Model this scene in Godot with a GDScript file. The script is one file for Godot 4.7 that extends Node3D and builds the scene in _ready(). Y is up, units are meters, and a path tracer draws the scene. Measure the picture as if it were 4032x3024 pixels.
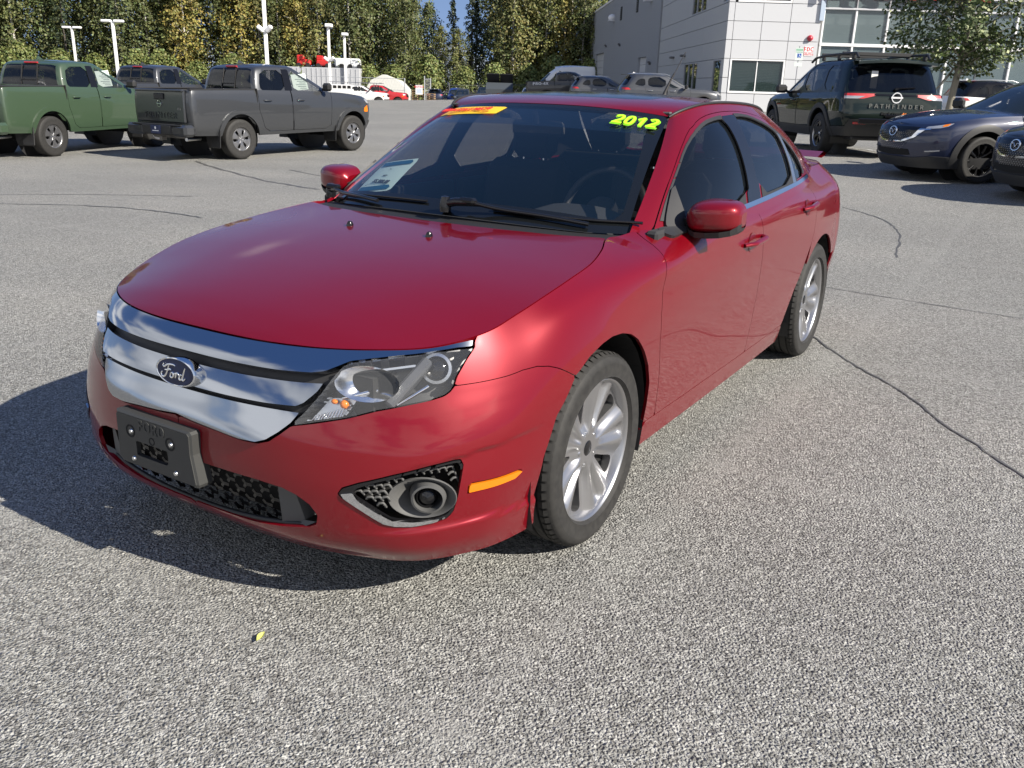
extends Node3D
# A used-car lot. World axes: the red sedan stands at the origin, its front axle over z = 0, nose towards +z, its left side towards +x.

func _ready() -> void:
	# ---- camera
	var cam := Camera3D.new()
	cam.name = "camera"
	add_child(cam)
	cam.transform = Transform3D(Basis(Vector3(0.84516, 0.02724, -0.53382), Vector3(-0.19390, 0.94629, -0.25872), Vector3(0.49810, 0.32217, 0.80505)).orthonormalized(), Vector3(2.0538, 1.4686, 2.4413))
	cam.fov = 47.18
	cam.near = 0.05
	cam.far = 6000.0
	cam.current = true
	# ---- sky, sun, exposure
	var we := WorldEnvironment.new()
	we.name = "environment"
	var env := Environment.new()
	env.background_mode = Environment.BG_SKY
	var sky := Sky.new()
	sky.sky_material = make_sky()
	env.sky = sky
	env.background_energy_multiplier = 1.0
	env.tonemap_mode = Environment.TONE_MAPPER_LINEAR
	env.tonemap_exposure = 1.85
	env.sdfgi_enabled = true
	env.ssao_enabled = true
	env.ssil_enabled = true
	we.environment = env
	add_child(we)
	var sun := DirectionalLight3D.new()
	sun.name = "sun"
	sun.light_energy = 1.6
	sun.light_color = Color(1.0, 0.97, 0.92)
	sun.light_angular_distance = 0.5
	sun.shadow_enabled = true
	add_child(sun)
	sun.look_at_from_position(Vector3.ZERO, Vector3(-1.43, -1.0, 0.04))
	# ---- the place
	make_materials()
	ground()
	scenery()
	# ---- the things
	red_sedan()
	price_sheet(fusion_sheets().wind)
	others()


func make_sky() -> PanoramaSkyMaterial:
	var w := 1024
	var h := 512
	var im := Image.create(w, h, false, Image.FORMAT_RGBF)
	var f1 := FastNoiseLite.new()
	f1.seed = 11
	f1.noise_type = FastNoiseLite.TYPE_SIMPLEX_SMOOTH
	f1.frequency = 1.0
	f1.fractal_octaves = 6
	var f2 := FastNoiseLite.new()
	f2.seed = 5
	f2.noise_type = FastNoiseLite.TYPE_SIMPLEX_SMOOTH
	f2.frequency = 0.55
	f2.fractal_octaves = 3
	for j in h:
		var el := (0.5 - (j + 0.5) / h) * PI
		for i in w:
			var az := ((i + 0.5) / w - 0.5) * TAU
			# azimuth 0 is -z, positive towards +x
			var d := Vector3(sin(az) * cos(el), sin(el), -cos(az) * cos(el))
			var y := maxf(d.y, 0.0)
			var k := pow(1.0 - y, 4.5)
			var c := Vector3(0.040, 0.085, 0.215).lerp(Vector3(0.17, 0.25, 0.40).lerp(Vector3(0.30, 0.38, 0.50), smoothstep(0.1, -0.6, d.z)), k)
			if d.y > -0.02:
				# a cloud deck seen in perspective
				var s := 1.0 / (y + 0.16)
				var q := Vector3(d.x * s, 0.0, d.z * s)
				var n1 := f1.get_noise_3d(q.x * 0.62, 3.0, q.z * 0.62)
				var n2 := f2.get_noise_3d(q.x * 0.5 + 7.0, 1.0, q.z * 0.5)
				# more cloud on the far side of the lot, clear behind the camera
				var bias := 0.46 * smoothstep(0.1, -0.8, d.z) - 0.55 * smoothstep(-0.35, 0.5, d.z) + 0.10 * smoothstep(-0.4, 0.9, d.x) - 0.5 * smoothstep(0.45, 0.8, d.y)
				var cov := smoothstep(0.0, 0.34, n1 + n2 * 0.55 + bias)
				var lit := 0.5 + 0.5 * clampf(n1 * 1.6 - n2 * 0.6 + 0.25, -1.0, 1.0)
				var cc := Vector3(0.22, 0.24, 0.28).lerp(Vector3(0.66, 0.66, 0.67), lit)
				c = c.lerp(cc, cov * 0.88 * smoothstep(-0.02, 0.05, d.y))
			else:
				c = Vector3(0.13, 0.13, 0.12)
			im.set_pixel(i, j, Color(c.x, c.y, c.z))
	var m := PanoramaSkyMaterial.new()
	m.panorama = ImageTexture.create_from_image(im)
	m.energy_multiplier = 1.0
	return m


func make_materials() -> void:
	M.red = paint(0.165, 0.0010, 0.0065, 0.25, 0.36)
	M.red.metallic_specular = 0.3
	M.red_shaded = paint(0.13, 0.002, 0.006, 0.2, 0.4)  # body red darkened to paint the shade of the handle cups
	M.black_plastic = mat(0.018, 0.018, 0.019, 0.55)
	M.black_gloss = mat(0.008, 0.008, 0.009, 0.12)
	M.void = mat(0.006, 0.006, 0.006, 0.9)
	M.frit = mat(0.006, 0.007, 0.008, 0.03)
	M.chrome = mat(0.75, 0.76, 0.78, 0.08, 1.0)
	M.chrome_bright = mat(0.88, 0.88, 0.88, 0.12, 1.0)
	M.chrome_dull = mat(0.62, 0.63, 0.64, 0.28, 1.0)
	M.chrome_dark = mat(0.42, 0.44, 0.47, 0.07, 1.0)
	M.alloy = mat(0.42, 0.42, 0.43, 0.30, 0.9)
	M.alloy.clearcoat_enabled = true
	M.alloy.clearcoat = 0.5
	M.iron = mat(0.20, 0.19, 0.18, 0.45, 0.8)
	M.tyre = mat(0.030, 0.029, 0.028, 0.75)
	var tn := noise_tex(FastNoiseLite.TYPE_SIMPLEX, 0.03, 256, ramp([[0.0, 0.011, 0.0105, 0.010], [1.0, 0.026, 0.025, 0.023]]), 9)
	M.tyre = StandardMaterial3D.new()
	M.tyre.albedo_texture = tn
	M.tyre.roughness = 0.72
	M.tyre.uv1_triplanar = true
	M.tyre.uv1_scale = Vector3.ONE * 3.0
	M.badge_blue = mat(0.008, 0.016, 0.055, 0.15)
	M.trim_grey = mat(0.075, 0.075, 0.074, 0.6)
	M.bracket = mat(0.034, 0.035, 0.034, 0.55)
	M.amber = mat(0.75, 0.20, 0.008, 0.15)
	M.amber.backlight_enabled = true
	M.amber.backlight = Color(0.6, 0.25, 0.02)
	M.tail_red = mat(0.45, 0.006, 0.010, 0.1)
	M.tail_red.clearcoat_enabled = true
	M.lens = glass(0.9, 0.92, 0.95, 0.03)
	M.lamp_black = mat(0.020, 0.021, 0.023, 0.35)
	M.lamp_grey = mat(0.06, 0.063, 0.07, 0.35)
	M.ws_glass = glass(0.004, 0.012, 0.020, 0.32)
	M.tint_glass = glass(0.006, 0.008, 0.010, 0.72)
	M.clear_glass = glass(0.02, 0.03, 0.032, 0.35)
	M.shade = glass(0.004, 0.010, 0.020, 0.55)
	M.yellow = mat(0.95, 0.60, 0.02, 0.4)
	M.red_print = mat(0.65, 0.03, 0.02, 0.5)
	M.lime = mat(0.42, 0.95, 0.02, 0.5)
	M.lime_dark = mat(0.22, 0.55, 0.02, 0.5)
	M.paper_green = mat(0.62, 0.82, 0.76, 0.8)
	M.blue_print = mat(0.01, 0.12, 0.22, 0.7)
	M.ink = mat(0.05, 0.06, 0.07, 0.8)
	M.cloth = mat(0.022, 0.022, 0.024, 0.9)
	M.dash = mat(0.030, 0.032, 0.034, 0.8)
	M.cabin_dark = mat(0.022, 0.022, 0.024, 0.9)
	M.scrape = mat(0.22, 0.17, 0.18, 0.8)
	asphalt()


func asphalt() -> void:
	var m := StandardMaterial3D.new()
	var rp := ramp([[0.0, 0.055, 0.053, 0.050], [0.16, 0.12, 0.116, 0.108], [0.36, 0.205, 0.203, 0.192], [0.55, 0.27, 0.268, 0.254], [0.72, 0.35, 0.348, 0.33], [0.86, 0.44, 0.437, 0.41], [1.0, 0.60, 0.595, 0.56]])
	var f := FastNoiseLite.new()
	f.seed = 3
	f.noise_type = FastNoiseLite.TYPE_CELLULAR
	f.cellular_return_type = FastNoiseLite.RETURN_CELL_VALUE
	f.cellular_jitter = 1.0
	f.frequency = 0.16
	f.fractal_type = FastNoiseLite.FRACTAL_FBM
	f.fractal_octaves = 2
	f.fractal_gain = 0.55
	f.fractal_lacunarity = 1.9
	f.domain_warp_enabled = true
	f.domain_warp_amplitude = 4.0
	f.domain_warp_frequency = 0.08
	var t := NoiseTexture2D.new()
	t.width = 1536
	t.height = 1536
	t.seamless = true
	t.seamless_blend_skirt = 0.08
	t.noise = f
	t.color_ramp = rp
	m.albedo_texture = t
	var f2 := f.duplicate()
	f2.cellular_return_type = FastNoiseLite.RETURN_DISTANCE2_SUB
	var t2 := NoiseTexture2D.new()
	t2.width = 1024
	t2.height = 1024
	t2.seamless = true
	t2.noise = f2
	t2.as_normal_map = true
	t2.bump_strength = 8.0
	m.normal_enabled = true
	m.normal_texture = t2
	m.normal_scale = 1.0
	m.roughness = 0.86
	m.uv1_scale = Vector3(1, 1, 1)
	# broad pale and dark patches
	m.detail_enabled = true
	m.detail_blend_mode = BaseMaterial3D.BLEND_MODE_MUL
	m.detail_uv_layer = BaseMaterial3D.DETAIL_UV_2
	m.detail_albedo = noise_tex(FastNoiseLite.TYPE_SIMPLEX_SMOOTH, 0.012, 512, ramp([[0.0, 0.84, 0.83, 0.82], [0.35, 0.90, 0.90, 0.89], [0.65, 1.0, 0.99, 0.97], [1.0, 1.0, 1.0, 0.98]]), 21, 5)
	M.asphalt = m


func near_flat(x: float, z: float) -> float:
	return smoothstep(4.5, 13.0, Vector2(x - 0.8, z + 0.5).length())


# height of the lot: level round the sedan, falling away to the far left, rising to the right
func gh(x: float, z: float) -> float:
	var w := near_flat(x, z)
	if w <= 0.0:
		return 0.0
	var s := 0.0
	var t := 0.0
	for q in [[-12.4, -10.3, -0.13], [-12.4, -13.5, -0.08], [-15.6, -8.1, -0.17], [-16.4, -11.2, -0.14], [0.9, -12.7, 0.25], [-2.4, -15.8, 0.36], [-12.0, -33.0, 0.42], [-58.0, -69.0, -0.95], [-30.0, -45.0, -0.1], [14.0, -40.0, 0.6], [-70.0, -30.0, -0.9], [-30.0, -90.0, 0.2], [12.0, -8.0, 0.3], [30.0, 0.0, 0.4], [-25.0, 5.0, -0.3], [0.0, 30.0, 0.0], [-25.0, -51.0, 0.47], [-33.0, -58.0, 0.35], [-20.0, -46.0, 0.4], [-43.7, -68.0, -0.35], [-14.0, -44.0, 0.5]]:
		var d2: float = (x - q[0]) * (x - q[0]) + (z - q[1]) * (z - q[1])
		var k := 1.0 / (d2 + 6.0)
		k = k * k
		s += k * q[2]
		t += k
	return w * s / t


func ground() -> void:
	var xs := []
	var v := -400.0
	while v < 400.0:
		xs.append(v)
		v += 1.0 if absf(v) < 24 else (4.0 if absf(v) < 90 else 40.0)
	var zs := []
	v = -400.0
	while v < 400.0:
		zs.append(v)
		v += 1.0 if absf(v + 5) < 24 else (4.0 if absf(v + 40) < 90 else 40.0)
	var st := SurfaceTool.new()
	st.begin(Mesh.PRIMITIVE_TRIANGLES)
	for z in zs:
		for x in xs:
			st.set_normal(Vector3(gh(x - 0.4, z) - gh(x + 0.4, z), 0.8, gh(x, z - 0.4) - gh(x, z + 0.4)).normalized())
			st.set_uv(Vector2(x, z) / 1.9)
			st.set_uv2(Vector2(x + 0.35 * z, z) / 23.0)
			st.add_vertex(Vector3(x, gh(x, z), z))
	var nx := xs.size()
	for j in zs.size() - 1:
		for i in nx - 1:
			var a := j * nx + i
			for k in [a, a + 1, a + nx + 1, a, a + nx + 1, a + nx]:
				st.add_index(k)
	st.generate_tangents()
	var g := part(self, "ground", st.commit(), M.asphalt)
	tag(g, "worn grey asphalt of the open car lot", "", "", "structure")


# ---------------------------------------------------------------- mesh kernel
class MB:
	var p := PackedVector3Array()
	var n := PackedVector3Array()
	var u := PackedVector2Array()
	var ix := PackedInt32Array()

	func v(a: Vector3, nn: Vector3, t := Vector2.ZERO) -> int:
		p.append(a)
		n.append(nn)
		u.append(t)
		return p.size() - 1

	func tri(a: int, b: int, c: int) -> void:
		var cr := (p[b] - p[a]).cross(p[c] - p[a])
		ix.append(a)
		if cr.dot(n[a] + n[b] + n[c]) > 0.0:
			ix.append(c)
			ix.append(b)
		else:
			ix.append(b)
			ix.append(c)

	func quad(a: int, b: int, c: int, d: int) -> void:
		tri(a, b, c)
		tri(a, c, d)

	func fan(q: Array, nn: Vector3, uvs := []) -> void:
		var first := p.size()
		for i in q.size():
			v(q[i], nn, uvs[i] if uvs.size() > i else Vector2.ZERO)
		for i in range(1, q.size() - 1):
			tri(first, first + i, first + i + 1)

	# flat polygon whose normal looks away from "inside"
	func face(q: Array, inside: Vector3) -> void:
		var nn: Vector3 = (q[1] - q[0]).cross(q[2] - q[0])
		if nn.length() < 1e-12:
			return
		nn = nn.normalized()
		if nn.dot(q[0] - inside) < 0.0:
			nn = -nn
		fan(q, nn)

	func box(t: Transform3D, s: Vector3, b := 0.0) -> void:
		var h := s * 0.5
		b = minf(b, minf(h.x, minf(h.y, h.z)) * 0.98)
		for ax in 3:
			var i1 := (ax + 1) % 3
			var i2 := (ax + 2) % 3
			for sg in [-1.0, 1.0]:
				var q := []
				for k in [[-1, -1], [1, -1], [1, 1], [-1, 1]]:
					var c := Vector3.ZERO
					c[ax] = sg * h[ax]
					c[i1] = k[0] * (h[i1] - b)
					c[i2] = k[1] * (h[i2] - b)
					q.append(t * c)
				var nn := Vector3.ZERO
				nn[ax] = sg
				fan(q, (t.basis * nn).normalized(), [Vector2(0, 0), Vector2(1, 0), Vector2(1, 1), Vector2(0, 1)])
			if b <= 0.0:
				continue
			for s1 in [-1.0, 1.0]:
				for s2 in [-1.0, 1.0]:
					var q := []
					for k in [[-1, 0], [1, 0], [1, 1], [-1, 1]]:
						var c := Vector3.ZERO
						c[ax] = k[0] * (h[ax] - b)
						c[i1] = s1 * (h[i1] - (0.0 if k[1] == 0 else b))
						c[i2] = s2 * (h[i2] - (b if k[1] == 0 else 0.0))
						q.append(t * c)
					var nn := Vector3.ZERO
					nn[i1] = s1
					nn[i2] = s2
					fan(q, (t.basis * nn).normalized())
		if b > 0.0:
			for sx in [-1.0, 1.0]:
				for sy in [-1.0, 1.0]:
					for sz in [-1.0, 1.0]:
						var sg := Vector3(sx, sy, sz)
						var q := []
						for ax in 3:
							var c := sg * (h - Vector3.ONE * b)
							c[ax] = sg[ax] * h[ax]
							q.append(t * c)
						fan(q, (t.basis * sg).normalized())

	func bx(c: Vector3, s: Vector3, b := 0.0) -> void:
		box(Transform3D(Basis.IDENTITY, c), s, b)

	func beam(a: Vector3, e: Vector3, w: float, h: float, b := 0.0, up := Vector3.UP) -> void:
		var d := e - a
		var y := d.normalized()
		if absf(y.dot(up)) > 0.99:
			up = Vector3(1, 0, 0)
		var x := up.cross(y).normalized()
		box(Transform3D(Basis(x, y, x.cross(y)), (a + e) * 0.5), Vector3(w, d.length(), h), b)

	func tube(pts: Array, r, sides := 8, caps := true, flat := 1.0) -> void:
		var m := pts.size()
		var prev_x := Vector3.ZERO
		var base := p.size()
		for i in m:
			var d: Vector3 = (pts[mini(i + 1, m - 1)] - pts[maxi(i - 1, 0)]).normalized()
			var x: Vector3
			if prev_x == Vector3.ZERO:
				x = d.cross(Vector3.UP)
				if x.length() < 0.05:
					x = d.cross(Vector3(1, 0, 0))
			else:
				x = prev_x - d * prev_x.dot(d)
			x = x.normalized()
			prev_x = x
			var y := d.cross(x)
			var rr: float = r[i] if r is Array else r
			for k in sides:
				var a := TAU * k / sides
				var o := x * cos(a) + y * sin(a) * flat
				v(pts[i] + o * rr, (x * cos(a) * flat + y * sin(a)).normalized(), Vector2(float(k) / sides, float(i) / m))
		for i in m - 1:
			for k in sides:
				var k2 := (k + 1) % sides
				quad(base + i * sides + k, base + i * sides + k2, base + (i + 1) * sides + k2, base + (i + 1) * sides + k)
		if caps:
			for e in [0, m - 1]:
				var q := []
				for k in sides:
					q.append(p[base + e * sides + k])
				fan(q, (pts[0] - pts[1]).normalized() if e == 0 else (pts[m - 1] - pts[m - 2]).normalized())

	# profile of (radius, height) turned about the local y axis of t
	func lathe(pr: Array, sides: int, t := Transform3D.IDENTITY) -> void:
		var m := pr.size()
		for i in m - 1:
			var a: Vector2 = pr[i]
			var b: Vector2 = pr[i + 1]
			var s := Vector2(b.y - a.y, a.x - b.x).normalized()
			var na := s
			var nb := s
			if i > 0:
				var s0 := Vector2(a.y - pr[i - 1].y, pr[i - 1].x - a.x).normalized()
				if s0.dot(s) > 0.72:
					na = (s + s0).normalized()
			if i < m - 2:
				var s2 := Vector2(pr[i + 2].y - b.y, b.x - pr[i + 2].x).normalized()
				if s2.dot(s) > 0.72:
					nb = (s + s2).normalized()
			var base := p.size()
			for k in sides:
				var an := TAU * k / sides
				var d := Vector3(cos(an), 0, sin(an))
				v(t * (d * a.x + Vector3(0, a.y, 0)), (t.basis * (d * na.x + Vector3(0, na.y, 0))).normalized(), Vector2(float(k) / sides, float(i) / m))
				v(t * (d * b.x + Vector3(0, b.y, 0)), (t.basis * (d * nb.x + Vector3(0, nb.y, 0))).normalized(), Vector2(float(k) / sides, float(i + 1) / m))
			for k in sides:
				var k2 := (k + 1) % sides
				quad(base + k * 2, base + k2 * 2, base + k2 * 2 + 1, base + k * 2 + 1)

	func disc(c: Vector3, nn: Vector3, r: float, sides := 20, sx := 1.0, up := Vector3.UP) -> void:
		var x := up.cross(nn)
		if x.length() < 0.05:
			x = Vector3(1, 0, 0).cross(nn)
		x = x.normalized()
		var y := nn.cross(x)
		var q := []
		for k in sides:
			q.append(c + (x * cos(TAU * k / sides) * sx + y * sin(TAU * k / sides)) * r)
		fan(q, nn.normalized())

	# extruded outline: pts in the xy plane of t, from z = 0 to z = depth
	func prism(pts: PackedVector2Array, depth: float, t := Transform3D.IDENTITY, soft := false) -> void:
		var idx := Geometry2D.triangulate_polygon(pts)
		var m := pts.size()
		for e in 2:
			var base := p.size()
			var nn := (t.basis * Vector3(0, 0, -1.0 if e == 0 else 1.0)).normalized() * signf(depth)
			for q in pts:
				v(t * Vector3(q.x, q.y, depth * e), nn, q)
			for k in range(0, idx.size(), 3):
				tri(base + idx[k], base + idx[k + 1], base + idx[k + 2])
		var cw := 1.0 if Geometry2D.is_polygon_clockwise(pts) else -1.0
		for i in m:
			var a := pts[i]
			var b := pts[(i + 1) % m]
			var nn2 := Vector3(-(b.y - a.y), b.x - a.x, 0).normalized() * cw
			var nn := (t.basis * nn2).normalized()
			fan([t * Vector3(a.x, a.y, 0), t * Vector3(b.x, b.y, 0), t * Vector3(b.x, b.y, depth), t * Vector3(a.x, a.y, depth)], nn)

	func ball(c: Vector3, r: Vector3, seg := 12, rings := 8, bs := Basis.IDENTITY) -> void:
		var base := p.size()
		for i in rings + 1:
			var th := PI * i / rings
			for k in seg + 1:
				var ph := TAU * k / seg
				var d := Vector3(sin(th) * cos(ph), cos(th), sin(th) * sin(ph))
				v(c + bs * (d * r), (bs * (d / r)).normalized(), Vector2(float(k) / seg, float(i) / rings))
		for i in rings:
			for k in seg:
				var a := base + i * (seg + 1) + k
				quad(a, a + 1, a + seg + 2, a + seg + 1)

	func add(o: MB, t := Transform3D.IDENTITY) -> MB:
		var base := p.size()
		var flip := t.basis.determinant() < 0.0
		var nb := t.basis.inverse().transposed()
		for i in o.p.size():
			p.append(t * o.p[i])
			n.append((nb * o.n[i]).normalized())
			u.append(o.u[i])
		for k in range(0, o.ix.size(), 3):
			ix.append(base + o.ix[k])
			ix.append(base + o.ix[k + (2 if flip else 1)])
			ix.append(base + o.ix[k + (1 if flip else 2)])
		return self

	func mir() -> MB:
		return MB.new().add(self, Transform3D(Basis.from_scale(Vector3(-1, 1, 1)), Vector3.ZERO))

	func mesh() -> ArrayMesh:
		var am := ArrayMesh.new()
		if ix.is_empty():
			return am
		var ar := []
		ar.resize(Mesh.ARRAY_MAX)
		ar[Mesh.ARRAY_VERTEX] = p
		ar[Mesh.ARRAY_NORMAL] = n
		ar[Mesh.ARRAY_TEX_UV] = u
		ar[Mesh.ARRAY_INDEX] = ix
		am.add_surface_from_arrays(Mesh.PRIMITIVE_TRIANGLES, ar)
		return am


func crv(a, b, c, d, t: float):
	return 0.5 * (2.0 * b + (c - a) * t + (2.0 * a - 5.0 * b + 4.0 * c - d) * t * t + (3.0 * b - a - 3.0 * c + d) * t * t * t)


# a smooth sheet through a grid of points; c runs along a row, v from row to row
class Patch:
	var g := []
	var nr := 0
	var nc := 0
	var xs := PackedFloat32Array()
	var ys := PackedFloat32Array()
	var sgn := 1.0

	func setup(rows: Array, sym0: bool, sym1: bool, out: Vector3) -> Patch:
		nr = rows.size()
		nc = rows[0].size()
		var all := []
		for i in range(-1, nr + 1):
			var r := PackedVector3Array()
			var src: PackedVector3Array
			if i < 0:
				src = blend(rows[0], rows[1])
			elif i >= nr:
				src = blend(rows[nr - 1], rows[nr - 2])
			else:
				src = rows[i]
			var fx := Vector3(-1, 1, 1)
			r.append(src[1] * fx if sym0 else src[0] * 2.0 - src[1])
			r.append_array(src)
			r.append(src[nc - 2] * fx if sym1 else src[nc - 1] * 2.0 - src[nc - 2])
			all.append(r)
		g = all
		var mr: PackedVector3Array = rows[nr / 2]
		var x := 0.0
		for k in nc:
			if k:
				x += (mr[k] - mr[k - 1]).length()
			xs.append(x)
		x = 0.0
		for k in nr:
			if k:
				var s := 0.0
				for q in 5:
					var cc := (nc - 1) * (q + 1) / 6
					s += (rows[k][cc] - rows[k - 1][cc]).length() / 5.0
				x += s
			ys.append(x)
		orient(out)
		return self

	func orient(out: Vector3) -> void:
		var c := (nc - 1) * 0.5
		var w := (nr - 1) * 0.5
		if nor(c, w).dot(out) < 0.0:
			sgn = -1.0

	func blend(a: PackedVector3Array, b: PackedVector3Array) -> PackedVector3Array:
		var r := PackedVector3Array()
		for k in a.size():
			r.append(a[k] * 2.0 - b[k])
		return r

	func at(c: float, w: float) -> Vector3:
		var i := clampi(int(floor(c)), 0, nc - 2)
		var j := clampi(int(floor(w)), 0, nr - 2)
		var s := c - i
		var t := w - j
		var q := [Vector3.ZERO, Vector3.ZERO, Vector3.ZERO, Vector3.ZERO]
		var s2 := s * s
		var s3 := s2 * s
		var k0 := 0.5 * (-s + 2.0 * s2 - s3)
		var k1 := 0.5 * (2.0 - 5.0 * s2 + 3.0 * s3)
		var k2 := 0.5 * (s + 4.0 * s2 - 3.0 * s3)
		var k3 := 0.5 * (s3 - s2)
		for m in 4:
			var r: PackedVector3Array = g[j + m]
			q[m] = r[i] * k0 + r[i + 1] * k1 + r[i + 2] * k2 + r[i + 3] * k3
		s2 = t * t
		s3 = s2 * t
		return q[0] * (0.5 * (-t + 2.0 * s2 - s3)) + q[1] * (0.5 * (2.0 - 5.0 * s2 + 3.0 * s3)) + q[2] * (0.5 * (t + 4.0 * s2 - 3.0 * s3)) + q[3] * (0.5 * (s3 - s2))

	func nor(c: float, w: float) -> Vector3:
		var e := 0.04
		var a := at(c + e, w) - at(c - e, w)
		var b := at(c, w + e) - at(c, w - e)
		var nn := a.cross(b)
		if nn.length() < 1e-12:
			a = at(c + 0.3, w + 0.2) - at(c - 0.3, w + 0.2)
			b = at(c + 0.3, w + 0.5) - at(c + 0.3, w - 0.1)
			nn = a.cross(b)
		return nn.normalized() * sgn

	func fx(c: float) -> float:
		var i := clampi(int(floor(c)), 0, nc - 2)
		return lerpf(xs[i], xs[i + 1], c - i)

	func fy(w: float) -> float:
		var i := clampi(int(floor(w)), 0, nr - 2)
		return lerpf(ys[i], ys[i + 1], w - i)

	func ux(x: float) -> float:
		var i := clampi(xs.bsearch(x) - 1, 0, nc - 2)
		return i + (x - xs[i]) / maxf(xs[i + 1] - xs[i], 1e-6)

	func uy(y: float) -> float:
		var i := clampi(ys.bsearch(y) - 1, 0, nr - 2)
		return i + (y - ys[i]) / maxf(ys[i + 1] - ys[i], 1e-6)


# a sheet given by a formula over c in 0..1, v in 0..1
class Sheet extends Patch:
	var f: Callable
	func make(fn: Callable, w: float, h: float, out: Vector3) -> Sheet:
		f = fn
		nc = 2
		nr = 2
		xs = PackedFloat32Array([0.0, w])
		ys = PackedFloat32Array([0.0, h])
		orient(out)
		return self
	func at(c: float, w: float) -> Vector3:
		return f.call(c, w)
	func nor(c: float, w: float) -> Vector3:
		var e := 0.004
		return (at(c + e, w) - at(c - e, w)).cross(at(c, w + e) - at(c, w - e)).normalized() * sgn


# a patch with small raised or sunk forms on it
class Raised extends Patch:
	var b: Patch
	var h: Callable
	func over(base: Patch, fn: Callable) -> Raised:
		b = base
		h = fn
		nr = b.nr
		nc = b.nc
		xs = b.xs
		ys = b.ys
		sgn = b.sgn
		return self
	func at(c: float, w: float) -> Vector3:
		return b.at(c, w) + b.nor(c, w) * (h.call(c, w) as float)
	func nor(c: float, w: float) -> Vector3:
		var e := 0.03
		return ((at(c + e, w) - at(c - e, w)).cross(at(c, w + e) - at(c, w - e))).normalized() * sgn


func key2(map: int, q: Vector2, pos: Vector3) -> Vector2:
	if map == 1:
		return Vector2(pos.x, pos.z)
	if map == 2:
		return Vector2(pos.z, pos.y)
	if map == 3:
		return Vector2(pos.x, pos.y)
	return q


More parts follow.
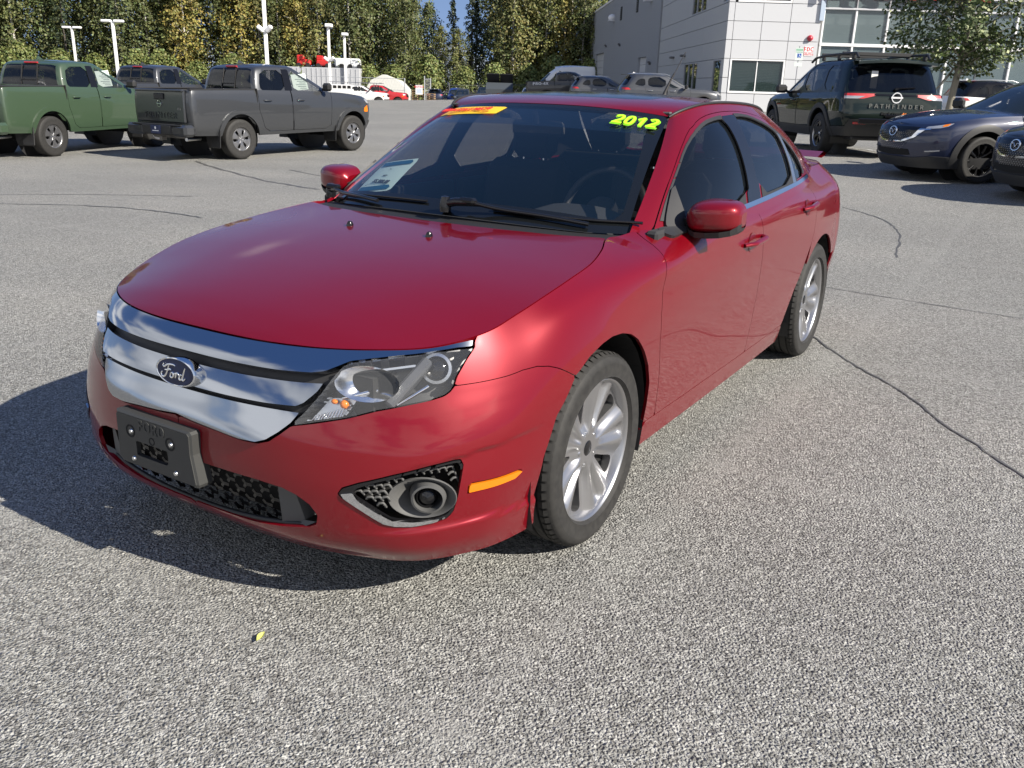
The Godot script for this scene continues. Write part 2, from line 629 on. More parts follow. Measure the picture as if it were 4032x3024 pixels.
# the piece of a sheet inside outline "poly" and outside "holes". map 0: outlines in (c, v); 1 plan (x, z); 2 side (z, y); 3 front (x, y)
func panel(pt: Patch, poly: Array, holes := [], step := 0.03, o := {}) -> MB:
	var map: int = o.get("map", 0)
	var inset: float = o.get("inset", 0.0016)
	var skirt: float = o.get("skirt", 0.012)
	var off: float = o.get("off", 0.0)
	var to2 := func(a: Array) -> PackedVector2Array:
		var r := PackedVector2Array()
		for q in a:
			r.append(Vector2(pt.fx(q.x), pt.fy(q.y)) if map == 0 else q)
		return r
	var ins := []
	var outline: PackedVector2Array = to2.call(poly)
	ins = Geometry2D.offset_polygon(outline, -inset) if inset > 0.0 else [outline]
	var outs := []
	for h in holes:
		var ho: PackedVector2Array = to2.call(h)
		if inset > 0.0:
			outs.append_array(Geometry2D.offset_polygon(ho, inset))
		else:
			outs.append(ho)
	var lo := Vector2(1e9, 1e9)
	var hi := -lo
	if map == 0:
		for q in outline:
			lo = lo.min(q)
			hi = hi.max(q)
	else:
		var rg: Array = o.get("range", [0.0, pt.nc - 1.0, 0.0, pt.nr - 1.0])
		lo = Vector2(pt.fx(rg[0]), pt.fy(rg[2]))
		hi = Vector2(pt.fx(rg[1]), pt.fy(rg[3]))
	var nx := maxi(2, ceili((hi.x - lo.x) / step))
	var ny := maxi(2, ceili((hi.y - lo.y) / step))
	var inside := func(k: Vector2) -> bool:
		var ok := false
		for a in ins:
			if Geometry2D.is_point_in_polygon(k, a):
				ok = true
		if ok:
			for a in outs:
				if Geometry2D.is_point_in_polygon(k, a):
					return false
		return ok
	var mb := MB.new()
	var q2 := PackedVector2Array()
	var ps := PackedVector3Array()
	var fl := PackedByteArray()
	var id := PackedInt32Array()
	for j in ny + 1:
		for i in nx + 1:
			var q := Vector2(lerpf(lo.x, hi.x, float(i) / nx), lerpf(lo.y, hi.y, float(j) / ny))
			q2.append(q)
			var pos := Vector3.ZERO
			if map != 0:
				pos = pt.at(pt.ux(q.x), pt.uy(q.y))
			ps.append(pos)
			fl.append(1 if inside.call(key2(map, q, pos)) else 0)
			id.append(-1)
	var tilt: Array = o.get("tilt", [])
	var emit := func(q: Vector2) -> int:
		var c := pt.ux(q.x)
		var w := pt.uy(q.y)
		var nn := pt.nor(c, w)
		if tilt.is_empty():
			return mb.v(pt.at(c, w) + nn * off, nn, q)
		# a bar leaning back: [v low, offset, v high, offset]
		var k := clampf((w - tilt[0]) / (tilt[2] - tilt[0]), 0.0, 1.0)
		var slope: float = (tilt[1] - tilt[3]) / (pt.fy(tilt[2]) - pt.fy(tilt[0]))
		return mb.v(pt.at(c, w) + nn * lerpf(tilt[1], tilt[3], k), (nn + Vector3.UP * slope).normalized(), q)
	var cuts := {}
	var segs := []
	for j in ny:
		for i in nx:
			var a := j * (nx + 1) + i
			var tot := fl[a] + fl[a + 1] + fl[a + nx + 1] + fl[a + nx + 2]
			if tot == 0:
				continue
			for t in [[a, a + 1, a + nx + 2], [a, a + nx + 2, a + nx + 1]]:
				var m := fl[t[0]] + fl[t[1]] + fl[t[2]]
				if m == 0:
					continue
				for k in t:
					if fl[k] == 1 and id[k] < 0:
						id[k] = emit.call(q2[k])
				if m == 3:
					mb.tri(id[t[0]], id[t[1]], id[t[2]])
					continue
				var loop := []
				var seg := []
				for k in 3:
					var s: int = t[k]
					var e: int = t[(k + 1) % 3]
					if fl[s] == 1:
						loop.append(id[s])
					if fl[s] != fl[e]:
						var key := Vector2i(mini(s, e), maxi(s, e))
						if not cuts.has(key):
							var qi := q2[s] if fl[s] == 1 else q2[e]
							var qo := q2[e] if fl[s] == 1 else q2[s]
							for b in 11:
								var qm := (qi + qo) * 0.5
								if inside.call(key2(map, qm, pt.at(pt.ux(qm.x), pt.uy(qm.y)) if map != 0 else Vector3.ZERO)):
									qi = qm
								else:
									qo = qm
							cuts[key] = emit.call(qi)
						loop.append(cuts[key])
						seg.append(cuts[key])
				for k in range(1, loop.size() - 1):
					mb.tri(loop[0], loop[k], loop[k + 1])
				if seg.size() == 2:
					var inn := -1
					for k in t:
						if fl[k] == 1:
							inn = id[k]
					segs.append([seg[0], seg[1], inn])
	if skirt > 0.0:
		# border cells cut by the sheet's own edge get a rim as well
		for sd in [[0, 1], [1, 0]]:
			pass
		for s in segs:
			var a: Vector3 = mb.p[s[0]]
			var b: Vector3 = mb.p[s[1]]
			if (a - b).length() < 1e-6:
				continue
			var nn: Vector3 = (mb.n[s[0]] + mb.n[s[1]]).normalized()
			var fn := (b - a).cross(nn).normalized()
			if fn.dot(mb.p[s[2]] - a) > 0.0:
				fn = -fn
			mb.fan([a, b, b - nn * skirt, a - nn * skirt], fn)
	return mb


func pv(a: Array) -> PackedVector3Array:
	var r := PackedVector3Array()
	for i in range(0, a.size(), 3):
		r.append(Vector3(a[i], a[i + 1], a[i + 2]))
	return r


func p2(a: Array) -> Array:
	var r := []
	for i in range(0, a.size(), 2):
		r.append(Vector2(a[i], a[i + 1]))
	return r


# corner cutting: a rounder outline
func soft(a: Array, times := 1, closed := true) -> Array:
	var r := a
	for t in times:
		var q := []
		for i in r.size():
			if not closed and i == r.size() - 1:
				break
			var s: Vector2 = r[i]
			var e: Vector2 = r[(i + 1) % r.size()]
			q.append(s.lerp(e, 0.22))
			q.append(s.lerp(e, 0.78))
		r = q
	return r


func spline(a: Array, m := 6) -> Array:
	var r := []
	for i in a.size() - 1:
		for k in m:
			r.append(crv(a[maxi(i - 1, 0)], a[i], a[i + 1], a[mini(i + 2, a.size() - 1)], float(k) / m))
	r.append(a[a.size() - 1])
	return r


func tab(x: float, xs: Array, ys: Array) -> float:
	if x <= xs[0]:
		return ys[0]
	for i in range(1, xs.size()):
		if x <= xs[i]:
			var h: float = xs[i] - xs[i - 1]
			var t: float = (x - xs[i - 1]) / h
			var m0: float = (ys[i] - ys[maxi(i - 2, 0)]) / (xs[i] - xs[maxi(i - 2, 0)])
			var m1: float = (ys[mini(i + 1, ys.size() - 1)] - ys[i - 1]) / (xs[mini(i + 1, ys.size() - 1)] - xs[i - 1])
			return (2 * t * t * t - 3 * t * t + 1) * ys[i - 1] + (t * t * t - 2 * t * t + t) * h * m0 + (3 * t * t - 2 * t * t * t) * ys[i] + (t * t * t - t * t) * h * m1
	return ys[ys.size() - 1]


# ---------------------------------------------------------------- nodes
var used := {}

func numbered(nm: String) -> String:
	var k: int = used.get(nm, 0)
	used[nm] = k + 1
	return nm if k == 0 else "%s_%03d" % [nm, k]


func tag(o: Node3D, label: String, cat := "", group := "", kind := "") -> Node3D:
	if label:
		o.set_meta("label", label)
	if cat:
		o.set_meta("category", cat)
	if group:
		o.set_meta("group", group)
	if kind:
		o.set_meta("kind", kind)
	return o


func thing(nm: String, label: String, cat: String, at := Transform3D.IDENTITY, group := "") -> Node3D:
	var o := Node3D.new()
	o.name = numbered(nm)
	add_child(o)
	o.transform = at
	tag(o, label, cat, group)
	return o


func part(parent: Node3D, nm: String, mb, m: Material, label := "") -> MeshInstance3D:
	var o := MeshInstance3D.new()
	o.name = nm if parent != self else numbered(nm)
	o.mesh = mb.mesh() if mb is MB else mb
	o.material_override = m
	parent.add_child(o, true)
	if label:
		o.set_meta("label", label)
	return o


func sub(parent: Node3D, nm: String, at := Transform3D.IDENTITY) -> Node3D:
	var o := Node3D.new()
	o.name = nm
	parent.add_child(o, true)
	o.transform = at
	return o


func lin(r: float, g: float, b: float, a := 1.0) -> Color:
	var c := Color(r, g, b).linear_to_srgb()
	c.a = a
	return c


func mat(r: float, g: float, b: float, rough := 0.6, metal := 0.0) -> StandardMaterial3D:
	var m := StandardMaterial3D.new()
	m.albedo_color = lin(r, g, b)
	m.roughness = rough
	m.metallic = metal
	return m


func paint(r: float, g: float, b: float, metal := 0.35, rough := 0.42) -> StandardMaterial3D:
	var m := mat(r, g, b, rough, metal)
	m.clearcoat_enabled = true
	m.clearcoat = 1.0
	m.clearcoat_roughness = 0.03
	return m


func glass(r: float, g: float, b: float, a: float) -> StandardMaterial3D:
	var m := mat(r, g, b, 0.0, 0.0)
	m.albedo_color.a = a
	m.transparency = BaseMaterial3D.TRANSPARENCY_ALPHA
	return m


func noise_tex(kind: int, freq: float, size := 512, ramp: Gradient = null, seed_ := 1, octaves := 3, normal := false, bump := 4.0) -> NoiseTexture2D:
	var f := FastNoiseLite.new()
	f.seed = seed_
	f.noise_type = kind
	f.frequency = freq
	f.fractal_octaves = octaves
	if octaves <= 1:
		f.fractal_type = FastNoiseLite.FRACTAL_NONE
	var t := NoiseTexture2D.new()
	t.width = size
	t.height = size
	t.seamless = true
	t.noise = f
	t.as_normal_map = normal
	t.bump_strength = bump
	if ramp:
		t.color_ramp = ramp
	return t


func ramp(a: Array) -> Gradient:
	var gr := Gradient.new()
	var o := PackedFloat32Array()
	var c := PackedColorArray()
	for q in a:
		o.append(q[0])
		c.append(lin(q[1], q[2], q[3]))
	gr.offsets = o
	gr.colors = c
	return gr


func text(parent: Node3D, nm: String, s: String, h: float, at: Transform3D, m: Material, depth := 0.004, font := "Droid Sans", wt := 700, italic := false) -> MeshInstance3D:
	var f := SystemFont.new()
	f.font_names = PackedStringArray([font])
	f.font_weight = wt
	f.font_italic = italic
	var t := TextMesh.new()
	t.text = s
	t.font = f
	t.font_size = 64
	t.pixel_size = h / 46.0
	t.depth = depth
	t.curve_step = 2.0
	var o := MeshInstance3D.new()
	o.name = nm
	o.mesh = t
	o.material_override = m
	parent.add_child(o, true)
	o.transform = at
	return o


# transform with local z along "out" and local y near "up"
func frame(pos: Vector3, out: Vector3, up := Vector3.UP) -> Transform3D:
	var z := out.normalized()
	var x := up.cross(z).normalized()
	return Transform3D(Basis(x, z.cross(x), z), pos)


func half_mir(mb: MB) -> MB:
	var r := MB.new().add(mb)
	return r.add(mb, Transform3D(Basis.from_scale(Vector3(-1, 1, 1)), Vector3.ZERO))


# ---------------------------------------------------------------- wheels
var M := {}

func wheel_parts(style: String, R: float, w: float, rr: float, rich := true) -> Dictionary:
	# local y = axle, pointing outwards; returns meshes by part name
	var d := {}
	var h := w * 0.5
	var sw := R - rr
	var ty := MB.new()
	var n := 96 if rich else 40
	var pr := [Vector2(rr - 0.012, h * 0.74), Vector2(rr + 0.004, h * 0.90), Vector2(rr + sw * 0.10, h * 0.97), Vector2(rr + sw * 0.16, h * 0.955), Vector2(rr + sw * 0.42, h * 1.0), Vector2(rr + sw * 0.60, h * 0.985), Vector2(rr + sw * 0.63, h * 0.99), Vector2(R - sw * 0.2, h * 0.925), Vector2(R - sw * 0.09, h * 0.86), Vector2(R - 0.006, h * 0.76)]
	if rich:
		for gx in [0.52, 0.16, -0.16, -0.52]:
			pr.append(Vector2(R - 0.001, h * (gx + 0.05)))
			pr.append(Vector2(R - 0.009, h * (gx + 0.035)))
			pr.append(Vector2(R - 0.009, h * (gx - 0.035)))
			pr.append(Vector2(R - 0.001, h * (gx - 0.05)))
	pr.append_array([Vector2(R - 0.006, -h * 0.76), Vector2(R - sw * 0.2, -h * 0.925), Vector2(rr + sw * 0.42, -h), Vector2(rr - 0.012, -h * 0.74)])
	ty.lathe(pr, n)
	if rich:
		# shoulder and tread blocks
		for k in 64:
			var a := TAU * k / 64.0
			for sgn in [1.0, -1.0]:
				var q := []
				for e in [[-0.5, R - sw * 0.13, 0.885], [-0.5, R + 0.0012, 0.70], [0.5, R + 0.0012, 0.70], [0.5, R - sw * 0.13, 0.885]]:
					var an: float = a + e[0] * 0.072
					q.append(Vector3(cos(an) * e[1], sgn * h * e[2] + sgn * 0.0012, sin(an) * e[1]))
				ty.face(q, Vector3.ZERO)
				q = []
				for e in [[-0.5, R + 0.0012, 0.69], [-0.44, R + 0.0012, 0.575], [0.56, R + 0.0012, 0.575], [0.5, R + 0.0012, 0.69]]:
					var an: float = a + e[0] * 0.072
					q.append(Vector3(cos(an) * e[1], sgn * h * e[2], sin(an) * e[1]))
				ty.face(q, Vector3.ZERO)
	d["tyre"] = ty
	var rim := MB.new()
	var lip := h * 0.86
	rim.lathe([Vector2(rr - 0.016, -h * 0.8), Vector2(rr - 0.016, h * 0.30), Vector2(rr - 0.012, lip - 0.012), Vector2(rr - 0.007, lip - 0.003), Vector2(rr - 0.002, lip), Vector2(rr + 0.004, lip - 0.002), Vector2(rr + 0.005, lip - 0.012)], n)
	d["rim"] = rim
	# spokes: a pierced dished disc
	var ns := 5
	var wins := []
	var half := 0.0
	if style == "split5":
		ns = 5
		for k in ns:
			var a := TAU * (k + 0.5) / ns
			wins.append(fanwin(a, [[0.100, -0.03], [0.115, -0.07], [0.155, -0.115], [0.203, -0.165], [0.216, -0.13], [0.220, 0.0], [0.216, 0.13], [0.203, 0.165], [0.155, 0.115], [0.115, 0.07], [0.100, 0.03]], rr / 0.243))
	elif style == "truck6":
		ns = 6
		for k in 6:
			var a := TAU * (k + 0.5) / 6
			wins.append(fanwin(a, [[0.062, -0.28], [0.088, -0.22], [0.196, -0.165], [0.200, -0.05], [0.18, -0.03], [0.075, -0.05]], rr / 0.222))
			wins.append(fanwin(a, [[0.062, 0.28], [0.088, 0.22], [0.196, 0.165], [0.200, 0.05], [0.18, 0.03], [0.075, 0.05]], rr / 0.222))
	elif style == "ten":
		ns = 10
		for k in 10:
			var a := TAU * (k + 0.5) / 10
			var t := 0.05 if k % 2 == 0 else -0.05
			wins.append(fanwin(a, [[0.075, -0.12 + t], [0.13, -0.20 + t * 0.6], [0.222, -0.235], [0.23, 0.0], [0.222, 0.235], [0.13, 0.20 + t * 0.6], [0.075, 0.12 + t]], rr / 0.25))
	elif style == "beadlock":
		ns = 6
		for k in 6:
			var a := TAU * (k + 0.5) / 6
			wins.append(fanwin(a, [[0.085, -0.26], [0.15, -0.30], [0.180, -0.26], [0.192, 0.0], [0.180, 0.26], [0.15, 0.30], [0.085, 0.26]], rr / 0.24))
	else:
		ns = 5
		for k in 5:
			var a := TAU * (k + 0.5) / 5
			wins.append(fanwin(a, [[0.08, -0.30], [0.15, -0.42], [0.215, -0.46], [0.228, 0.0], [0.215, 0.46], [0.15, 0.42], [0.08, 0.30]], rr / 0.25))
	var sh := Sheet.new().make(func(c: float, q: float) -> Vector3:
		var an := c * TAU
		var r := q * (rr - 0.005)
		var k := r / rr
		var y := lip - 0.012 - 0.028 * (1.0 - k)
		var z := absf(fposmod(an / TAU * ns + 0.5, 1.0) - 0.5) * 2.0
		if style == "split5":
			var g := smoothstep(0.24, 0.05, z) * smoothstep(0.25, 0.42, k) * smoothstep(1.0, 0.86, k)
			y -= 0.017 * g
			y -= 0.020 * smoothstep(0.34, 0.72, z) * smoothstep(0.18, 0.4, k)
			y += 0.004 * smoothstep(0.5, 0.3, k)
			y -= 0.012 * smoothstep(0.9, 0.99, k) * 0.0
		elif style == "truck6":
			y += 0.012 * smoothstep(0.95, 0.5, k)
			y -= 0.010 * smoothstep(0.6, 0.9, z)
		elif style == "ten":
			y -= 0.016 * smoothstep(0.2, 0.7, z)
			y -= 0.018 * smoothstep(0.45, 0.2, k)
		else:
			y -= 0.012 * smoothstep(0.3, 0.8, z)
		return Vector3(cos(an) * r, y, sin(an) * r), TAU * rr * 0.6, rr, Vector3.UP)
	var full := [Vector2(0, 0.12), Vector2(1, 0.12), Vector2(1, 1), Vector2(0, 1)]
	var face := panel(sh, [Vector2(-rr, -rr) * 1.2, Vector2(rr, -rr) * 1.2, Vector2(rr, rr) * 1.2, Vector2(-rr, rr) * 1.2], wins, 0.011 if rich else 0.022, {"map": 1, "inset": 0.0, "skirt": 0.03, "range": [0.0, 1.0, 0.0, 1.0]})
	d["spokes"] = face
	var cap := MB.new()
	cap.lathe([Vector2(0.0, lip - 0.029), Vector2(0.024, lip - 0.031), Vector2(0.031, lip - 0.036), Vector2(0.034, lip - 0.05)], 20)
	d["hub_cap"] = cap
	var lug := MB.new()
	var nl := 5 if style != "truck6" and style != "beadlock" else 6
	for k in nl:
		var a := TAU * (k + 0.5) / nl
		var t := Transform3D(Basis.IDENTITY, Vector3(cos(a) * 0.057, lip - 0.052, sin(a) * 0.057))
		lug.lathe([Vector2(0.0, 0.022), Vector2(0.007, 0.021), Vector2(0.0105, 0.014), Vector2(0.011, 0.0)], 6, t)
	d["lug_nuts"] = lug
	var br := MB.new()
	br.lathe([Vector2(0.0, 0.0), Vector2(0.07, 0.0), Vector2(0.075, -0.03), Vector2(rr * 0.64, -0.03), Vector2(rr * 0.64, -0.05), Vector2(0.0, -0.05)], 32)
	d["brake_disc"] = br
	var bk := MB.new()
	bk.lathe([Vector2(0.0, -h * 0.55), Vector2(rr - 0.018, -h * 0.55)], 24)
	d["inner_dish"] = bk
	return d


func fanwin(a: float, pts: Array, s: float) -> Array:
	var r := []
	for q in pts:
		r.append(Vector2(cos(a + q[1]), sin(a + q[1])) * q[0] * s)
	return soft(r, 1)


var wheel_cache := {}

func wheel(parent: Node3D, pos: Vector3, side: float, style: String, R: float, w: float, rr: float, spoke_mat: Material, spin := 0.0, steer := 0.0, rich := true, lip_mat: Material = null, cap_mat: Material = null) -> Node3D:
	var key := "%s%.3f%.3f%.3f%s" % [style, R, w, rr, rich]
	if not wheel_cache.has(key):
		var d := wheel_parts(style, R, w, rr, rich)
		var ms := {}
		for k in d:
			ms[k] = d[k].mesh()
		wheel_cache[key] = ms
	var bs := Basis(Vector3(0, 0, 1), -PI * 0.5 * side)
	var o := sub(parent, "wheel", Transform3D(Basis(Vector3.UP, steer) * bs * Basis(Vector3.UP, spin), pos))
	var ms: Dictionary = wheel_cache[key]
	var look := {"tyre": M.tyre, "rim": lip_mat if lip_mat else spoke_mat, "spokes": spoke_mat, "hub_cap": cap_mat if cap_mat else M.black_gloss, "lug_nuts": M.chrome_dull, "brake_disc": M.iron, "inner_dish": M.void}
	for k in ms:
		if rich or k not in ["lug_nuts", "brake_disc"]:
			var pn := part(o, k, ms[k], look[k])
			if k == "lug_nuts":
				pn.set_meta("kind", "stuff")
	return o


# ---------------------------------------------------------------- the red sedan
func fusion_sheets() -> Dictionary:
	var g := []
	g.append(pv([0,.187,.85,.215,.187,.8468,.4042,.1874,.8255,.5677,.1883,.7722,.6881,.1897,.6889,.7741,.1918,.5749,.8212,.1941,.4567,.8544,.1977,.24,.8582,.1953,.08,.8575,.1965,-.08,.8568,.1978,-.22,.8564,.199,-.34,.8564,.1997,-.43,.8566,.2,-.53,.857,.2001,-.66,.8576,.2001,-.85,.858,.2,-1.15,.8574,.2,-1.5,.8545,.1998,-1.85,.8477,.1995,-2.2,.8403,.1995,-2.4,.8314,.2004,-2.56,.8203,.2032,-2.73,.8087,.208,-2.9,.7979,.2138,-3.06,.79,.22,-3.2,.7453,.2244,-3.3284,.6706,.229,-3.4855,.528,.2326,-3.623,.3099,.2347,-3.7021,0,.2351,-3.72]))
	g.append(pv([0,.26,.915,.2185,.2601,.9121,.4108,.2608,.8914,.5769,.2626,.8373,.6993,.2656,.751,.7867,.27,.6312,.8347,.2745,.5053,.8701,.298,.24,.8724,.3,.08,.871,.2973,-.08,.8697,.2946,-.22,.8688,.2919,-.34,.8682,.29,-.43,.868,.2884,-.53,.868,.287,-.66,.8683,.2858,-.85,.8688,.285,-1.15,.8691,.2848,-1.5,.8686,.2858,-1.85,.8672,.2884,-2.2,.8653,.2914,-2.4,.8622,.295,-2.56,.8565,.2993,-2.73,.8485,.3033,-2.9,.8394,.3069,-3.06,.83,.31,-3.2,.7789,.3144,-3.3702,.6967,.3194,-3.5426,.5451,.3239,-3.6936,.3187,.3265,-3.7804,0,.3271,-3.8]))
	g.append(pv([0,.4,.945,.2245,.4,.9408,.422,.4003,.9146,.5926,.401,.8516,.7183,.402,.7553,.8081,.4034,.6258,.8576,.4048,.493,.8962,.4159,.24,.9007,.419,.08,.8963,.4197,-.08,.8922,.42,-.22,.8886,.4201,-.34,.8863,.4201,-.43,.8847,.42,-.53,.8834,.42,-.66,.8825,.42,-.85,.8818,.4199,-1.15,.8815,.42,-1.5,.8819,.4205,-1.85,.8837,.4222,-2.2,.8854,.4242,-2.4,.8858,.4267,-2.56,.8829,.43,-2.73,.8757,.4335,-2.9,.866,.4368,-3.06,.855,.44,-3.2,.8013,.4453,-3.4016,.7177,.4507,-3.5854,.5626,.4555,-3.7465,.3292,.4582,-3.8391,0,.4588,-3.86]))
	g.append(pv([0,.52,.943,.2262,.5201,.9371,.4253,.5204,.9052,.5971,.5212,.834,.7236,.5223,.7303,.8141,.5237,.5952,.8646,.5256,.4604,.9038,.5359,.24,.9119,.539,.08,.9087,.5395,-.08,.9054,.5399,-.22,.9021,.5405,-.34,.8997,.5415,-.43,.8974,.5432,-.53,.8953,.5455,-.66,.8934,.5478,-.85,.8921,.5496,-1.15,.8919,.5501,-1.5,.8933,.5499,-1.85,.8968,.5495,-2.2,.8999,.5495,-2.4,.9018,.5504,-2.56,.9004,.5531,-2.73,.8944,.5577,-2.9,.8857,.5634,-3.06,.875,.57,-3.2,.82,.5791,-3.412,.7345,.5871,-3.5997,.5756,.5942,-3.7641,.3368,.5982,-3.8586,0,.5991,-3.88]))
	g.append(pv([0,.6,.93,.2262,.6002,.9225,.4253,.6009,.8858,.597,.6025,.8088,.7235,.6045,.7004,.8141,.6069,.563,.8652,.6125,.4288,.9023,.6416,.24,.9131,.6551,.08,.912,.6611,-.08,.9106,.6656,-.22,.9091,.6688,-.34,.908,.671,-.43,.907,.6733,-.53,.9062,.676,-.66,.9055,.679,-.85,.905,.6823,-1.15,.905,.6851,-1.5,.9058,.6872,-1.85,.9076,.6886,-2.2,.909,.6893,-2.4,.9089,.6904,-2.56,.9056,.6931,-2.73,.8983,.6978,-2.9,.8888,.7034,-3.06,.878,.71,-3.2,.8227,.7186,-3.4016,.7364,.7265,-3.5854,.5767,.7334,-3.7465,.3373,.7374,-3.8391,0,.7383,-3.86]))
	g.append(pv([0,.67,.915,.2225,.6703,.9053,.4182,.6717,.8633,.587,.6741,.7801,.7114,.6773,.6674,.8008,.6811,.5282,.8514,.6941,.3953,.8842,.7315,.24,.8979,.7519,.08,.9005,.7642,-.08,.9026,.774,-.22,.9044,.7813,-.34,.9057,.7858,-.43,.9073,.79,-.53,.909,.7944,-.66,.9106,.7991,-.85,.9117,.8044,-1.15,.9118,.8089,-1.5,.9108,.8128,-1.85,.9088,.8173,-2.2,.9065,.821,-2.4,.9028,.8252,-2.56,.896,.8309,-2.73,.8865,.8373,-2.9,.8759,.8438,-3.06,.865,.85,-3.2,.8101,.8577,-3.3807,.7237,.8653,-3.5568,.5657,.8719,-3.7112,.3305,.8757,-3.7999,0,.8766,-3.82]))
	g.append(pv([0,.735,.885,.2155,.7354,.8757,.4051,.7372,.835,.5689,.7405,.7545,.6896,.7446,.6455,.7758,.7496,.5109,.8226,.7681,.3824,.8487,.8186,.24,.8596,.8477,.08,.8673,.8686,-.08,.8746,.8854,-.22,.881,.8974,-.34,.8856,.904,-.43,.8899,.9086,-.53,.8941,.9122,-.66,.8982,.9157,-.85,.9018,.9202,-1.15,.9029,.9251,-1.5,.9007,.9298,-1.85,.8945,.934,-2.2,.8879,.9364,-2.4,.8796,.9387,-2.56,.8682,.9425,-2.73,.8551,.9479,-2.9,.8419,.954,-3.06,.83,.96,-3.2,.7762,.9657,-3.3702,.6921,.9705,-3.5426,.5402,.9745,-3.6936,.3154,.9767,-3.7804,0,.9772,-3.8]))
	g.append(pv([0,.78,.84,.2136,.7805,.8311,.4011,.7829,.7925,.5617,.7874,.7162,.6775,.7932,.6127,.7514,.8161,.4849,.7791,.8495,.3629,.7915,.8783,.24,.792,.9059,.08,.7804,.928,-.08,.7475,.9505,-.22,.704,.97,-.34,.7097,.9688,-.43,.7388,.9791,-.53,.8041,.9768,-.66,.8622,.9756,-.85,.8809,.9825,-1.15,.862,.995,-1.5,.861,1.0112,-1.85,.84,1.03,-2.2,.8044,1.0422,-2.4,.7694,1.0522,-2.56,.74,1.06,-2.73,.7245,1.0636,-2.9,.7162,1.0646,-3.06,.71,1.065,-3.2,.6683,1.0649,-3.3598,.6009,1.0636,-3.5283,.4729,1.0621,-3.6759,.2774,1.0612,-3.7608,0,1.061,-3.78]))
	var s := []
	s.append(pv([.718,.968,-.49,.775,.974,-.6,.835,.974,-.76,.868,.985,-1.12,.872,.998,-1.5,.868,1.013,-1.86,.858,1.03,-2.2,.825,1.045,-2.5,.775,1.055,-2.75,.72,1.062,-2.98]))
	s.append(pv([.6745,1.1012,-.7167,.7263,1.1134,-.8,.78,1.1222,-.9333,.8127,1.1363,-1.2133,.8167,1.147,-1.5267,.8133,1.1563,-1.84,.8043,1.165,-2.14,.7753,1.1698,-2.4,.7303,1.169,-2.6133,.6802,1.1647,-2.8]))
	s.append(pv([.6226,1.2318,-.9433,.6633,1.2485,-1,.7058,1.2646,-1.1067,.7333,1.2805,-1.3067,.7373,1.2888,-1.5533,.7347,1.2925,-1.82,.7267,1.2928,-2.08,.7041,1.2881,-2.3,.6689,1.2779,-2.4767,.6295,1.2642,-2.62]))
	s.append(pv([.556,1.358,-1.17,.575,1.376,-1.2,.598,1.397,-1.28,.612,1.412,-1.4,.616,1.418,-1.58,.614,1.416,-1.8,.607,1.408,-2.02,.595,1.395,-2.2,.578,1.378,-2.34,.56,1.358,-2.44]))
	var w := []
	w.append(pv([.712,.967,-.485,.58,.974,-.385,.4,.985,-.315,.2,.993,-.275,0,.995,-.26,-.2,.993,-.275,-.4,.985,-.315,-.58,.974,-.385,-.712,.967,-.485]))
	w.append(pv([.6723,1.0769,-.6463,.55,1.0859,-.5589,.3825,1.0969,-.4964,.1925,1.1046,-.4601,0,1.1066,-.4463,-.1925,1.1046,-.4601,-.3825,1.0969,-.4964,-.55,1.0859,-.5589,-.6723,1.0769,-.6463]))
	w.append(pv([.6325,1.1785,-.8143,.52,1.1895,-.7393,.365,1.2005,-.6843,.185,1.208,-.6518,0,1.21,-.6393,-.185,1.208,-.6518,-.365,1.2005,-.6843,-.52,1.1895,-.7393,-.6325,1.1785,-.8143]))
	w.append(pv([.5927,1.2719,-.9888,.49,1.2849,-.9264,.3475,1.2959,-.8789,.1775,1.3031,-.8501,0,1.3051,-.8388,-.1775,1.3031,-.8501,-.3475,1.2959,-.8789,-.49,1.2849,-.9264,-.5927,1.2719,-.9888]))
	w.append(pv([.553,1.357,-1.17,.46,1.372,-1.12,.33,1.383,-1.08,.17,1.39,-1.055,0,1.392,-1.045,-.17,1.39,-1.055,-.33,1.383,-1.08,-.46,1.372,-1.12,-.553,1.357,-1.17]))
	var d := {}
	d.ring = Patch.new().setup(g, true, true, Vector3(1, 0, 0))
	d.side = Patch.new().setup(s, false, false, Vector3(1, 0.3, 0))
	d.wind = Patch.new().setup(w, false, false, Vector3(0, 1, 1))
	return d


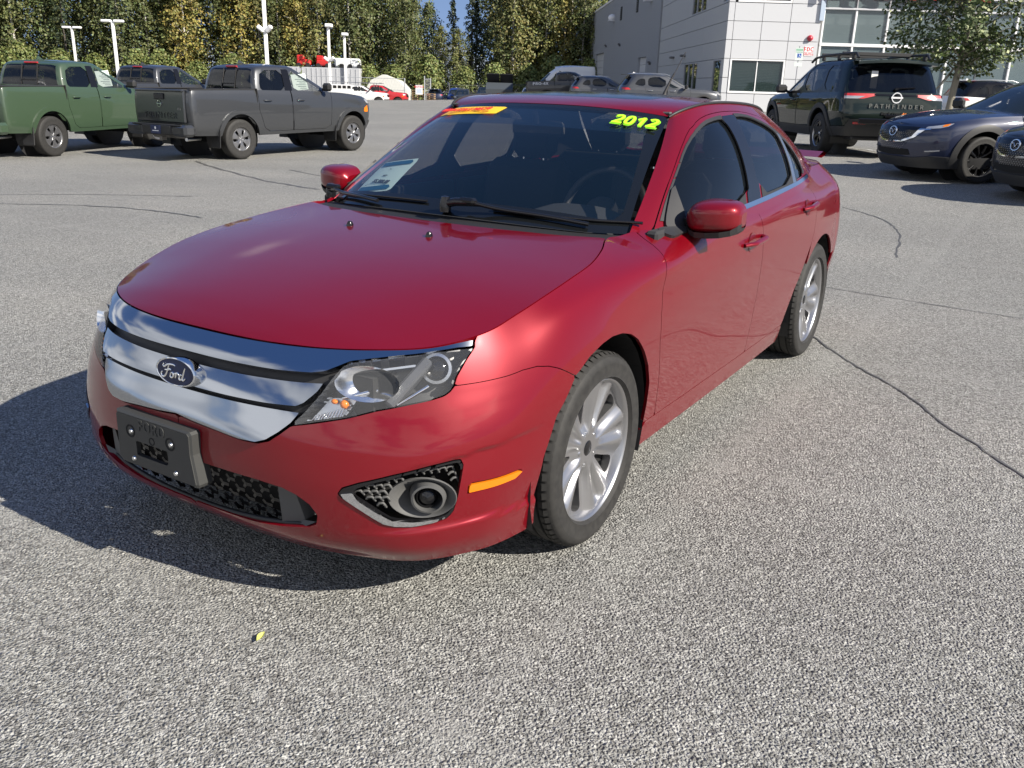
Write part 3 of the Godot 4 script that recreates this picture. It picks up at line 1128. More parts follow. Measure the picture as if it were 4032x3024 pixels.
func red_sedan() -> void:
	var car := thing("red_sedan", "red four-door sedan in the foreground with a green 2012 on its windshield", "car")
	var d := fusion_sheets()
	var ring: Patch = d.ring
	var side: Patch = d.side
	var wind: Patch = d.wind
	var red: Material = M.red
	var lamp := p2([1.94, 3.87, 2.38, 4.11, 2.7, 4.28, 3.12, 4.55, 3.59, 4.72, 3.94, 4.82, 4.17, 4.92, 4.29, 5.08, 4.34, 5.24, 4.4, 5.54, 4.52, 5.88, 4.64, 6.26, 4.76, 6.58, 4.4, 6.68, 4.01, 6.73, 3.38, 6.64, 2.95, 6.50, 2.68, 6.36, 2.57, 6.2, 2.51, 5.97, 2.37, 5.47, 2.2, 4.85, 2.05, 4.35, 1.93, 4.03])
	var farch := p2([6.50, -0.5, 6.53, 1.08, 6.53, 2.19, 6.67, 3.15, 7.1, 4.07, 7.6, 4.41, 8.12, 4.58, 8.54, 4.62, 9.0, 4.53, 9.45, 4.33, 9.91, 4.01, 10.4, 3.55, 10.9, 3.02, 11.35, 2.37, 11.6, 1.61, 11.68, 1.0, 11.5, 0.0, 11.4, -0.5])
	var rarch := []
	for k in 25:
		var a := PI * 1.12 - (PI * 1.24) * k / 24.0
		var fz := -2.715 - cos(a) * -0.40
		var yy := 0.335 + sin(a) * 0.382
		rarch.append(ring_cv(ring, fz, yy))
	# ---- painted panels
	var bump_seam := p2([4.34, 5.24, 5.41, 5.23, 5.79, 5.25, 6.16, 5.14, 6.44, 4.92, 6.68, 4.65, 7.1, 4.09])
	var grille_low := p2([-0.6, 3.28, 0.0, 3.26, 0.32, 3.18, 0.73, 3.13, 1.13, 3.05, 1.40, 3.07, 1.58, 3.20, 1.75, 3.52, 1.9, 3.86])
	var bumper := []
	bumper.append_array(p2([0.0, 0.0, 0.0, 3.26]))
	bumper.append_array(grille_low.slice(1))
	bumper.append_array(lamp.slice(0, 9))
	bumper.append_array(bump_seam.slice(1))
	bumper.append_array(p2([7.3, 3.6, 7.0, 2.0, 6.9, 0.0]))
	var intake := p2([-1.0, 2.14, 0.0, 2.15, 0.8, 2.16, 1.4, 2.15, 1.81, 2.1, 2.03, 2.0, 2.25, 1.82, 2.37, 1.62, 2.34, 1.42, 2.2, 1.33, 1.72, 1.2, 1.18, 1.08, 0.4, 1.04, 0.0, 1.03, -1.0, 1.04])
	var fog := p2([2.7, 2.17, 2.76, 2.3, 3.01, 2.43, 3.52, 2.6, 4.15, 2.76, 4.54, 2.82, 4.66, 2.81, 4.73, 2.67, 4.74, 2.45, 4.74, 1.96, 4.71, 1.63, 4.61, 1.51, 4.37, 1.46, 3.99, 1.44, 3.67, 1.47, 3.47, 1.53, 3.28, 1.66, 2.99, 1.88, 2.75, 2.08])
	var mark := p2([4.93, 1.98, 4.92, 2.2, 6.1, 2.16, 6.19, 2.1, 6.05, 1.98])
	# the pressed lines of the bumper: a crease above the fog light and the apron step under it
	var pressed := Raised.new().over(ring, func(c: float, v: float) -> float:
		var vc := tab(c, [2.6, 3.09, 3.74, 4.54, 5.19, 6.05, 6.7], [2.36, 2.48, 2.68, 2.84, 2.96, 3.03, 3.04])
		var vl := tab(c, [2.0, 3.2, 3.5, 4.2, 5.0, 5.95, 6.6], [1.22, 1.42, 1.42, 1.41, 1.41, 1.33, 1.10])
		var up := 0.007 * smoothstep(vc - 0.03, vc + 0.07, v) * smoothstep(vc + 1.5, vc + 0.1, v) * smoothstep(2.9, 4.6, c) * smoothstep(6.6, 5.6, c)
		var low := 0.011 * smoothstep(vl + 0.03, vl - 0.09, v) * smoothstep(2.6, 4.0, c)
		return up + low)
	var b := panel(pressed, bumper, [intake, fog, mark, farch, lamp], 0.013, {"inset": 0.0015})
	var bp := part(car, "front_bumper", half_mir(b), red)
	# lower lip: a fold under the bumper
	var lip := MB.new()
	for i in 56:
		for sgn in [1.0, -1.0]:
			var q := []
			for e in [[i, 0], [i + 1, 0], [i + 1, 1], [i, 1]]:
				var c: float = e[0] * 6.5 / 56.0
				var pt := ring.at(c, 0.0)
				var nn := ring.nor(c, 0.3)
				q.append((pt - Vector3(nn.x, 0.0, nn.z) * 0.05 * e[1] - Vector3(0, 0.006, 0) * e[1]) * Vector3(sgn, 1, 1))
			lip.face(q, Vector3(0, 0.5, 0))
	part(bp, "lip", lip, M.black_plastic)
	var fend := []
	fend.append_array(p2([4.34, 5.24, 4.4, 5.54, 4.52, 5.88, 4.64, 6.26, 4.76, 6.58, 4.76, 6.80, 4.80, 7.0, 12.86, 7.0, 12.5, 6.45, 12.0, 5.85, 11.68, 5.2, 11.62, 4.4, 11.85, 3.47, 12.45, 2.23, 12.8, 1.06, 11.2, 1.06, 10.0, 3.0, 8.5, 4.4, 7.1, 4.09]))
	var bs2 := bump_seam.duplicate()
	bs2.reverse()
	fend.append_array(bs2.slice(1, bs2.size() - 1))
	var fm := panel(ring, fend, [farch], 0.016)
	var fdoor := p2([12.86, 7.0, 12.5, 6.45, 12.0, 5.85, 11.68, 5.2, 11.62, 4.4, 11.85, 3.47, 12.45, 2.23, 12.8, 1.06, 17.2, 1.06, 17.22, 1.73, 17.24, 3.0, 17.12, 4.6, 17.02, 5.67, 16.95, 6.28, 16.92, 7.0])
	var rdoor := p2([17.2, 1.06, 17.22, 1.73, 17.24, 3.0, 17.12, 4.6, 17.02, 5.67, 16.95, 6.28, 16.92, 7.0, 20.45, 7.0, 20.62, 6.2, 20.6, 5.4, 20.4, 4.6, 20.2, 4.1, 19.3, 2.4, 18.95, 1.06])
	var quarter := p2([20.45, 7.0, 20.62, 6.2, 20.6, 5.4, 20.4, 4.6, 20.2, 4.1, 20.0, 3.0, 25.2, 3.0, 25.6, 3.6, 26.6, 4.2, 27.0, 4.3, 30.0, 4.3, 30.0, 7.0])
	var tail := p2([26.35, 4.7, 26.2, 5.6, 26.5, 6.25, 27.4, 6.35, 28.2, 6.2, 28.5, 5.6, 28.3, 4.9, 27.3, 4.6])
	var rbump := p2([25.2, 3.0, 25.6, 3.6, 26.6, 4.2, 27.0, 4.3, 30.0, 4.3, 30.0, 0.0, 23.8, 0.0, 23.9, 1.5, 24.4, 3.0])
	var rock := p2([11.3, 1.06, 12.8, 1.06, 17.2, 1.06, 18.95, 1.06, 19.0, 0.0, 11.3, 0.0])
	var pieces := [["front_fender", fm], ["front_door", panel(ring, fdoor, [], 0.02)], ["rear_door", panel(ring, rdoor, [rarch], 0.022)], ["quarter_panel", panel(ring, quarter, [rarch, tail], 0.03)], ["rear_bumper", panel(ring, rbump, [rarch], 0.035)], ["rocker_panel", panel(ring, rock, [farch, rarch], 0.03)]]
	var doors := []
	for pc in pieces:
		if pc[0] == "quarter_panel" or pc[0] == "rear_bumper":
			part(car, pc[0], half_mir(pc[1]), red)
			continue
		for sd in 2:
			var o := part(car, pc[0], pc[1] if sd == 0 else pc[1].mir(), red)
			doors.append(o)
	# ---- hood
	var hc := [0.0, 0.6, 1.2, 2.0, 3.0, 4.0, 5.0, 6.0, 7.0, 8.0, 9.0, 10.0, 11.0, 12.0]
	var hr := []
	for a in [-1.0, -0.86, -0.68, -0.5, -0.25, 0.0, 0.25, 0.5, 0.68, 0.86, 1.0]:
		var row := PackedVector3Array()
		for c in hc:
			var e := ring.at(c, 7.0)
			var yc := tab(e.z, [-0.5, -0.3, -0.1, 0.1, 0.3, 0.5, 0.62, 0.72, 0.79, 0.825, 0.84], [0.992, 0.985, 0.970, 0.951, 0.926, 0.893, 0.867, 0.839, 0.811, 0.793, 0.781])
			var t := absf(a)
			var bul := pow(t, 2.3)
			# the raised middle of the hood ends at a soft crease
			row.append(Vector3(a * e.x, lerpf(yc, e.y, bul), e.z))
		hr.append(row)
	var hood := Patch.new().setup(hr, false, false, Vector3.UP)
	var ho := []
	var edge := []
	for k in 90:
		var c := 10.96 * k / 89.0
		var e := ring.at(c, 7.0)
		edge.append(Vector2(e.x, e.z))
	ho.append_array(edge)
	for q in spline(p2([0.70, -0.342, 0.66, -0.325, 0.5, -0.265, 0.25, -0.215, 0.0, -0.20]), 5).slice(1):
		ho.append(q)
	var full := ho.duplicate()
	for k in range(ho.size() - 2, 0, -1):
		full.append(Vector2(-ho[k].x, ho[k].y))
	var hm := panel(hood, full, [], 0.02, {"map": 1, "inset": 0.003, "skirt": 0.016})
	# a small ding in the metal near the front edge
	for i in hm.p.size():
		var q := hm.p[i] - Vector3(-0.235, hm.p[i].y, 0.655)
		var dd := q.length()
		if dd < 0.035:
			hm.p[i].y -= 0.003 * (1.0 - dd / 0.035)
	var hn := part(car, "hood", hm, red)
	for sx in [-0.183, 0.183]:
		var nz := MB.new()
		nz.lathe([Vector2(0.0, 0.018), Vector2(0.007, 0.016), Vector2(0.012, 0.006), Vector2(0.013, -0.004)], 10, Transform3D(Basis.from_scale(Vector3(0.9, 1, 1.25)), Vector3(sx, hood_y(hood, sx, -0.005), -0.005)))
		part(hn, "washer_nozzle", nz, M.black_gloss)
	# engine bay floor, hidden inner body; front boxes added to block sun leaks
	var inner := MB.new()
	inner.bx(Vector3(0, 0.47, 0.33), Vector3(1.16, 0.50, 0.86))
	inner.bx(Vector3(0, 0.232, 0.26), Vector3(1.0, 0.03, 0.9))
	inner.bx(Vector3(0, 0.70, 0.02), Vector3(1.2, 0.2, 0.6))
	inner.bx(Vector3(0, 0.36, 0.66), Vector3(0.92, 0.2, 0.16))
	inner.bx(Vector3(0, 0.235, -1.4), Vector3(1.62, 0.05, 3.0))
	inner.bx(Vector3(0, 0.62, -0.42), Vector3(1.5, 0.66, 0.04))
	inner.bx(Vector3(0, 0.6, -3.2), Vector3(1.2, 0.6, 0.9))
	part(car, "underbody", inner, M.void)
	var wells := MB.new()
	for fz in [0.0, -2.728]:
		for sx in [-1.0, 1.0]:
			var m := 18
			for k in m:
				var a0 := -0.35 + (PI + 0.7) * k / m
				var a1 := -0.35 + (PI + 0.7) * (k + 1) / m
				var r := 0.405
				var q := []
				for e in [[a0, 0.868], [a1, 0.868], [a1, 0.52], [a0, 0.52]]:
					q.append(Vector3(sx * e[1], 0.33 + sin(e[0]) * r, fz + cos(e[0]) * r))
				wells.face(q, Vector3(sx * 0.7, 2.0 * (0.33 + sin(a0) * r) - 0.33, fz + 2 * cos(a0) * r))
			wells.disc(Vector3(sx * 0.52, 0.33, fz), Vector3(sx, 0, 0), 0.41, 24)
	part(car, "wheel_arch_liner", wells, M.black_plastic)
	# ---- grille
	var gr := sub(car, "grille")
	var bars := [
		["upper_bar", p2([0.0, 5.83, 0.8, 5.82, 1.6, 5.80, 2.14, 5.83, 2.34, 5.92, 2.5, 6.15, 2.66, 6.42, 2.95, 6.56, 3.38, 6.70, 4.01, 6.79, 4.4, 6.76, 4.70, 6.66, 4.72, 6.90, 4.4, 6.95, 3.0, 6.97, 1.5, 6.97, 0.0, 6.97]), [5.8, 0.006, 6.97, 0.0]],
		["middle_bar", p2([0.0, 4.56, 1.5, 4.55, 1.96, 4.58, 2.06, 4.72, 2.24, 5.2, 2.30, 5.46, 2.0, 5.44, 0.0, 5.42]), [4.5, 0.009, 5.45, -0.004]],
		["lower_bar", p2([0.0, 3.34, 0.32, 3.26, 0.73, 3.2, 1.13, 3.12, 1.40, 3.14, 1.56, 3.27, 1.72, 3.56, 1.88, 3.95, 1.98, 4.33, 1.6, 4.34, 0.0, 4.31]), [3.1, 0.012, 4.33, -0.006]]]
	for bb in bars:
		var m := panel(ring, bb[1], [], 0.012, {"tilt": bb[2], "inset": 0.0, "skirt": 0.03})
		part(gr, bb[0], half_mir(m), M.chrome_dark)
	var back := panel(ring, p2([0.0, 3.2, 1.5, 3.1, 1.9, 3.8, 2.1, 4.4, 2.5, 5.9, 2.6, 6.5, 0.0, 6.9]), [], 0.04, {"off": -0.032, "inset": 0.0, "skirt": 0.0})
	part(gr, "backing", half_mir(back), M.black_plastic)
	# badge
	var bd := sub(gr, "badge", frame(Vector3(0, 0.669, 0.916), Vector3(0, 0.16, 1)))
	var ov := MB.new()
	ov.lathe([Vector2(0.0, 0.021), Vector2(0.064, 0.020), Vector2(0.0675, 0.023), Vector2(0.0715, 0.021), Vector2(0.0745, 0.010), Vector2(0.0745, -0.01)], 48, Transform3D(Basis(Vector3(1.19, 0, 0), Vector3(0, 0, 1), Vector3(0, -0.56, 0)), Vector3.ZERO))
	part(bd, "badge_rim", ov, M.chrome)
	var fld := MB.new()
	fld.lathe([Vector2(0.0, 0.0228), Vector2(0.0645, 0.0216), Vector2(0.0655, 0.018)], 48, Transform3D(Basis(Vector3(1.19, 0, 0), Vector3(0, 0, 1), Vector3(0, -0.56, 0)), Vector3.ZERO))
	part(bd, "badge_field", fld, M.badge_blue)
	var scr := MB.new()
	var strokes := [
		[-40, 16, -44, 11, -38, 8, -30, 13, -18, 16, -4, 17, 4, 15], [-22, 15, -25, 4, -30, -8, -38, -15, -47, -13, -49, -7, -44, -4], [-36, 1, -26, 2, -16, 5, -12, 3],
		[-8, -1, -13, -4, -14, -11, -8, -13, -3, -9, -3, -3, -8, -1, 0, -3, 6, 0], [6, 0, 7, -3, 5, -12], [6, -4, 11, 0, 16, -1, 17, -4],
		[30, -2, 24, -2, 20, -8, 22, -13, 27, -12, 32, -5], [40, 16, 37, 8, 33, -5, 32, -11, 36, -13, 43, -7]]
	for st in strokes:
		var pts := []
		var rad := []
		var sp := spline(p2(st), 5)
		for i in sp.size():
			pts.append(Vector3(sp[i].x * 0.00112, sp[i].y * 0.00125 - 0.001, 0.0235))
			rad.append(0.0030 * (0.65 + 0.5 * sin(PI * (i + 0.5) / sp.size())))
		scr.tube(pts, rad, 6)
	part(bd, "script", scr, M.chrome_bright)
	# ---- lower intake: honeycomb mesh, fins, tray
	var it := sub(car, "lower_intake")
	var ib := panel(ring, p2([0.0, 0.95, 2.6, 1.2, 2.6, 2.2, 0.0, 2.3]), [], 0.05, {"off": -0.085, "inset": 0.0, "skirt": 0.0})
	part(it, "backing", half_mir(ib), M.void)
	var comb := MB.new()
	for row in 7:
		for col in range(-13, 14):
			var cx := col * 0.066 + (0.033 if row % 2 == 1 else 0.0)
			var cy := 0.262 + row * 0.025
			for e in [[0.0115, 0.0125, 0.0215, 0.0], [0.0215, 0.0, 0.0445, 0.0], [0.0115, -0.0125, 0.0215, 0.0]]:
				var a := Vector2(cx - 0.0165 + e[0], cy + e[1])
				var bq := Vector2(cx - 0.0165 + e[2], cy + e[3])
				if absf(a.x) > 0.37 or absf(bq.x) > 0.37:
					continue
				var za := intake_z(ring, absf(a.x), a.y) - 0.05
				var zb := intake_z(ring, absf(bq.x), bq.y) - 0.05
				comb.beam(Vector3(a.x, a.y, za), Vector3(bq.x, bq.y, zb), 0.010, 0.0022, 0.0, Vector3(0, 0, 1))
	tag(part(it, "honeycomb_mesh", comb, M.black_gloss), "", "", "", "stuff")
	for sx in [1.0, -1.0]:
		var fin := MB.new()
		var o1 := []
		for e in [[0.362, 0.43, 0.0], [0.400, 0.42, -0.012], [0.425, 0.31, -0.012], [0.352, 0.272, 0.0]]:
			o1.append(Vector3(sx * e[0], e[1], intake_z(ring, e[0], e[1]) + e[2] - 0.012))
		fin.face(o1, Vector3(sx * 0.38, 0.35, 0.5))
		var o2 := []
		for e in [[0.400, 0.42, -0.024], [0.425, 0.31, -0.024], [0.43, 0.31, -0.10], [0.405, 0.42, -0.10]]:
			o2.append(Vector3(sx * e[0], e[1], intake_z(ring, e[0], e[1]) + e[2]))
		fin.face(o2, Vector3(sx * 0.30, 0.35, 0.8))
		var o3 := []
		for e in [[0.352, 0.272, -0.012], [0.42, 0.308, -0.024], [0.47, 0.318, -0.01], [0.44, 0.300, -0.004]]:
			o3.append(Vector3(sx * e[0], e[1], intake_z(ring, e[0], e[1]) + e[2]))
		fin.face(o3, Vector3(sx * 0.4, 0.1, 0.8))
		part(it, "fin", fin, M.trim_grey)
	var trayr := MB.new()
	var tp := []
	for k in 31:
		var x := lerpf(-0.44, 0.44, k / 30.0)
		tp.append(Vector3(x, 0.262 + 0.10 * x * x * 1.9, intake_z(ring, absf(x), 0.27) - 0.014))
	trayr.tube(tp, 0.008, 6)
	part(it, "lower_edge", trayr, M.black_plastic)
	var lipr := MB.new()
	var scr2 := [[-0.50, 0.305, 0.05, 0.02], [-0.47, 0.275, 0.06, 0.016], [-0.42, 0.262, 0.05, 0.014], [-0.43, 0.215, 0.075, 0.012], [-0.36, 0.207, 0.05, 0.008]]
	for e in scr2:
		var q := []
		for k in 9:
			var a := TAU * k / 9.0
			var rr: float = 0.75 + 0.35 * sin(k * 2.7 + e[0] * 30.0)
			var x: float = e[0] + cos(a) * e[2] * 0.5 * rr
			var y: float = e[1] + sin(a) * e[3] * rr
			var cv := ring_front(ring, absf(x), y)
			q.append((ring.at(cv.x, cv.y) + ring.nor(cv.x, cv.y) * 0.0015) * Vector3(-1, 1, 1))
		lipr.face(q, Vector3(0, 0.3, 0.3))
	part(bp, "scrape_marks", lipr, M.scrape, "grey scraped patches on the lip")
	# ---- licence plate bracket
	var pb := sub(car, "plate_bracket", frame(Vector3(-0.078, 0.432, 0.958), Vector3(0, 0.02, 1)))
	var br := MB.new()
	var outl := p2([-0.165, 0.088, 0.165, 0.088, 0.172, 0.08, 0.172, 0.02, 0.19, -0.068, 0.186, -0.078, -0.14, -0.078, -0.165, -0.06])
	var bout := PackedVector2Array(outl)
	br = plate_with_holes(bout, [PackedVector2Array(p2([-0.075, 0.008, 0.068, 0.008, 0.068, -0.038, -0.075, -0.038]))], 0.024)
	part(pb, "frame", br, M.bracket)
	var sc := MB.new()
	for e in [[-0.092, 0.034], [0.088, 0.034], [-0.09, -0.052], [0.10, -0.052]]:
		sc.lathe([Vector2(0.0, 0.006), Vector2(0.006, 0.005), Vector2(0.008, 0.0)], 10, Transform3D(Basis(Vector3(1, 0, 0), Vector3(0, 0, 1), Vector3(0, -1, 0)), Vector3(e[0], e[1], 0.024)))
	tag(part(pb, "screws", sc, M.chrome_dull), "", "", "", "stuff")
	var hol := MB.new()
	for e in [[-0.097, 0.034, 0.02], [0.083, 0.034, 0.02], [0.0, 0.022, 0.012]]:
		hol.lathe([Vector2(e[2] * 0.75, 0.0008), Vector2(e[2], 0.0012), Vector2(e[2] * 1.04, 0.0)], 16, Transform3D(Basis(Vector3(1, 0, 0), Vector3(0, 0, 1), Vector3(0, -1, 0)), Vector3(e[0], e[1], 0.024)))
	tag(part(pb, "screw_wells", hol, M.void), "", "", "", "stuff")
	text(pb, "embossed_word", "FORD", 0.034, Transform3D(Basis.IDENTITY, Vector3(0.0, 0.061, 0.0245)), M.bracket, 0.003)
	# ---- headlights
	for sd in [1.0, -1.0]:
		headlight(car, ring, lamp, sd)
		foglight(car, ring, fog, sd)
		var mk := panel(ring, mark, [], 0.008, {"off": 0.004, "skirt": 0.008, "inset": 0.0025})
		part(car, "side_marker", mk if sd > 0 else mk.mir(), M.amber)
		var tl := panel(ring, tail, [], 0.03, {"off": 0.003})
		part(car, "tail_light", tl if sd > 0 else tl.mir(), M.tail_red)
	# ---- windshield
	var wfull := p2([0.0, 0.0, 8.0, 0.0, 8.0, 4.0, 0.0, 4.0])
	var wclear := p2([0.22, 0.30, 1.2, 0.42, 2.5, 0.45, 4.0, 0.42, 5.5, 0.45, 6.8, 0.42, 7.75, 0.30, 7.72, 1.5, 7.6, 2.6, 7.35, 3.82, 6.0, 3.86, 4.0, 3.88, 2.0, 3.86, 0.65, 3.82, 0.4, 2.6, 0.26, 1.5])
	var ws := part(car, "windshield", panel(wind, soft(wclear), [], 0.03, {"inset": 0.0, "skirt": 0.0}), M.ws_glass)
	part(ws, "black_border", panel(wind, wfull, [soft(wclear)], 0.025, {"inset": 0.0, "skirt": 0.0}), M.frit)
	var shade := p2([0.65, 3.82, 7.35, 3.82, 7.52, 3.2, 6.0, 3.12, 4.0, 3.1, 2.0, 3.12, 0.5, 3.2])
	part(ws, "tinted_strip", panel(wind, shade, [], 0.03, {"off": -0.006, "inset": 0.0, "skirt": 0.0}), M.shade)
	# stickers
	var ban := panel(wind, p2([7.93, 3.46, 7.42, 3.84, 4.82, 3.79, 4.95, 3.47]), [], 0.02, {"off": 0.002, "inset": 0.0, "skirt": 0.0})
	var bn := part(ws, "price_banner", ban, M.yellow, "yellow strip with red lettering across the top corner of the glass")
	lay_text(bn, "lettering", "WHOLESALE PRICED", 0.026, wind, Vector2(6.2, 3.63), M.red_print, 0.0035, 1.0, 0.32)
	lay_text(ws, "year_digits", "2012", 0.074, wind, Vector2(1.04, 3.52), M.lime, 0.006, 0.82, 0.30, "fluorescent green number 2012 at the top driver side corner")
	lay_text(ws, "year_digits_outline", "2012", 0.078, wind, Vector2(1.03, 3.50), M.lime_dark, 0.003, 0.82, 0.30)
	# wipers
	var cowl := MB.new()
	for i in 40:
		var q := []
		for e in [[i, 0], [i + 1, 0], [i + 1, 1], [i, 1]]:
			var x: float = lerpf(-0.70, 0.70, e[0] / 40.0)
			var zf := tab(absf(x), [0.0, 0.25, 0.5, 0.66, 0.70], [-0.19, -0.205, -0.255, -0.315, -0.33])
			var zb := tab(absf(x), [0.0, 0.2, 0.4, 0.58, 0.712], [-0.275, -0.29, -0.33, -0.40, -0.49])
			q.append(Vector3(x, lerpf(0.958, 0.990 - 0.03 * x * x * 2.0, e[1]), lerpf(zf, zb, e[1])))
		cowl.face(q, Vector3(0, 0, -0.3))
	part(car, "cowl_panel", cowl, M.black_plastic)
	for wp in [[8.15, 5.5, 0.0], [3.7, 0.9, 0.02]]:
		var w := MB.new()
		var pts := []
		for k in 13:
			var c := lerpf(wp[0], wp[1], k / 12.0)
			var lift := 0.030 * exp(-pow(k - 1.5, 2.0) / 5.0)
			pts.append(wind.at(c, 0.10 + 0.10 * sin(PI * k / 12.0) + wp[2]) + wind.nor(c, 0.2) * (0.016 + lift))
		var rad := []
		for k in 13:
			rad.append(0.016 if k < 3 else 0.008)
		w.tube(pts, rad, 8)
		var bl := []
		for k in 13:
			bl.append(wind.at(lerpf(wp[0] - 0.9, wp[1] - 1.2, k / 12.0), 0.26 + 0.02 * k / 12.0) + wind.nor(4, 1) * 0.008)
		w.tube(bl, 0.006, 6)
		w.lathe([Vector2(0.0, 0.03), Vector2(0.016, 0.026), Vector2(0.022, 0.0), Vector2(0.022, -0.03)], 12, Transform3D(Basis.IDENTITY, pts[0]))
		w.bx(pts[2] + Vector3(0, 0.004, 0), Vector3(0.07, 0.024, 0.035), 0.008)
		part(car, "wiper", w, M.black_gloss)
	# ---- greenhouse
	var fg := soft(p2([1.46, 0.16, 1.16, 0.75, 1.30, 1.25, 1.53, 1.84, 1.98, 2.20, 2.59, 2.42, 3.21, 2.48, 3.62, 2.47, 3.72, 1.5, 3.74, 0.18]), 1)
	var rg := soft(p2([4.06, 0.19, 4.22, 2.50, 4.7, 2.52, 5.22, 2.44, 5.74, 2.19, 6.1, 1.85, 5.95, 1.2, 5.72, 0.17]), 1)
	var qg := soft(p2([5.86, 0.18, 6.05, 0.9, 6.22, 1.72, 6.52, 1.4, 6.72, 0.9, 6.66, 0.17]), 1)
	var dopen := soft(p2([0.92, 0.0, 0.93, 0.74, 1.02, 1.15, 1.24, 1.84, 1.65, 2.34, 2.34, 2.60, 3.02, 2.68, 4.0, 2.71, 5.06, 2.69, 6.0, 2.5, 6.62, 2.1, 6.85, 1.63, 6.97, 0.96, 6.98, 0.0, 6.98, -0.3, 0.92, -0.3]), 1)
	var frame_out := panel(side, p2([0.0, 0.0, 9.0, 0.0, 9.0, 3.0, 0.0, 3.0]), [dopen], 0.02, {"inset": 0.002})
	var sa := soft(p2([1.32, 0.0, 1.22, 0.2, 1.17, 0.55, 1.16, 1.05, 1.26, 0.98, 1.74, 0.42, 2.0, 0.0]), 1)
	var fr := panel(side, dopen, [fg, rg, qg], 0.016, {"inset": 0.002, "skirt": 0.002})
	var trim_in := panel(side, p2([0.0, 0.0, 9.0, 0.0, 9.0, 3.0, 0.0, 3.0]), [fg, rg, qg], 0.03, {"inset": 0.004, "skirt": 0.0, "off": -0.014})
	var blk := panel(side, p2([3.66, 0.06, 3.68, 1.5, 3.55, 2.56, 4.32, 2.58, 4.2, 1.5, 4.14, 0.06]), [fg, rg], 0.02, {"off": 0.004, "inset": 0.001, "skirt": 0.006})
	var gasket := panel(side, soft(p2([1.05, 0.04, 1.05, 0.75, 1.2, 1.28, 1.43, 1.90, 1.9, 2.28, 2.55, 2.52, 3.21, 2.58, 4.2, 2.62, 4.7, 2.62, 5.25, 2.54, 5.82, 2.29, 6.3, 1.95, 6.62, 1.5, 6.82, 0.95, 6.8, 0.04]), 1), [fg, rg, qg, p2([3.60, -0.2, 3.60, 2.7, 4.35, 2.7, 4.2, -0.2])], 0.014, {"off": 0.003, "inset": 0.0005, "skirt": 0.006})
	var belt := panel(side, p2([1.8, -0.02, 1.8, 0.115, 3.86, 0.115, 5.2, 0.115, 6.9, 0.115, 6.98, 0.04, 6.9, -0.02]), [], 0.012, {"off": 0.007, "inset": 0.0, "skirt": 0.009})
	var divb := panel(side, p2([5.71, 0.1, 5.96, 1.2, 6.12, 1.86, 6.23, 1.78, 6.06, 0.9, 5.88, 0.1]), [], 0.014, {"off": 0.005, "inset": 0.0, "skirt": 0.008})
	for sd in 2:
		var ml := func(m: MB) -> MB: return m if sd == 0 else m.mir()
		part(car, "roof_pillar", ml.call(frame_out), red)
		var wf := part(car, "window_frame", ml.call(fr), red)
		part(car, "pillar_trim", ml.call(trim_in), M.cabin_dark)
		part(wf, "centre_pillar_cover", ml.call(blk), M.black_gloss)
		part(wf, "window_seal", ml.call(gasket), M.black_plastic)
		part(wf, "belt_moulding", ml.call(belt), M.chrome)
		part(wf, "divider_bar", ml.call(divb), M.chrome_dull)
		for e in [[fg, "front_side_window"], [rg, "rear_side_window"], [qg, "quarter_window"]]:
			part(car, e[1], ml.call(panel(side, e[0], [], 0.04, {"off": -0.008, "inset": -0.004, "skirt": 0.0})), M.tint_glass)
		door_mirror(car, side, ring, sa, sd)
		for e in [[-1.25, -1.50, 0.846], [-2.20, -2.42, 0.905]]:
			handle(car, ring, e[0], e[1], e[2], sd)
	# roof
	var rrows := []
	for k in 10:
		var e := side.at(k, 3.0)
		var row := PackedVector3Array()
		for a in [1.0, 0.83, 0.6, 0.3, 0.0, -0.3, -0.6, -0.83, -1.0]:
			var zc := tab(float(k), [0, 1, 2, 3, 4, 5, 6, 7, 8, 9], [-1.045, -1.085, -1.17, -1.31, -1.51, -1.76, -2.0, -2.19, -2.33, -2.43])
			var yc := tab(zc, [-2.45, -2.3, -2.0, -1.7, -1.4, -1.2, -1.1, -1.045], [1.375, 1.405, 1.437, 1.447, 1.441, 1.424, 1.409, 1.394])
			var t := pow(absf(a), 2.4)
			row.append(Vector3(a * e.x, lerpf(yc, e.y, t), lerpf(zc, e.z, absf(a) * absf(a))))
		rrows.append(row)
	var roof := Patch.new().setup(rrows, false, false, Vector3.UP)
	var sun := soft(p2([1.75, 2.5, 4.0, 2.42, 6.25, 2.5, 6.3, 3.6, 6.25, 4.9, 1.75, 4.9, 1.7, 3.6]), 1)
	var rf := part(car, "roof", panel(roof, p2([0.0, 0.0, 8.0, 0.0, 8.0, 9.0, 0.0, 9.0]), [sun], 0.03, {"inset": 0.002}), red)
	part(rf, "sunroof", panel(roof, sun, [], 0.04, {"inset": 0.002}), M.black_gloss)
	for sd in [1.0, -1.0]:
		var dt := MB.new()
		var pts := []
		for k in 28:
			pts.append((side.at(9.0 * k / 27.0, 2.97) + Vector3(0.0, 0.004, 0)) * Vector3(sd, 1, 1))
		dt.tube(pts, 0.0065, 6)
		part(rf, "drip_moulding", dt, M.black_plastic)
	var an := MB.new()
	an.tube([Vector3(0.064, 1.432, -2.26), Vector3(0.064, 1.45, -2.27), Vector3(0.082, 1.52, -2.30), Vector3(0.092, 1.55, -2.315)], [0.012, 0.009, 0.0055, 0.0045], 8)
	an.tube([Vector3(0.092, 1.55, -2.315), Vector3(0.124, 1.66, -2.37)], 0.0022, 6)
	an.bx(Vector3(0.03, 1.432, -2.27), Vector3(0.09, 0.018, 0.06), 0.008)
	part(rf, "antenna", an, M.black_plastic)
	# back window and deck
	var brows := []
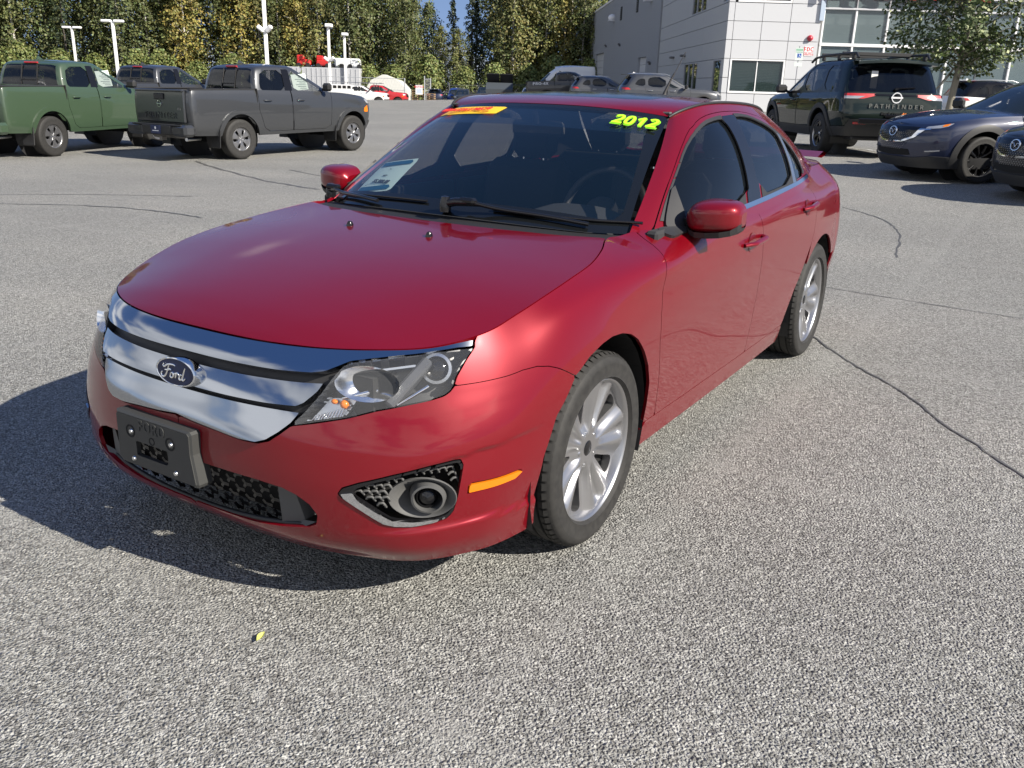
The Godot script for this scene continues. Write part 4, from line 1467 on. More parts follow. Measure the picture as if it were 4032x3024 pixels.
	for k in 5:
		var t := k / 4.0
		var row := PackedVector3Array()
		for a in [1.0, 0.75, 0.4, 0.0, -0.4, -0.75, -1.0]:
			var top := Vector3(a * 0.56, lerpf(1.375, 1.358, a * a), lerpf(-2.43, -2.44, a * a))
			var bot := Vector3(a * 0.72, 1.062 + 0.02 * (1 - a * a), lerpf(-3.03, -2.98, a * a))
			var q := top.lerp(bot, t)
			q += Vector3(0, 0.55, -0.8).normalized() * 0.03 * 4 * t * (1 - t) * 0.5 * (1.0 - a * a)
			row.append(q)
		brows.append(row)
	var bw := Patch.new().setup(brows, false, false, Vector3(0, 1, -1))
	var bwo := soft(p2([0.45, 0.25, 5.55, 0.25, 5.72, 3.7, 0.28, 3.7]), 1)
	part(car, "rear_window", panel(bw, bwo, [], 0.06, {"inset": -0.002, "skirt": 0.0, "off": -0.004}), M.tint_glass)
	part(car, "rear_window_frame", panel(bw, p2([0.0, 0.0, 6.0, 0.0, 6.0, 4.0, 0.0, 4.0]), [bwo], 0.04, {"inset": 0.0, "skirt": 0.01}), red)
	var drows := []
	for a in [-1.0, -0.8, -0.5, 0.0, 0.5, 0.8, 1.0]:
		var row := PackedVector3Array()
		for c in [23.4, 24.0, 25.0, 26.0, 27.0, 28.0, 28.7, 29.4, 30.0]:
			var e := ring.at(c, 7.0)
			row.append(Vector3(a * e.x, e.y + 0.025 * (1.0 - pow(absf(a), 2.0)) * smoothstep(-3.78, -3.6, e.z), e.z))
		drows.append(row)
	var deck := Patch.new().setup(drows, false, false, Vector3.UP)
	part(car, "trunk_lid", panel(deck, p2([0.0, 0.0, 8.0, 0.0, 8.0, 6.0, 0.0, 6.0]), [], 0.04, {"inset": 0.0, "skirt": 0.0}), red)
	var sp := MB.new()
	for i in 24:
		var q0 := []
		for e in [i, i + 1]:
			var x: float = lerpf(-0.63, 0.63, e / 24.0)
			var z := -3.68 + 0.10 * x * x * 2.0
			q0.append([Vector3(x, 1.085, z + 0.13), Vector3(x, 1.115, z), Vector3(x, 1.103, z - 0.075), Vector3(x, 1.088, z - 0.07), Vector3(x, 1.075, z + 0.02)])
		for k in 5:
			sp.face([q0[0][k], q0[1][k], q0[1][(k + 1) % 5], q0[0][(k + 1) % 5]], (q0[0][0] + q0[0][2] + q0[0][4]) / 3.0)
	part(car, "spoiler", sp, red)
	# ---- wheels
	wheel(car, Vector3(0.7835, 0.328, 0.0), 1.0, "split5", 0.330, 0.225, 0.243, M.alloy, 0.33)
	wheel(car, Vector3(-0.7835, 0.328, 0.0), -1.0, "split5", 0.330, 0.225, 0.243, M.alloy, 0.9)
	wheel(car, Vector3(0.7785, 0.328, -2.728), 1.0, "split5", 0.330, 0.225, 0.243, M.alloy, 0.2)
	wheel(car, Vector3(-0.7785, 0.328, -2.728), -1.0, "split5", 0.330, 0.225, 0.243, M.alloy, 0.5)
	cabin(car, wind)


func ring_cv(ring: Patch, z: float, y: float) -> Vector2:
	var c := 15.0
	var w := 3.5
	for it in 24:
		var pt := ring.at(c, w)
		var ec := (ring.at(c + 0.05, w) - pt) / 0.05
		var ew := (ring.at(c, w + 0.05) - pt) / 0.05
		c += clampf((z - pt.z) / (ec.z if absf(ec.z) > 0.02 else -0.1), -1.0, 1.0) * 0.8
		w += clampf((y - pt.y) / maxf(ew.y, 0.04), -1.0, 1.0) * 0.8
		c = clampf(c, 5.0, 26.0)
		w = clampf(w, -2.0, 8.0)
	return Vector2(c, w)


func ring_front(ring: Patch, x: float, y: float) -> Vector2:
	var c := 1.5
	var w := 1.5
	for it in 24:
		var pt := ring.at(c, w)
		var ec := (ring.at(c + 0.05, w) - pt) / 0.05
		var ew := (ring.at(c, w + 0.05) - pt) / 0.05
		c += clampf((x - pt.x) / maxf(ec.x, 0.03), -1.0, 1.0) * 0.8
		w += clampf((y - pt.y) / maxf(ew.y, 0.03), -1.0, 1.0) * 0.8
		c = clampf(c, -1.0, 7.0)
		w = clampf(w, -1.0, 8.0)
	return Vector2(c, w)


func intake_z(ring: Patch, x: float, y: float) -> float:
	var q := ring_front(ring, x, y)
	return ring.at(q.x, q.y).z


func hood_y(h: Patch, x: float, z: float) -> float:
	var best := 1e9
	var y := 0.95
	for i in 60:
		for j in 20:
			var q := h.at(h.nc * 0.99 * i / 60.0, (h.nr - 1) * j / 19.0)
			var dd := absf(q.x - x) + absf(q.z - z)
			if dd < best:
				best = dd
				y = q.y
	return y


# a flat plate with a bevelled rim and openings
func plate_with_holes(outl: PackedVector2Array, holes: Array, depth: float) -> MB:
	var lo := Vector2(1e9, 1e9)
	var hi := -lo
	for q in outl:
		lo = lo.min(q)
		hi = hi.max(q)
	var sh := Sheet.new().make(func(c: float, w: float) -> Vector3: return Vector3(lerpf(lo.x, hi.x, c), lerpf(lo.y, hi.y, w), depth), hi.x - lo.x, hi.y - lo.y, Vector3(0, 0, 1))
	var inn: Array = Geometry2D.offset_polygon(outl, -0.006)
	var mb := panel(sh, inn[0], holes, 0.012, {"map": 3, "inset": 0.0, "skirt": 0.015})
	var a: PackedVector2Array = outl
	for i in a.size():
		var s := a[i]
		var e := a[(i + 1) % a.size()]
		var cs := (s - (lo + hi) * 0.5) * 0.94 + (lo + hi) * 0.5
		var ce := (e - (lo + hi) * 0.5) * 0.94 + (lo + hi) * 0.5
		mb.face([Vector3(s.x, s.y, -0.03), Vector3(e.x, e.y, -0.03), Vector3(e.x, e.y, depth - 0.007), Vector3(s.x, s.y, depth - 0.007)], Vector3(0, 0, 0))
		mb.face([Vector3(s.x, s.y, depth - 0.007), Vector3(e.x, e.y, depth - 0.007), Vector3(ce.x, ce.y, depth - 0.0005), Vector3(cs.x, cs.y, depth - 0.0005)], Vector3(0, 0, -1))
	return mb


# lettering laid on a curved pane
func lay_text(parent: Node3D, nm: String, s: String, h: float, pt: Patch, at: Vector2, m: Material, lift: float, squeeze := 1.0, slant := 0.0, label := "") -> void:
	var c := pt.at(at.x, at.y)
	var nn := pt.nor(at.x, at.y)
	var x := (pt.at(at.x - 0.3, at.y) - pt.at(at.x + 0.3, at.y)).normalized()
	var y := nn.cross(x).normalized()
	var bs := Basis(x * squeeze, y + x * slant, nn)
	var o := text(parent, nm, s, h, Transform3D(bs, c + nn * (lift + 0.004)), m, 0.002, "Droid Sans", 800)
	if label:
		o.set_meta("label", label)


func headlight(car: Node3D, ring: Patch, lamp: Array, sd: float) -> void:
	var hl := sub(car, "headlight")
	var ml := func(m: MB) -> MB: return m if sd > 0 else m.mir()
	part(hl, "lens", ml.call(panel(ring, lamp, [], 0.016, {"inset": 0.004, "skirt": 0.004, "off": 0.001})), M.lens)
	# housing bowl: the same outline set back
	var bowl := panel(ring, lamp, [], 0.03, {"inset": 0.003, "skirt": 0.0, "off": -0.075})
	var rim := panel(ring, lamp, [soft(shrink(lamp, 0.93), 0)], 0.012, {"inset": 0.003, "skirt": 0.078, "off": -0.003})
	part(hl, "housing", ml.call(bowl.add(rim)), M.lamp_black)
	var P := func(c: float, v: float, dep: float) -> Vector3: return ring.at(c, v) - ring.nor(c, v) * dep
	# main reflector
	var rf := MB.new()
	var rc: Vector3 = P.call(2.95, 5.5, 0.006)
	var ro := ring.nor(2.75, 5.6)
	var tf := frame(rc, (ro + Vector3(0.1, 0, 0.5)).normalized())
	var prof := []
	for k in 9:
		var t := k / 8.0
		prof.append(Vector2(0.008 + 0.070 * t, -0.045 + 0.05 * t * t))
	rf.lathe(prof, 28, tf * Transform3D(Basis(Vector3(1.15, 0, 0), Vector3(0, 0, 1), Vector3(0, -0.62, 0)), Vector3.ZERO))
	rf.ball(rc - tf.basis.z * 0.03, Vector3.ONE * 0.013, 12, 8)
	part(hl, "reflector", ml.call(rf), M.chrome_bright)
	# inner dark dividers and bright ridges
	var rg := MB.new()
	rg.beam(P.call(3.28, 4.72, 0.03), P.call(3.95, 6.45, 0.03), 0.03, 0.05, 0.006, ro)
	part(hl, "divider", ml.call(rg), M.lamp_grey)
	var rd := MB.new()
	rd.tube([P.call(3.42, 4.75, 0.022), P.call(3.95, 5.35, 0.03)], [0.003, 0.006], 6)
	rd.tube([P.call(2.55, 5.0, 0.03), P.call(3.0, 5.25, 0.03), P.call(3.1, 5.3, 0.03)], [0.004, 0.008, 0.005], 6)
	rd.beam(P.call(2.65, 6.0, 0.05), P.call(3.75, 6.35, 0.05), 0.012, 0.03, 0.003, ro)
	part(hl, "bright_ridge", ml.call(rd), M.chrome_bright)
	# projector
	var pj := MB.new()
	var pc: Vector3 = P.call(4.12, 6.0, 0.028)
	var po := (ring.nor(4.1, 6.0) + Vector3(0, 0.1, 0.8)).normalized()
	var pf := frame(pc, po)
	var ax := pf * Transform3D(Basis(Vector3(1, 0, 0), Vector3(0, 0, 1), Vector3(0, -1, 0)), Vector3.ZERO)
	pj.lathe([Vector2(0.040, -0.03), Vector2(0.044, 0.0), Vector2(0.042, 0.008), Vector2(0.034, 0.010), Vector2(0.032, 0.0), Vector2(0.030, -0.02)], 30, ax)
	part(hl, "projector_ring", ml.call(pj), M.chrome_dull)
	var pl := MB.new()
	var pp := []
	for k in 8:
		var t := k / 7.0
		pp.append(Vector2(0.033 * t, 0.016 * (1.0 - t * t) - 0.006))
	pl.lathe(pp, 24, ax)
	part(hl, "projector_lens", ml.call(pl), M.black_gloss)
	# turn signal at the inner lower corner
	var ts := MB.new()
	var tq := p2([2.06, 4.03, 2.62, 4.34, 2.78, 5.02, 2.36, 5.02])
	var plate := panel(ring, tq, [], 0.015, {"off": -0.045, "inset": 0.002, "skirt": 0.02})
	var rimq := panel(ring, tq, [shrink(tq, 0.84)], 0.008, {"off": -0.016, "inset": 0.002, "skirt": 0.03})
	part(hl, "signal_reflector", ml.call(plate.add(rimq)), M.chrome_dull)
	for k in 10:
		var t := k / 9.0
		ts.tube([P.call(lerpf(2.14, 2.56, t), lerpf(4.08, 4.32, t), 0.024), P.call(lerpf(2.20, 2.60, t), lerpf(4.30, 4.66, t), 0.024)], 0.0022, 5)
	part(hl, "signal_ribs", ml.call(ts), M.chrome_bright)
	var bu := MB.new()
	bu.ball(P.call(2.60, 4.78, 0.028), Vector3.ONE * 0.013, 12, 8)
	bu.ball(P.call(2.44, 4.86, 0.03), Vector3(0.010, 0.007, 0.008), 10, 6)
	part(hl, "amber_bulb", ml.call(bu), M.amber)


func shrink(a: Array, s: float) -> Array:
	var c := Vector2.ZERO
	for q in a:
		c += q / a.size()
	var r := []
	for q in a:
		r.append(c + (q - c) * s)
	return r


func foglight(car: Node3D, ring: Patch, fog: Array, sd: float) -> void:
	var fl := sub(car, "fog_light")
	var ml := func(m: MB) -> MB: return m if sd > 0 else m.mir()
	var P := func(c: float, v: float, dep: float) -> Vector3: return ring.at(c, v) - ring.nor(c, v) * dep
	var inner := shrink(fog, 0.86)
	for i in inner.size():
		inner[i] = inner[i] + Vector2(0.07, 0.02)
	var bz := panel(ring, fog, [inner], 0.008, {"off": 0.002, "inset": 0.002, "skirt": 0.02})
	part(fl, "bezel", ml.call(bz), M.black_gloss)
	var chr := p2([2.74, 2.18, 2.93, 2.22, 3.02, 2.05, 3.3, 1.82, 3.62, 1.62, 4.0, 1.56, 4.5, 1.56, 4.62, 1.60, 4.55, 1.53, 4.37, 1.48, 3.99, 1.455, 3.67, 1.485, 3.47, 1.545, 3.28, 1.675, 2.99, 1.895, 2.79, 2.07])
	part(fl, "chrome_trim", ml.call(panel(ring, chr, [], 0.007, {"off": 0.006, "inset": 0.001, "skirt": 0.008})), M.chrome)
	part(fl, "backing", ml.call(panel(ring, fog, [], 0.03, {"off": -0.07, "inset": 0.0, "skirt": 0.0})), M.void)
	# slatted grey insert
	var gr := MB.new()
	for row in 9:
		for col in 15:
			var x := 2.86 + col * 0.135 + (0.067 if row % 2 else 0.0)
			var y := 1.56 + row * 0.145
			var q := Vector2(x, y)
			if not Geometry2D.is_point_in_polygon(q, PackedVector2Array(inner)):
				continue
			if Vector2((x - 4.12) / 0.62, (y - 2.0) / 0.55).length() < 1.0:
				continue
			gr.tube([P.call(x - 0.068, y, 0.022), P.call(x - 0.03, y + 0.055, 0.020), P.call(x + 0.035, y + 0.055, 0.020), P.call(x + 0.068, y, 0.022)], 0.0042, 4)
			gr.tube([P.call(x + 0.068, y, 0.022), P.call(x + 0.10, y - 0.055, 0.024)], 0.0036, 4)
	tag(part(fl, "slats", ml.call(gr), M.trim_grey), "", "", "", "stuff")
	var bowl := MB.new()
	var c0: Vector3 = P.call(4.12, 2.0, 0.012)
	var nn := (ring.nor(4.0, 2.0) + Vector3(0, 0, 0.35)).normalized()
	var t := frame(c0, nn)
	var ax := t * Transform3D(Basis(Vector3(1, 0, 0), Vector3(0, 0, 1), Vector3(0, -1, 0)), Vector3.ZERO)
	bowl.lathe([Vector2(0.034, -0.045), Vector2(0.062, -0.018), Vector2(0.078, 0.0), Vector2(0.082, 0.002), Vector2(0.084, -0.004)], 36, ax * Transform3D(Basis.from_scale(Vector3(1.12, 1, 0.72)), Vector3.ZERO))
	bowl.lathe([Vector2(0.036, -0.05), Vector2(0.040, 0.012), Vector2(0.046, 0.010), Vector2(0.052, -0.03)], 32, ax * Transform3D(Basis.from_scale(Vector3(1, 1, 0.9)), Vector3(0.016, 0, 0)))
	part(fl, "bowl", ml.call(bowl), M.trim_grey)
	var ln := MB.new()
	ln.lathe([Vector2(0.0, 0.004), Vector2(0.018, 0.0), Vector2(0.026, -0.012), Vector2(0.028, -0.004), Vector2(0.031, -0.006), Vector2(0.033, -0.03)], 28, ax * Transform3D(Basis.IDENTITY, Vector3(0.014, 0.0, 0)))
	part(fl, "lamp", ml.call(ln), M.black_gloss)


func door_mirror(car: Node3D, side: Patch, ring: Patch, sa: Array, sd: int) -> void:
	var mr := sub(car, "door_mirror")
	var fx := Vector3(1, 1, 1) if sd == 0 else Vector3(-1, 1, 1)
	var hs := MB.new()
	# housing: rounded box narrowing towards the door, lofted in sections along x
	var rows := []
	var xs := [0.845, 0.862, 0.89, 0.93, 0.98, 1.015, 1.034, 1.041]
	for x in xs:
		var t: float = (x - 0.845) / 0.196
		var yt := tab(x, [0.845, 0.862, 0.90, 0.95, 1.0, 1.03, 1.041], [1.045, 1.068, 1.082, 1.085, 1.082, 1.070, 1.045])
		var yb := tab(x, [0.845, 0.862, 0.90, 0.95, 1.0, 1.03, 1.041], [0.985, 0.965, 0.957, 0.960, 0.967, 0.980, 1.0])
		var zf := tab(x, [0.845, 0.862, 0.90, 0.98, 1.03, 1.041], [-0.72, -0.70, -0.685, -0.70, -0.735, -0.765])
		var row := PackedVector3Array()
		for k in 16:
			var a := PI * k / 15.0
			var cy := (yt + yb) * 0.5
			var hy := (yt - yb) * 0.5
			var yy := cy + hy * signf(cos(a)) * pow(absf(cos(a)), 0.55)
			var zz := lerpf(-0.82, zf, pow(maxf(sin(a), 0.0), 0.6))
			row.append(Vector3(x, yy, zz))
		rows.append(row)
	var pt := Patch.new().setup(rows, false, false, Vector3(0.2, 0.0, 1))
	var shell := panel(pt, p2([0.0, 0.0, 15.0, 0.0, 15.0, 7.0, 0.0, 7.0]), [], 0.012, {"inset": 0.0, "skirt": 0.0})
	var endc := []
	var endo := []
	for k in 16:
		endc.append(rows[7][k])
		endo.append(rows[0][k])
	shell.face(endc, Vector3(0.9, 1.02, -0.77))
	shell.face(endo, Vector3(0.95, 1.02, -0.77))
	part(mr, "housing", shell if sd == 0 else shell.mir(), M.red)
	var low := MB.new()
	var lr := []
	for k in xs.size():
		var x: float = xs[k]
		var yb := tab(x, [0.845, 0.862, 0.90, 0.95, 1.0, 1.03, 1.041], [0.985, 0.965, 0.957, 0.960, 0.967, 0.980, 1.0])
		var zf := tab(x, [0.845, 0.862, 0.90, 0.98, 1.03, 1.041], [-0.72, -0.70, -0.685, -0.70, -0.735, -0.765])
		lr.append([Vector3(x, yb + 0.012, zf - 0.002), Vector3(x, yb - 0.010, zf - 0.012), Vector3(x, yb - 0.012, -0.82), Vector3(x, yb + 0.01, -0.824)])
	for k in lr.size() - 1:
		for e in 3:
			low.face([lr[k][e], lr[k + 1][e], lr[k + 1][e + 1], lr[k][e + 1]], Vector3(0.94, 1.03, -0.77))
	var mf := []
	for k in 16:
		mf.append(Vector3(0.845 + 0.196 * 0.5 + 0.09 * cos(TAU * k / 16.0), 1.02 + 0.05 * sin(TAU * k / 16.0), -0.823))
	low.face(mf, Vector3(0.94, 1.02, -0.7))
	part(mr, "lower_trim", low if sd == 0 else low.mir(), M.black_plastic)
	var fg := MB.new()
	fg.add(panel(side, sa, [], 0.014, {"off": 0.012, "inset": 0.0, "skirt": 0.02}))
	fg.add(panel(ring, soft(p2([13.55, 7.0, 13.5, 6.72, 13.65, 6.52, 13.9, 6.56, 14.7, 6.80, 14.55, 7.0]), 1), [], 0.014, {"off": 0.012, "inset": 0.0, "skirt": 0.02}))
	fg.tube([Vector3(0.845, 0.985, -0.735), Vector3(0.862, 0.995, -0.75), Vector3(0.885, 1.0, -0.765)], [0.030, 0.026, 0.028], 10)
	part(mr, "mount", fg if sd == 0 else fg.mir(), M.black_plastic)


func handle(car: Node3D, ring: Patch, z0: float, z1: float, y: float, sd: int) -> void:
	var h := sub(car, "door_handle")
	var mb := MB.new()
	var pts := []
	var rad := []
	for k in 11:
		var t := k / 10.0
		var cv := ring_cv(ring, lerpf(z0, z1, t), y + 0.012 * t)
		var lift := 0.002 + 0.030 * smoothstep(0.0, 0.22, t) * smoothstep(1.0, 0.85, t)
		pts.append(ring.at(cv.x, cv.y) + ring.nor(cv.x, cv.y) * lift)
		rad.append(lerpf(0.012, 0.015, sin(PI * t)))
	mb.tube(pts, rad, 10, true, 0.75)
	part(h, "grip", mb if sd == 0 else mb.mir(), M.red)
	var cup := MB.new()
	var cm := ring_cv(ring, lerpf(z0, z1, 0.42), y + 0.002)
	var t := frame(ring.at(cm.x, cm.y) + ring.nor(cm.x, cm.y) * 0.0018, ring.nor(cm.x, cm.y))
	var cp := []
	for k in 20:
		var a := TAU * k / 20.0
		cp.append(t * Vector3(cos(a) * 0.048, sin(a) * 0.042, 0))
	cup.face(cp, t.origin - t.basis.z)  # flat disc; its darker red stands for the shaded hollow behind the grip
	part(h, "recess_shade", cup if sd == 0 else cup.mir(), M.red_shaded)


func cabin(car: Node3D, wind: Patch) -> void:
	var seat := func(x: float, z: float, w: float) -> void:
		var s := sub(car, "seat")
		var mb := MB.new()
		mb.box(Transform3D(Basis(Vector3(1, 0, 0), -0.22), Vector3(x, 0.80, z - 0.18)), Vector3(w, 0.62, 0.13), 0.05)
		mb.bx(Vector3(x, 0.50, z + 0.10), Vector3(w, 0.16, 0.52), 0.05)
		part(s, "cushions", mb, M.cloth)
		var hr := MB.new()
		hr.box(Transform3D(Basis(Vector3(1, 0, 0), -0.12), Vector3(x, 1.20, z - 0.29)), Vector3(0.26, 0.18, 0.10), 0.04)
		part(s, "headrest", hr, M.cloth)
		var ps := MB.new()
		for e in [-0.06, 0.06]:
			ps.tube([Vector3(x + e, 1.06, z - 0.27), Vector3(x + e, 1.16, z - 0.285)], 0.007, 6)
		part(s, "headrest_posts", ps, M.chrome)
	seat.call(0.37, -1.35, 0.5)
	seat.call(-0.37, -1.35, 0.5)
	seat.call(0.36, -2.2, 0.62)
	seat.call(-0.36, -2.2, 0.62)
	var ds := MB.new()
	var prev := []
	for k in 31:
		var x := lerpf(-0.72, 0.72, k / 30.0)
		var hump := 0.05 * exp(-pow((x - 0.37) / 0.20, 4.0))
		var row := [Vector3(x, 0.945 - 0.03 * x * x, -0.40 - 0.15 * x * x), Vector3(x, 0.955 + hump * 0.3, -0.60), Vector3(x, 0.965 + hump, -0.78), Vector3(x, 0.93 + hump * 0.6, -0.88), Vector3(x, 0.72, -0.86), Vector3(x, 0.45, -0.78)]
		if k:
			for e in 5:
				ds.face([prev[e], row[e], row[e + 1], prev[e + 1]], Vector3(x, 0.6, -0.55))
		prev = row
	part(car, "dashboard", ds, M.dash)
	var sw := sub(car, "steering_wheel", Transform3D(Basis(Vector3(1, 0, 0), -0.42), Vector3(0.37, 0.965, -0.98)))
	var wr := MB.new()
	var pts := []
	for k in 33:
		pts.append(Vector3(cos(TAU * k / 32.0) * 0.185, sin(TAU * k / 32.0) * 0.185, 0))
	wr.tube(pts, 0.016, 8, false)
	part(sw, "rim", wr, M.black_plastic)
	var hb := MB.new()
	hb.ball(Vector3(0, -0.01, 0.02), Vector3(0.08, 0.07, 0.04), 14, 8)
	hb.beam(Vector3(-0.18, 0, 0), Vector3(0.18, 0, 0), 0.02, 0.035, 0.006)
	hb.beam(Vector3(0, 0, 0), Vector3(0, -0.18, 0), 0.02, 0.035, 0.006)
	part(sw, "hub", hb, M.cloth)
	var rm := sub(car, "rear_view_mirror")
	var mb := MB.new()
	mb.box(Transform3D(Basis(Vector3.UP, 0.25), Vector3(0.0, 1.29, -1.04)), Vector3(0.24, 0.068, 0.03), 0.014)
	mb.tube([Vector3(0, 1.31, -1.02), Vector3(0, 1.36, -1.0)], 0.014, 8)
	part(rm, "shell", mb, M.black_plastic)
	var el := MB.new()
	el.bx(Vector3(-0.145, 1.34, -1.0), Vector3(0.06, 0.022, 0.02), 0.004)
	part(rm, "sensor_box", el, M.trim_grey)
	var tr := MB.new()
	for sx in [-1.0, 1.0]:
		tr.bx(Vector3(sx * 0.79, 0.64, -1.0), Vector3(0.05, 0.68, 0.95), 0.01)
		tr.bx(Vector3(sx * 0.79, 0.64, -1.95), Vector3(0.05, 0.68, 0.80), 0.01)
	tr.bx(Vector3(0, 0.28, -1.5), Vector3(1.5, 0.03, 2.2))
	tr.bx(Vector3(0, 1.02, -2.72), Vector3(1.36, 0.03, 0.5))
	tr.bx(Vector3(0, 0.62, -2.5), Vector3(1.4, 0.7, 0.04))
	part(car, "cabin_trim", tr, M.cabin_dark)
	var hl := MB.new()
	hl.bx(Vector3(0, 1.372, -1.78), Vector3(1.12, 0.012, 1.22), 0.004)
	part(car, "headliner", hl, M.trim_grey)


func price_sheet(wind: Patch) -> void:
	var o := thing("price_sheet", "pale green price sheet with blue bands propped inside the red sedan windshield", "paper")
	var poly := p2([6.96, 0.36, 7.26, 1.48, 5.81, 1.69, 5.70, 0.58])
	part(o, "sheet", panel(wind, poly, [], 0.03, {"off": -0.012, "inset": 0.0, "skirt": 0.0}), M.paper_green)
	var at := func(a: float, b: float) -> Vector2:
		var l: Vector2 = poly[0].lerp(poly[1], b)
		var r: Vector2 = poly[3].lerp(poly[2], b)
		return l.lerp(r, a)
	for e in [[0.06, 0.94, 0.82, 0.95, "top_band"], [0.06, 0.94, 0.04, 0.17, "bottom_band"], [0.25, 0.80, 0.475, 0.505, "rule"]]:
		part(o, e[4], panel(wind, [at.call(e[0], e[2]), at.call(e[0], e[3]), at.call(e[1], e[3]), at.call(e[1], e[2])], [], 0.02, {"off": -0.009, "inset": 0.0, "skirt": 0.0}), M.blue_print if e[4] != "rule" else M.ink)
	var ln := MB.new()
	for e in [[0.15, 0.85, 0.70], [0.2, 0.86, 0.66], [0.15, 0.8, 0.60], [0.22, 0.78, 0.56], [0.3, 0.7, 0.43], [0.3, 0.7, 0.39], [0.1, 0.3, 0.25], [0.1, 0.28, 0.21]]:
		ln.add(panel(wind, [at.call(e[0], e[2]), at.call(e[0], e[2] + 0.014), at.call(e[1], e[2] + 0.014), at.call(e[1], e[2])], [], 0.03, {"off": -0.009, "inset": 0.0, "skirt": 0.0}))
	part(o, "print_lines", ln, M.ink)
	var c: Vector2 = at.call(0.58, 0.29)
	lay_text(o, "price", "$5,999.00", 0.022, wind, c, M.ink, -0.012, 0.9, 0.1)
# ---------------------------------------------------------------- other vehicles: each model is built once and copied in its own paint
var proto := {}


# a closed half ring of points from nose centre to tail centre. rows: [front, back, front curve, rear curve, half widths, heights] with widths and heights at back, rear axle, front axle, front
func ring_of(rows: Array, wb: float, cf: float, cr: float) -> Patch:
	var g := []
	for r in rows:
		var row := PackedVector3Array()
		var F: float = r[0]
		var B: float = r[1]
		var kx := [B, B + (F - B) * 0.27, B + (F - B) * 0.78, F]
		for q in [0.0, 0.3, 0.55, 0.76, 0.89, 0.96]:
			var f: float = F - cf + cf * pow(1.0 - pow(q, r[2]), 1.0 / r[2])
			row.append(Vector3(q * tab(f, kx, r[4]), tab(f, kx, r[5]), f))
		for k in 11:
			var f := lerpf(F - cf * 1.05, B + cr * 1.05, k / 10.0)
			row.append(Vector3(tab(f, kx, r[4]), tab(f, kx, r[5]), f))
		for q in [0.96, 0.89, 0.76, 0.55, 0.3, 0.0]:
			var f: float = B + cr - cr * pow(1.0 - pow(q, r[3]), 1.0 / r[3])
			row.append(Vector3(q * tab(f, kx, r[4]), tab(f, kx, r[5]), f))
		g.append(row)
	return Patch.new().setup(g, true, true, Vector3(1, 0, 0))


# a lid over the top row of a ring; centre heights by z
func lid_of(ring: Patch, c0: float, c1: float, zs: Array, ys: Array, power := 2.4, m := 16) -> Patch:
	var rows := []
	for a in [-1.0, -0.9, -0.72, -0.4, 0.0, 0.4, 0.72, 0.9, 1.0]:
		var row := PackedVector3Array()
		for k in m + 1:
			var e := ring.at(lerpf(c0, c1, float(k) / m), ring.nr - 1.0)
			row.append(Vector3(a * e.x, lerpf(tab(e.z, zs, ys), e.y, pow(absf(a), power)), e.z))
		rows.append(row)
	return Patch.new().setup(rows, false, false, Vector3.UP)


func rect(a: float, b: float, c: float, d: float) -> Array:
	return [Vector2(a, b), Vector2(c, b), Vector2(c, d), Vector2(a, d)]


func arc(cz: float, cy: float, r: float, m := 28) -> Array:
	var q := []
	for k in m:
		q.append(Vector2(cz + cos(TAU * k / m) * r, cy + sin(TAU * k / m) * r))
	return q


func band(cz: float, cy: float, r0: float, r1: float, low: float) -> Array:
	var q := []
	for k in 25:
		var a := -0.55 + (PI + 1.1) * k / 24.0
		q.append(Vector2(cz + cos(a) * r1, maxf(cy + sin(a) * r1, low)))
	for k in 25:
		var a := -0.55 + (PI + 1.1) * (24 - k) / 24.0
		q.append(Vector2(cz + cos(a) * r0, maxf(cy + sin(a) * r0, low)))
	return q


func both(parent: Node3D, nm: String, mb: MB, m: Material, one_mesh := false) -> void:
	if one_mesh:
		part(parent, nm, half_mir(mb), m)
	else:
		part(parent, nm, mb, m)
		part(parent, nm, mb.mir(), m)


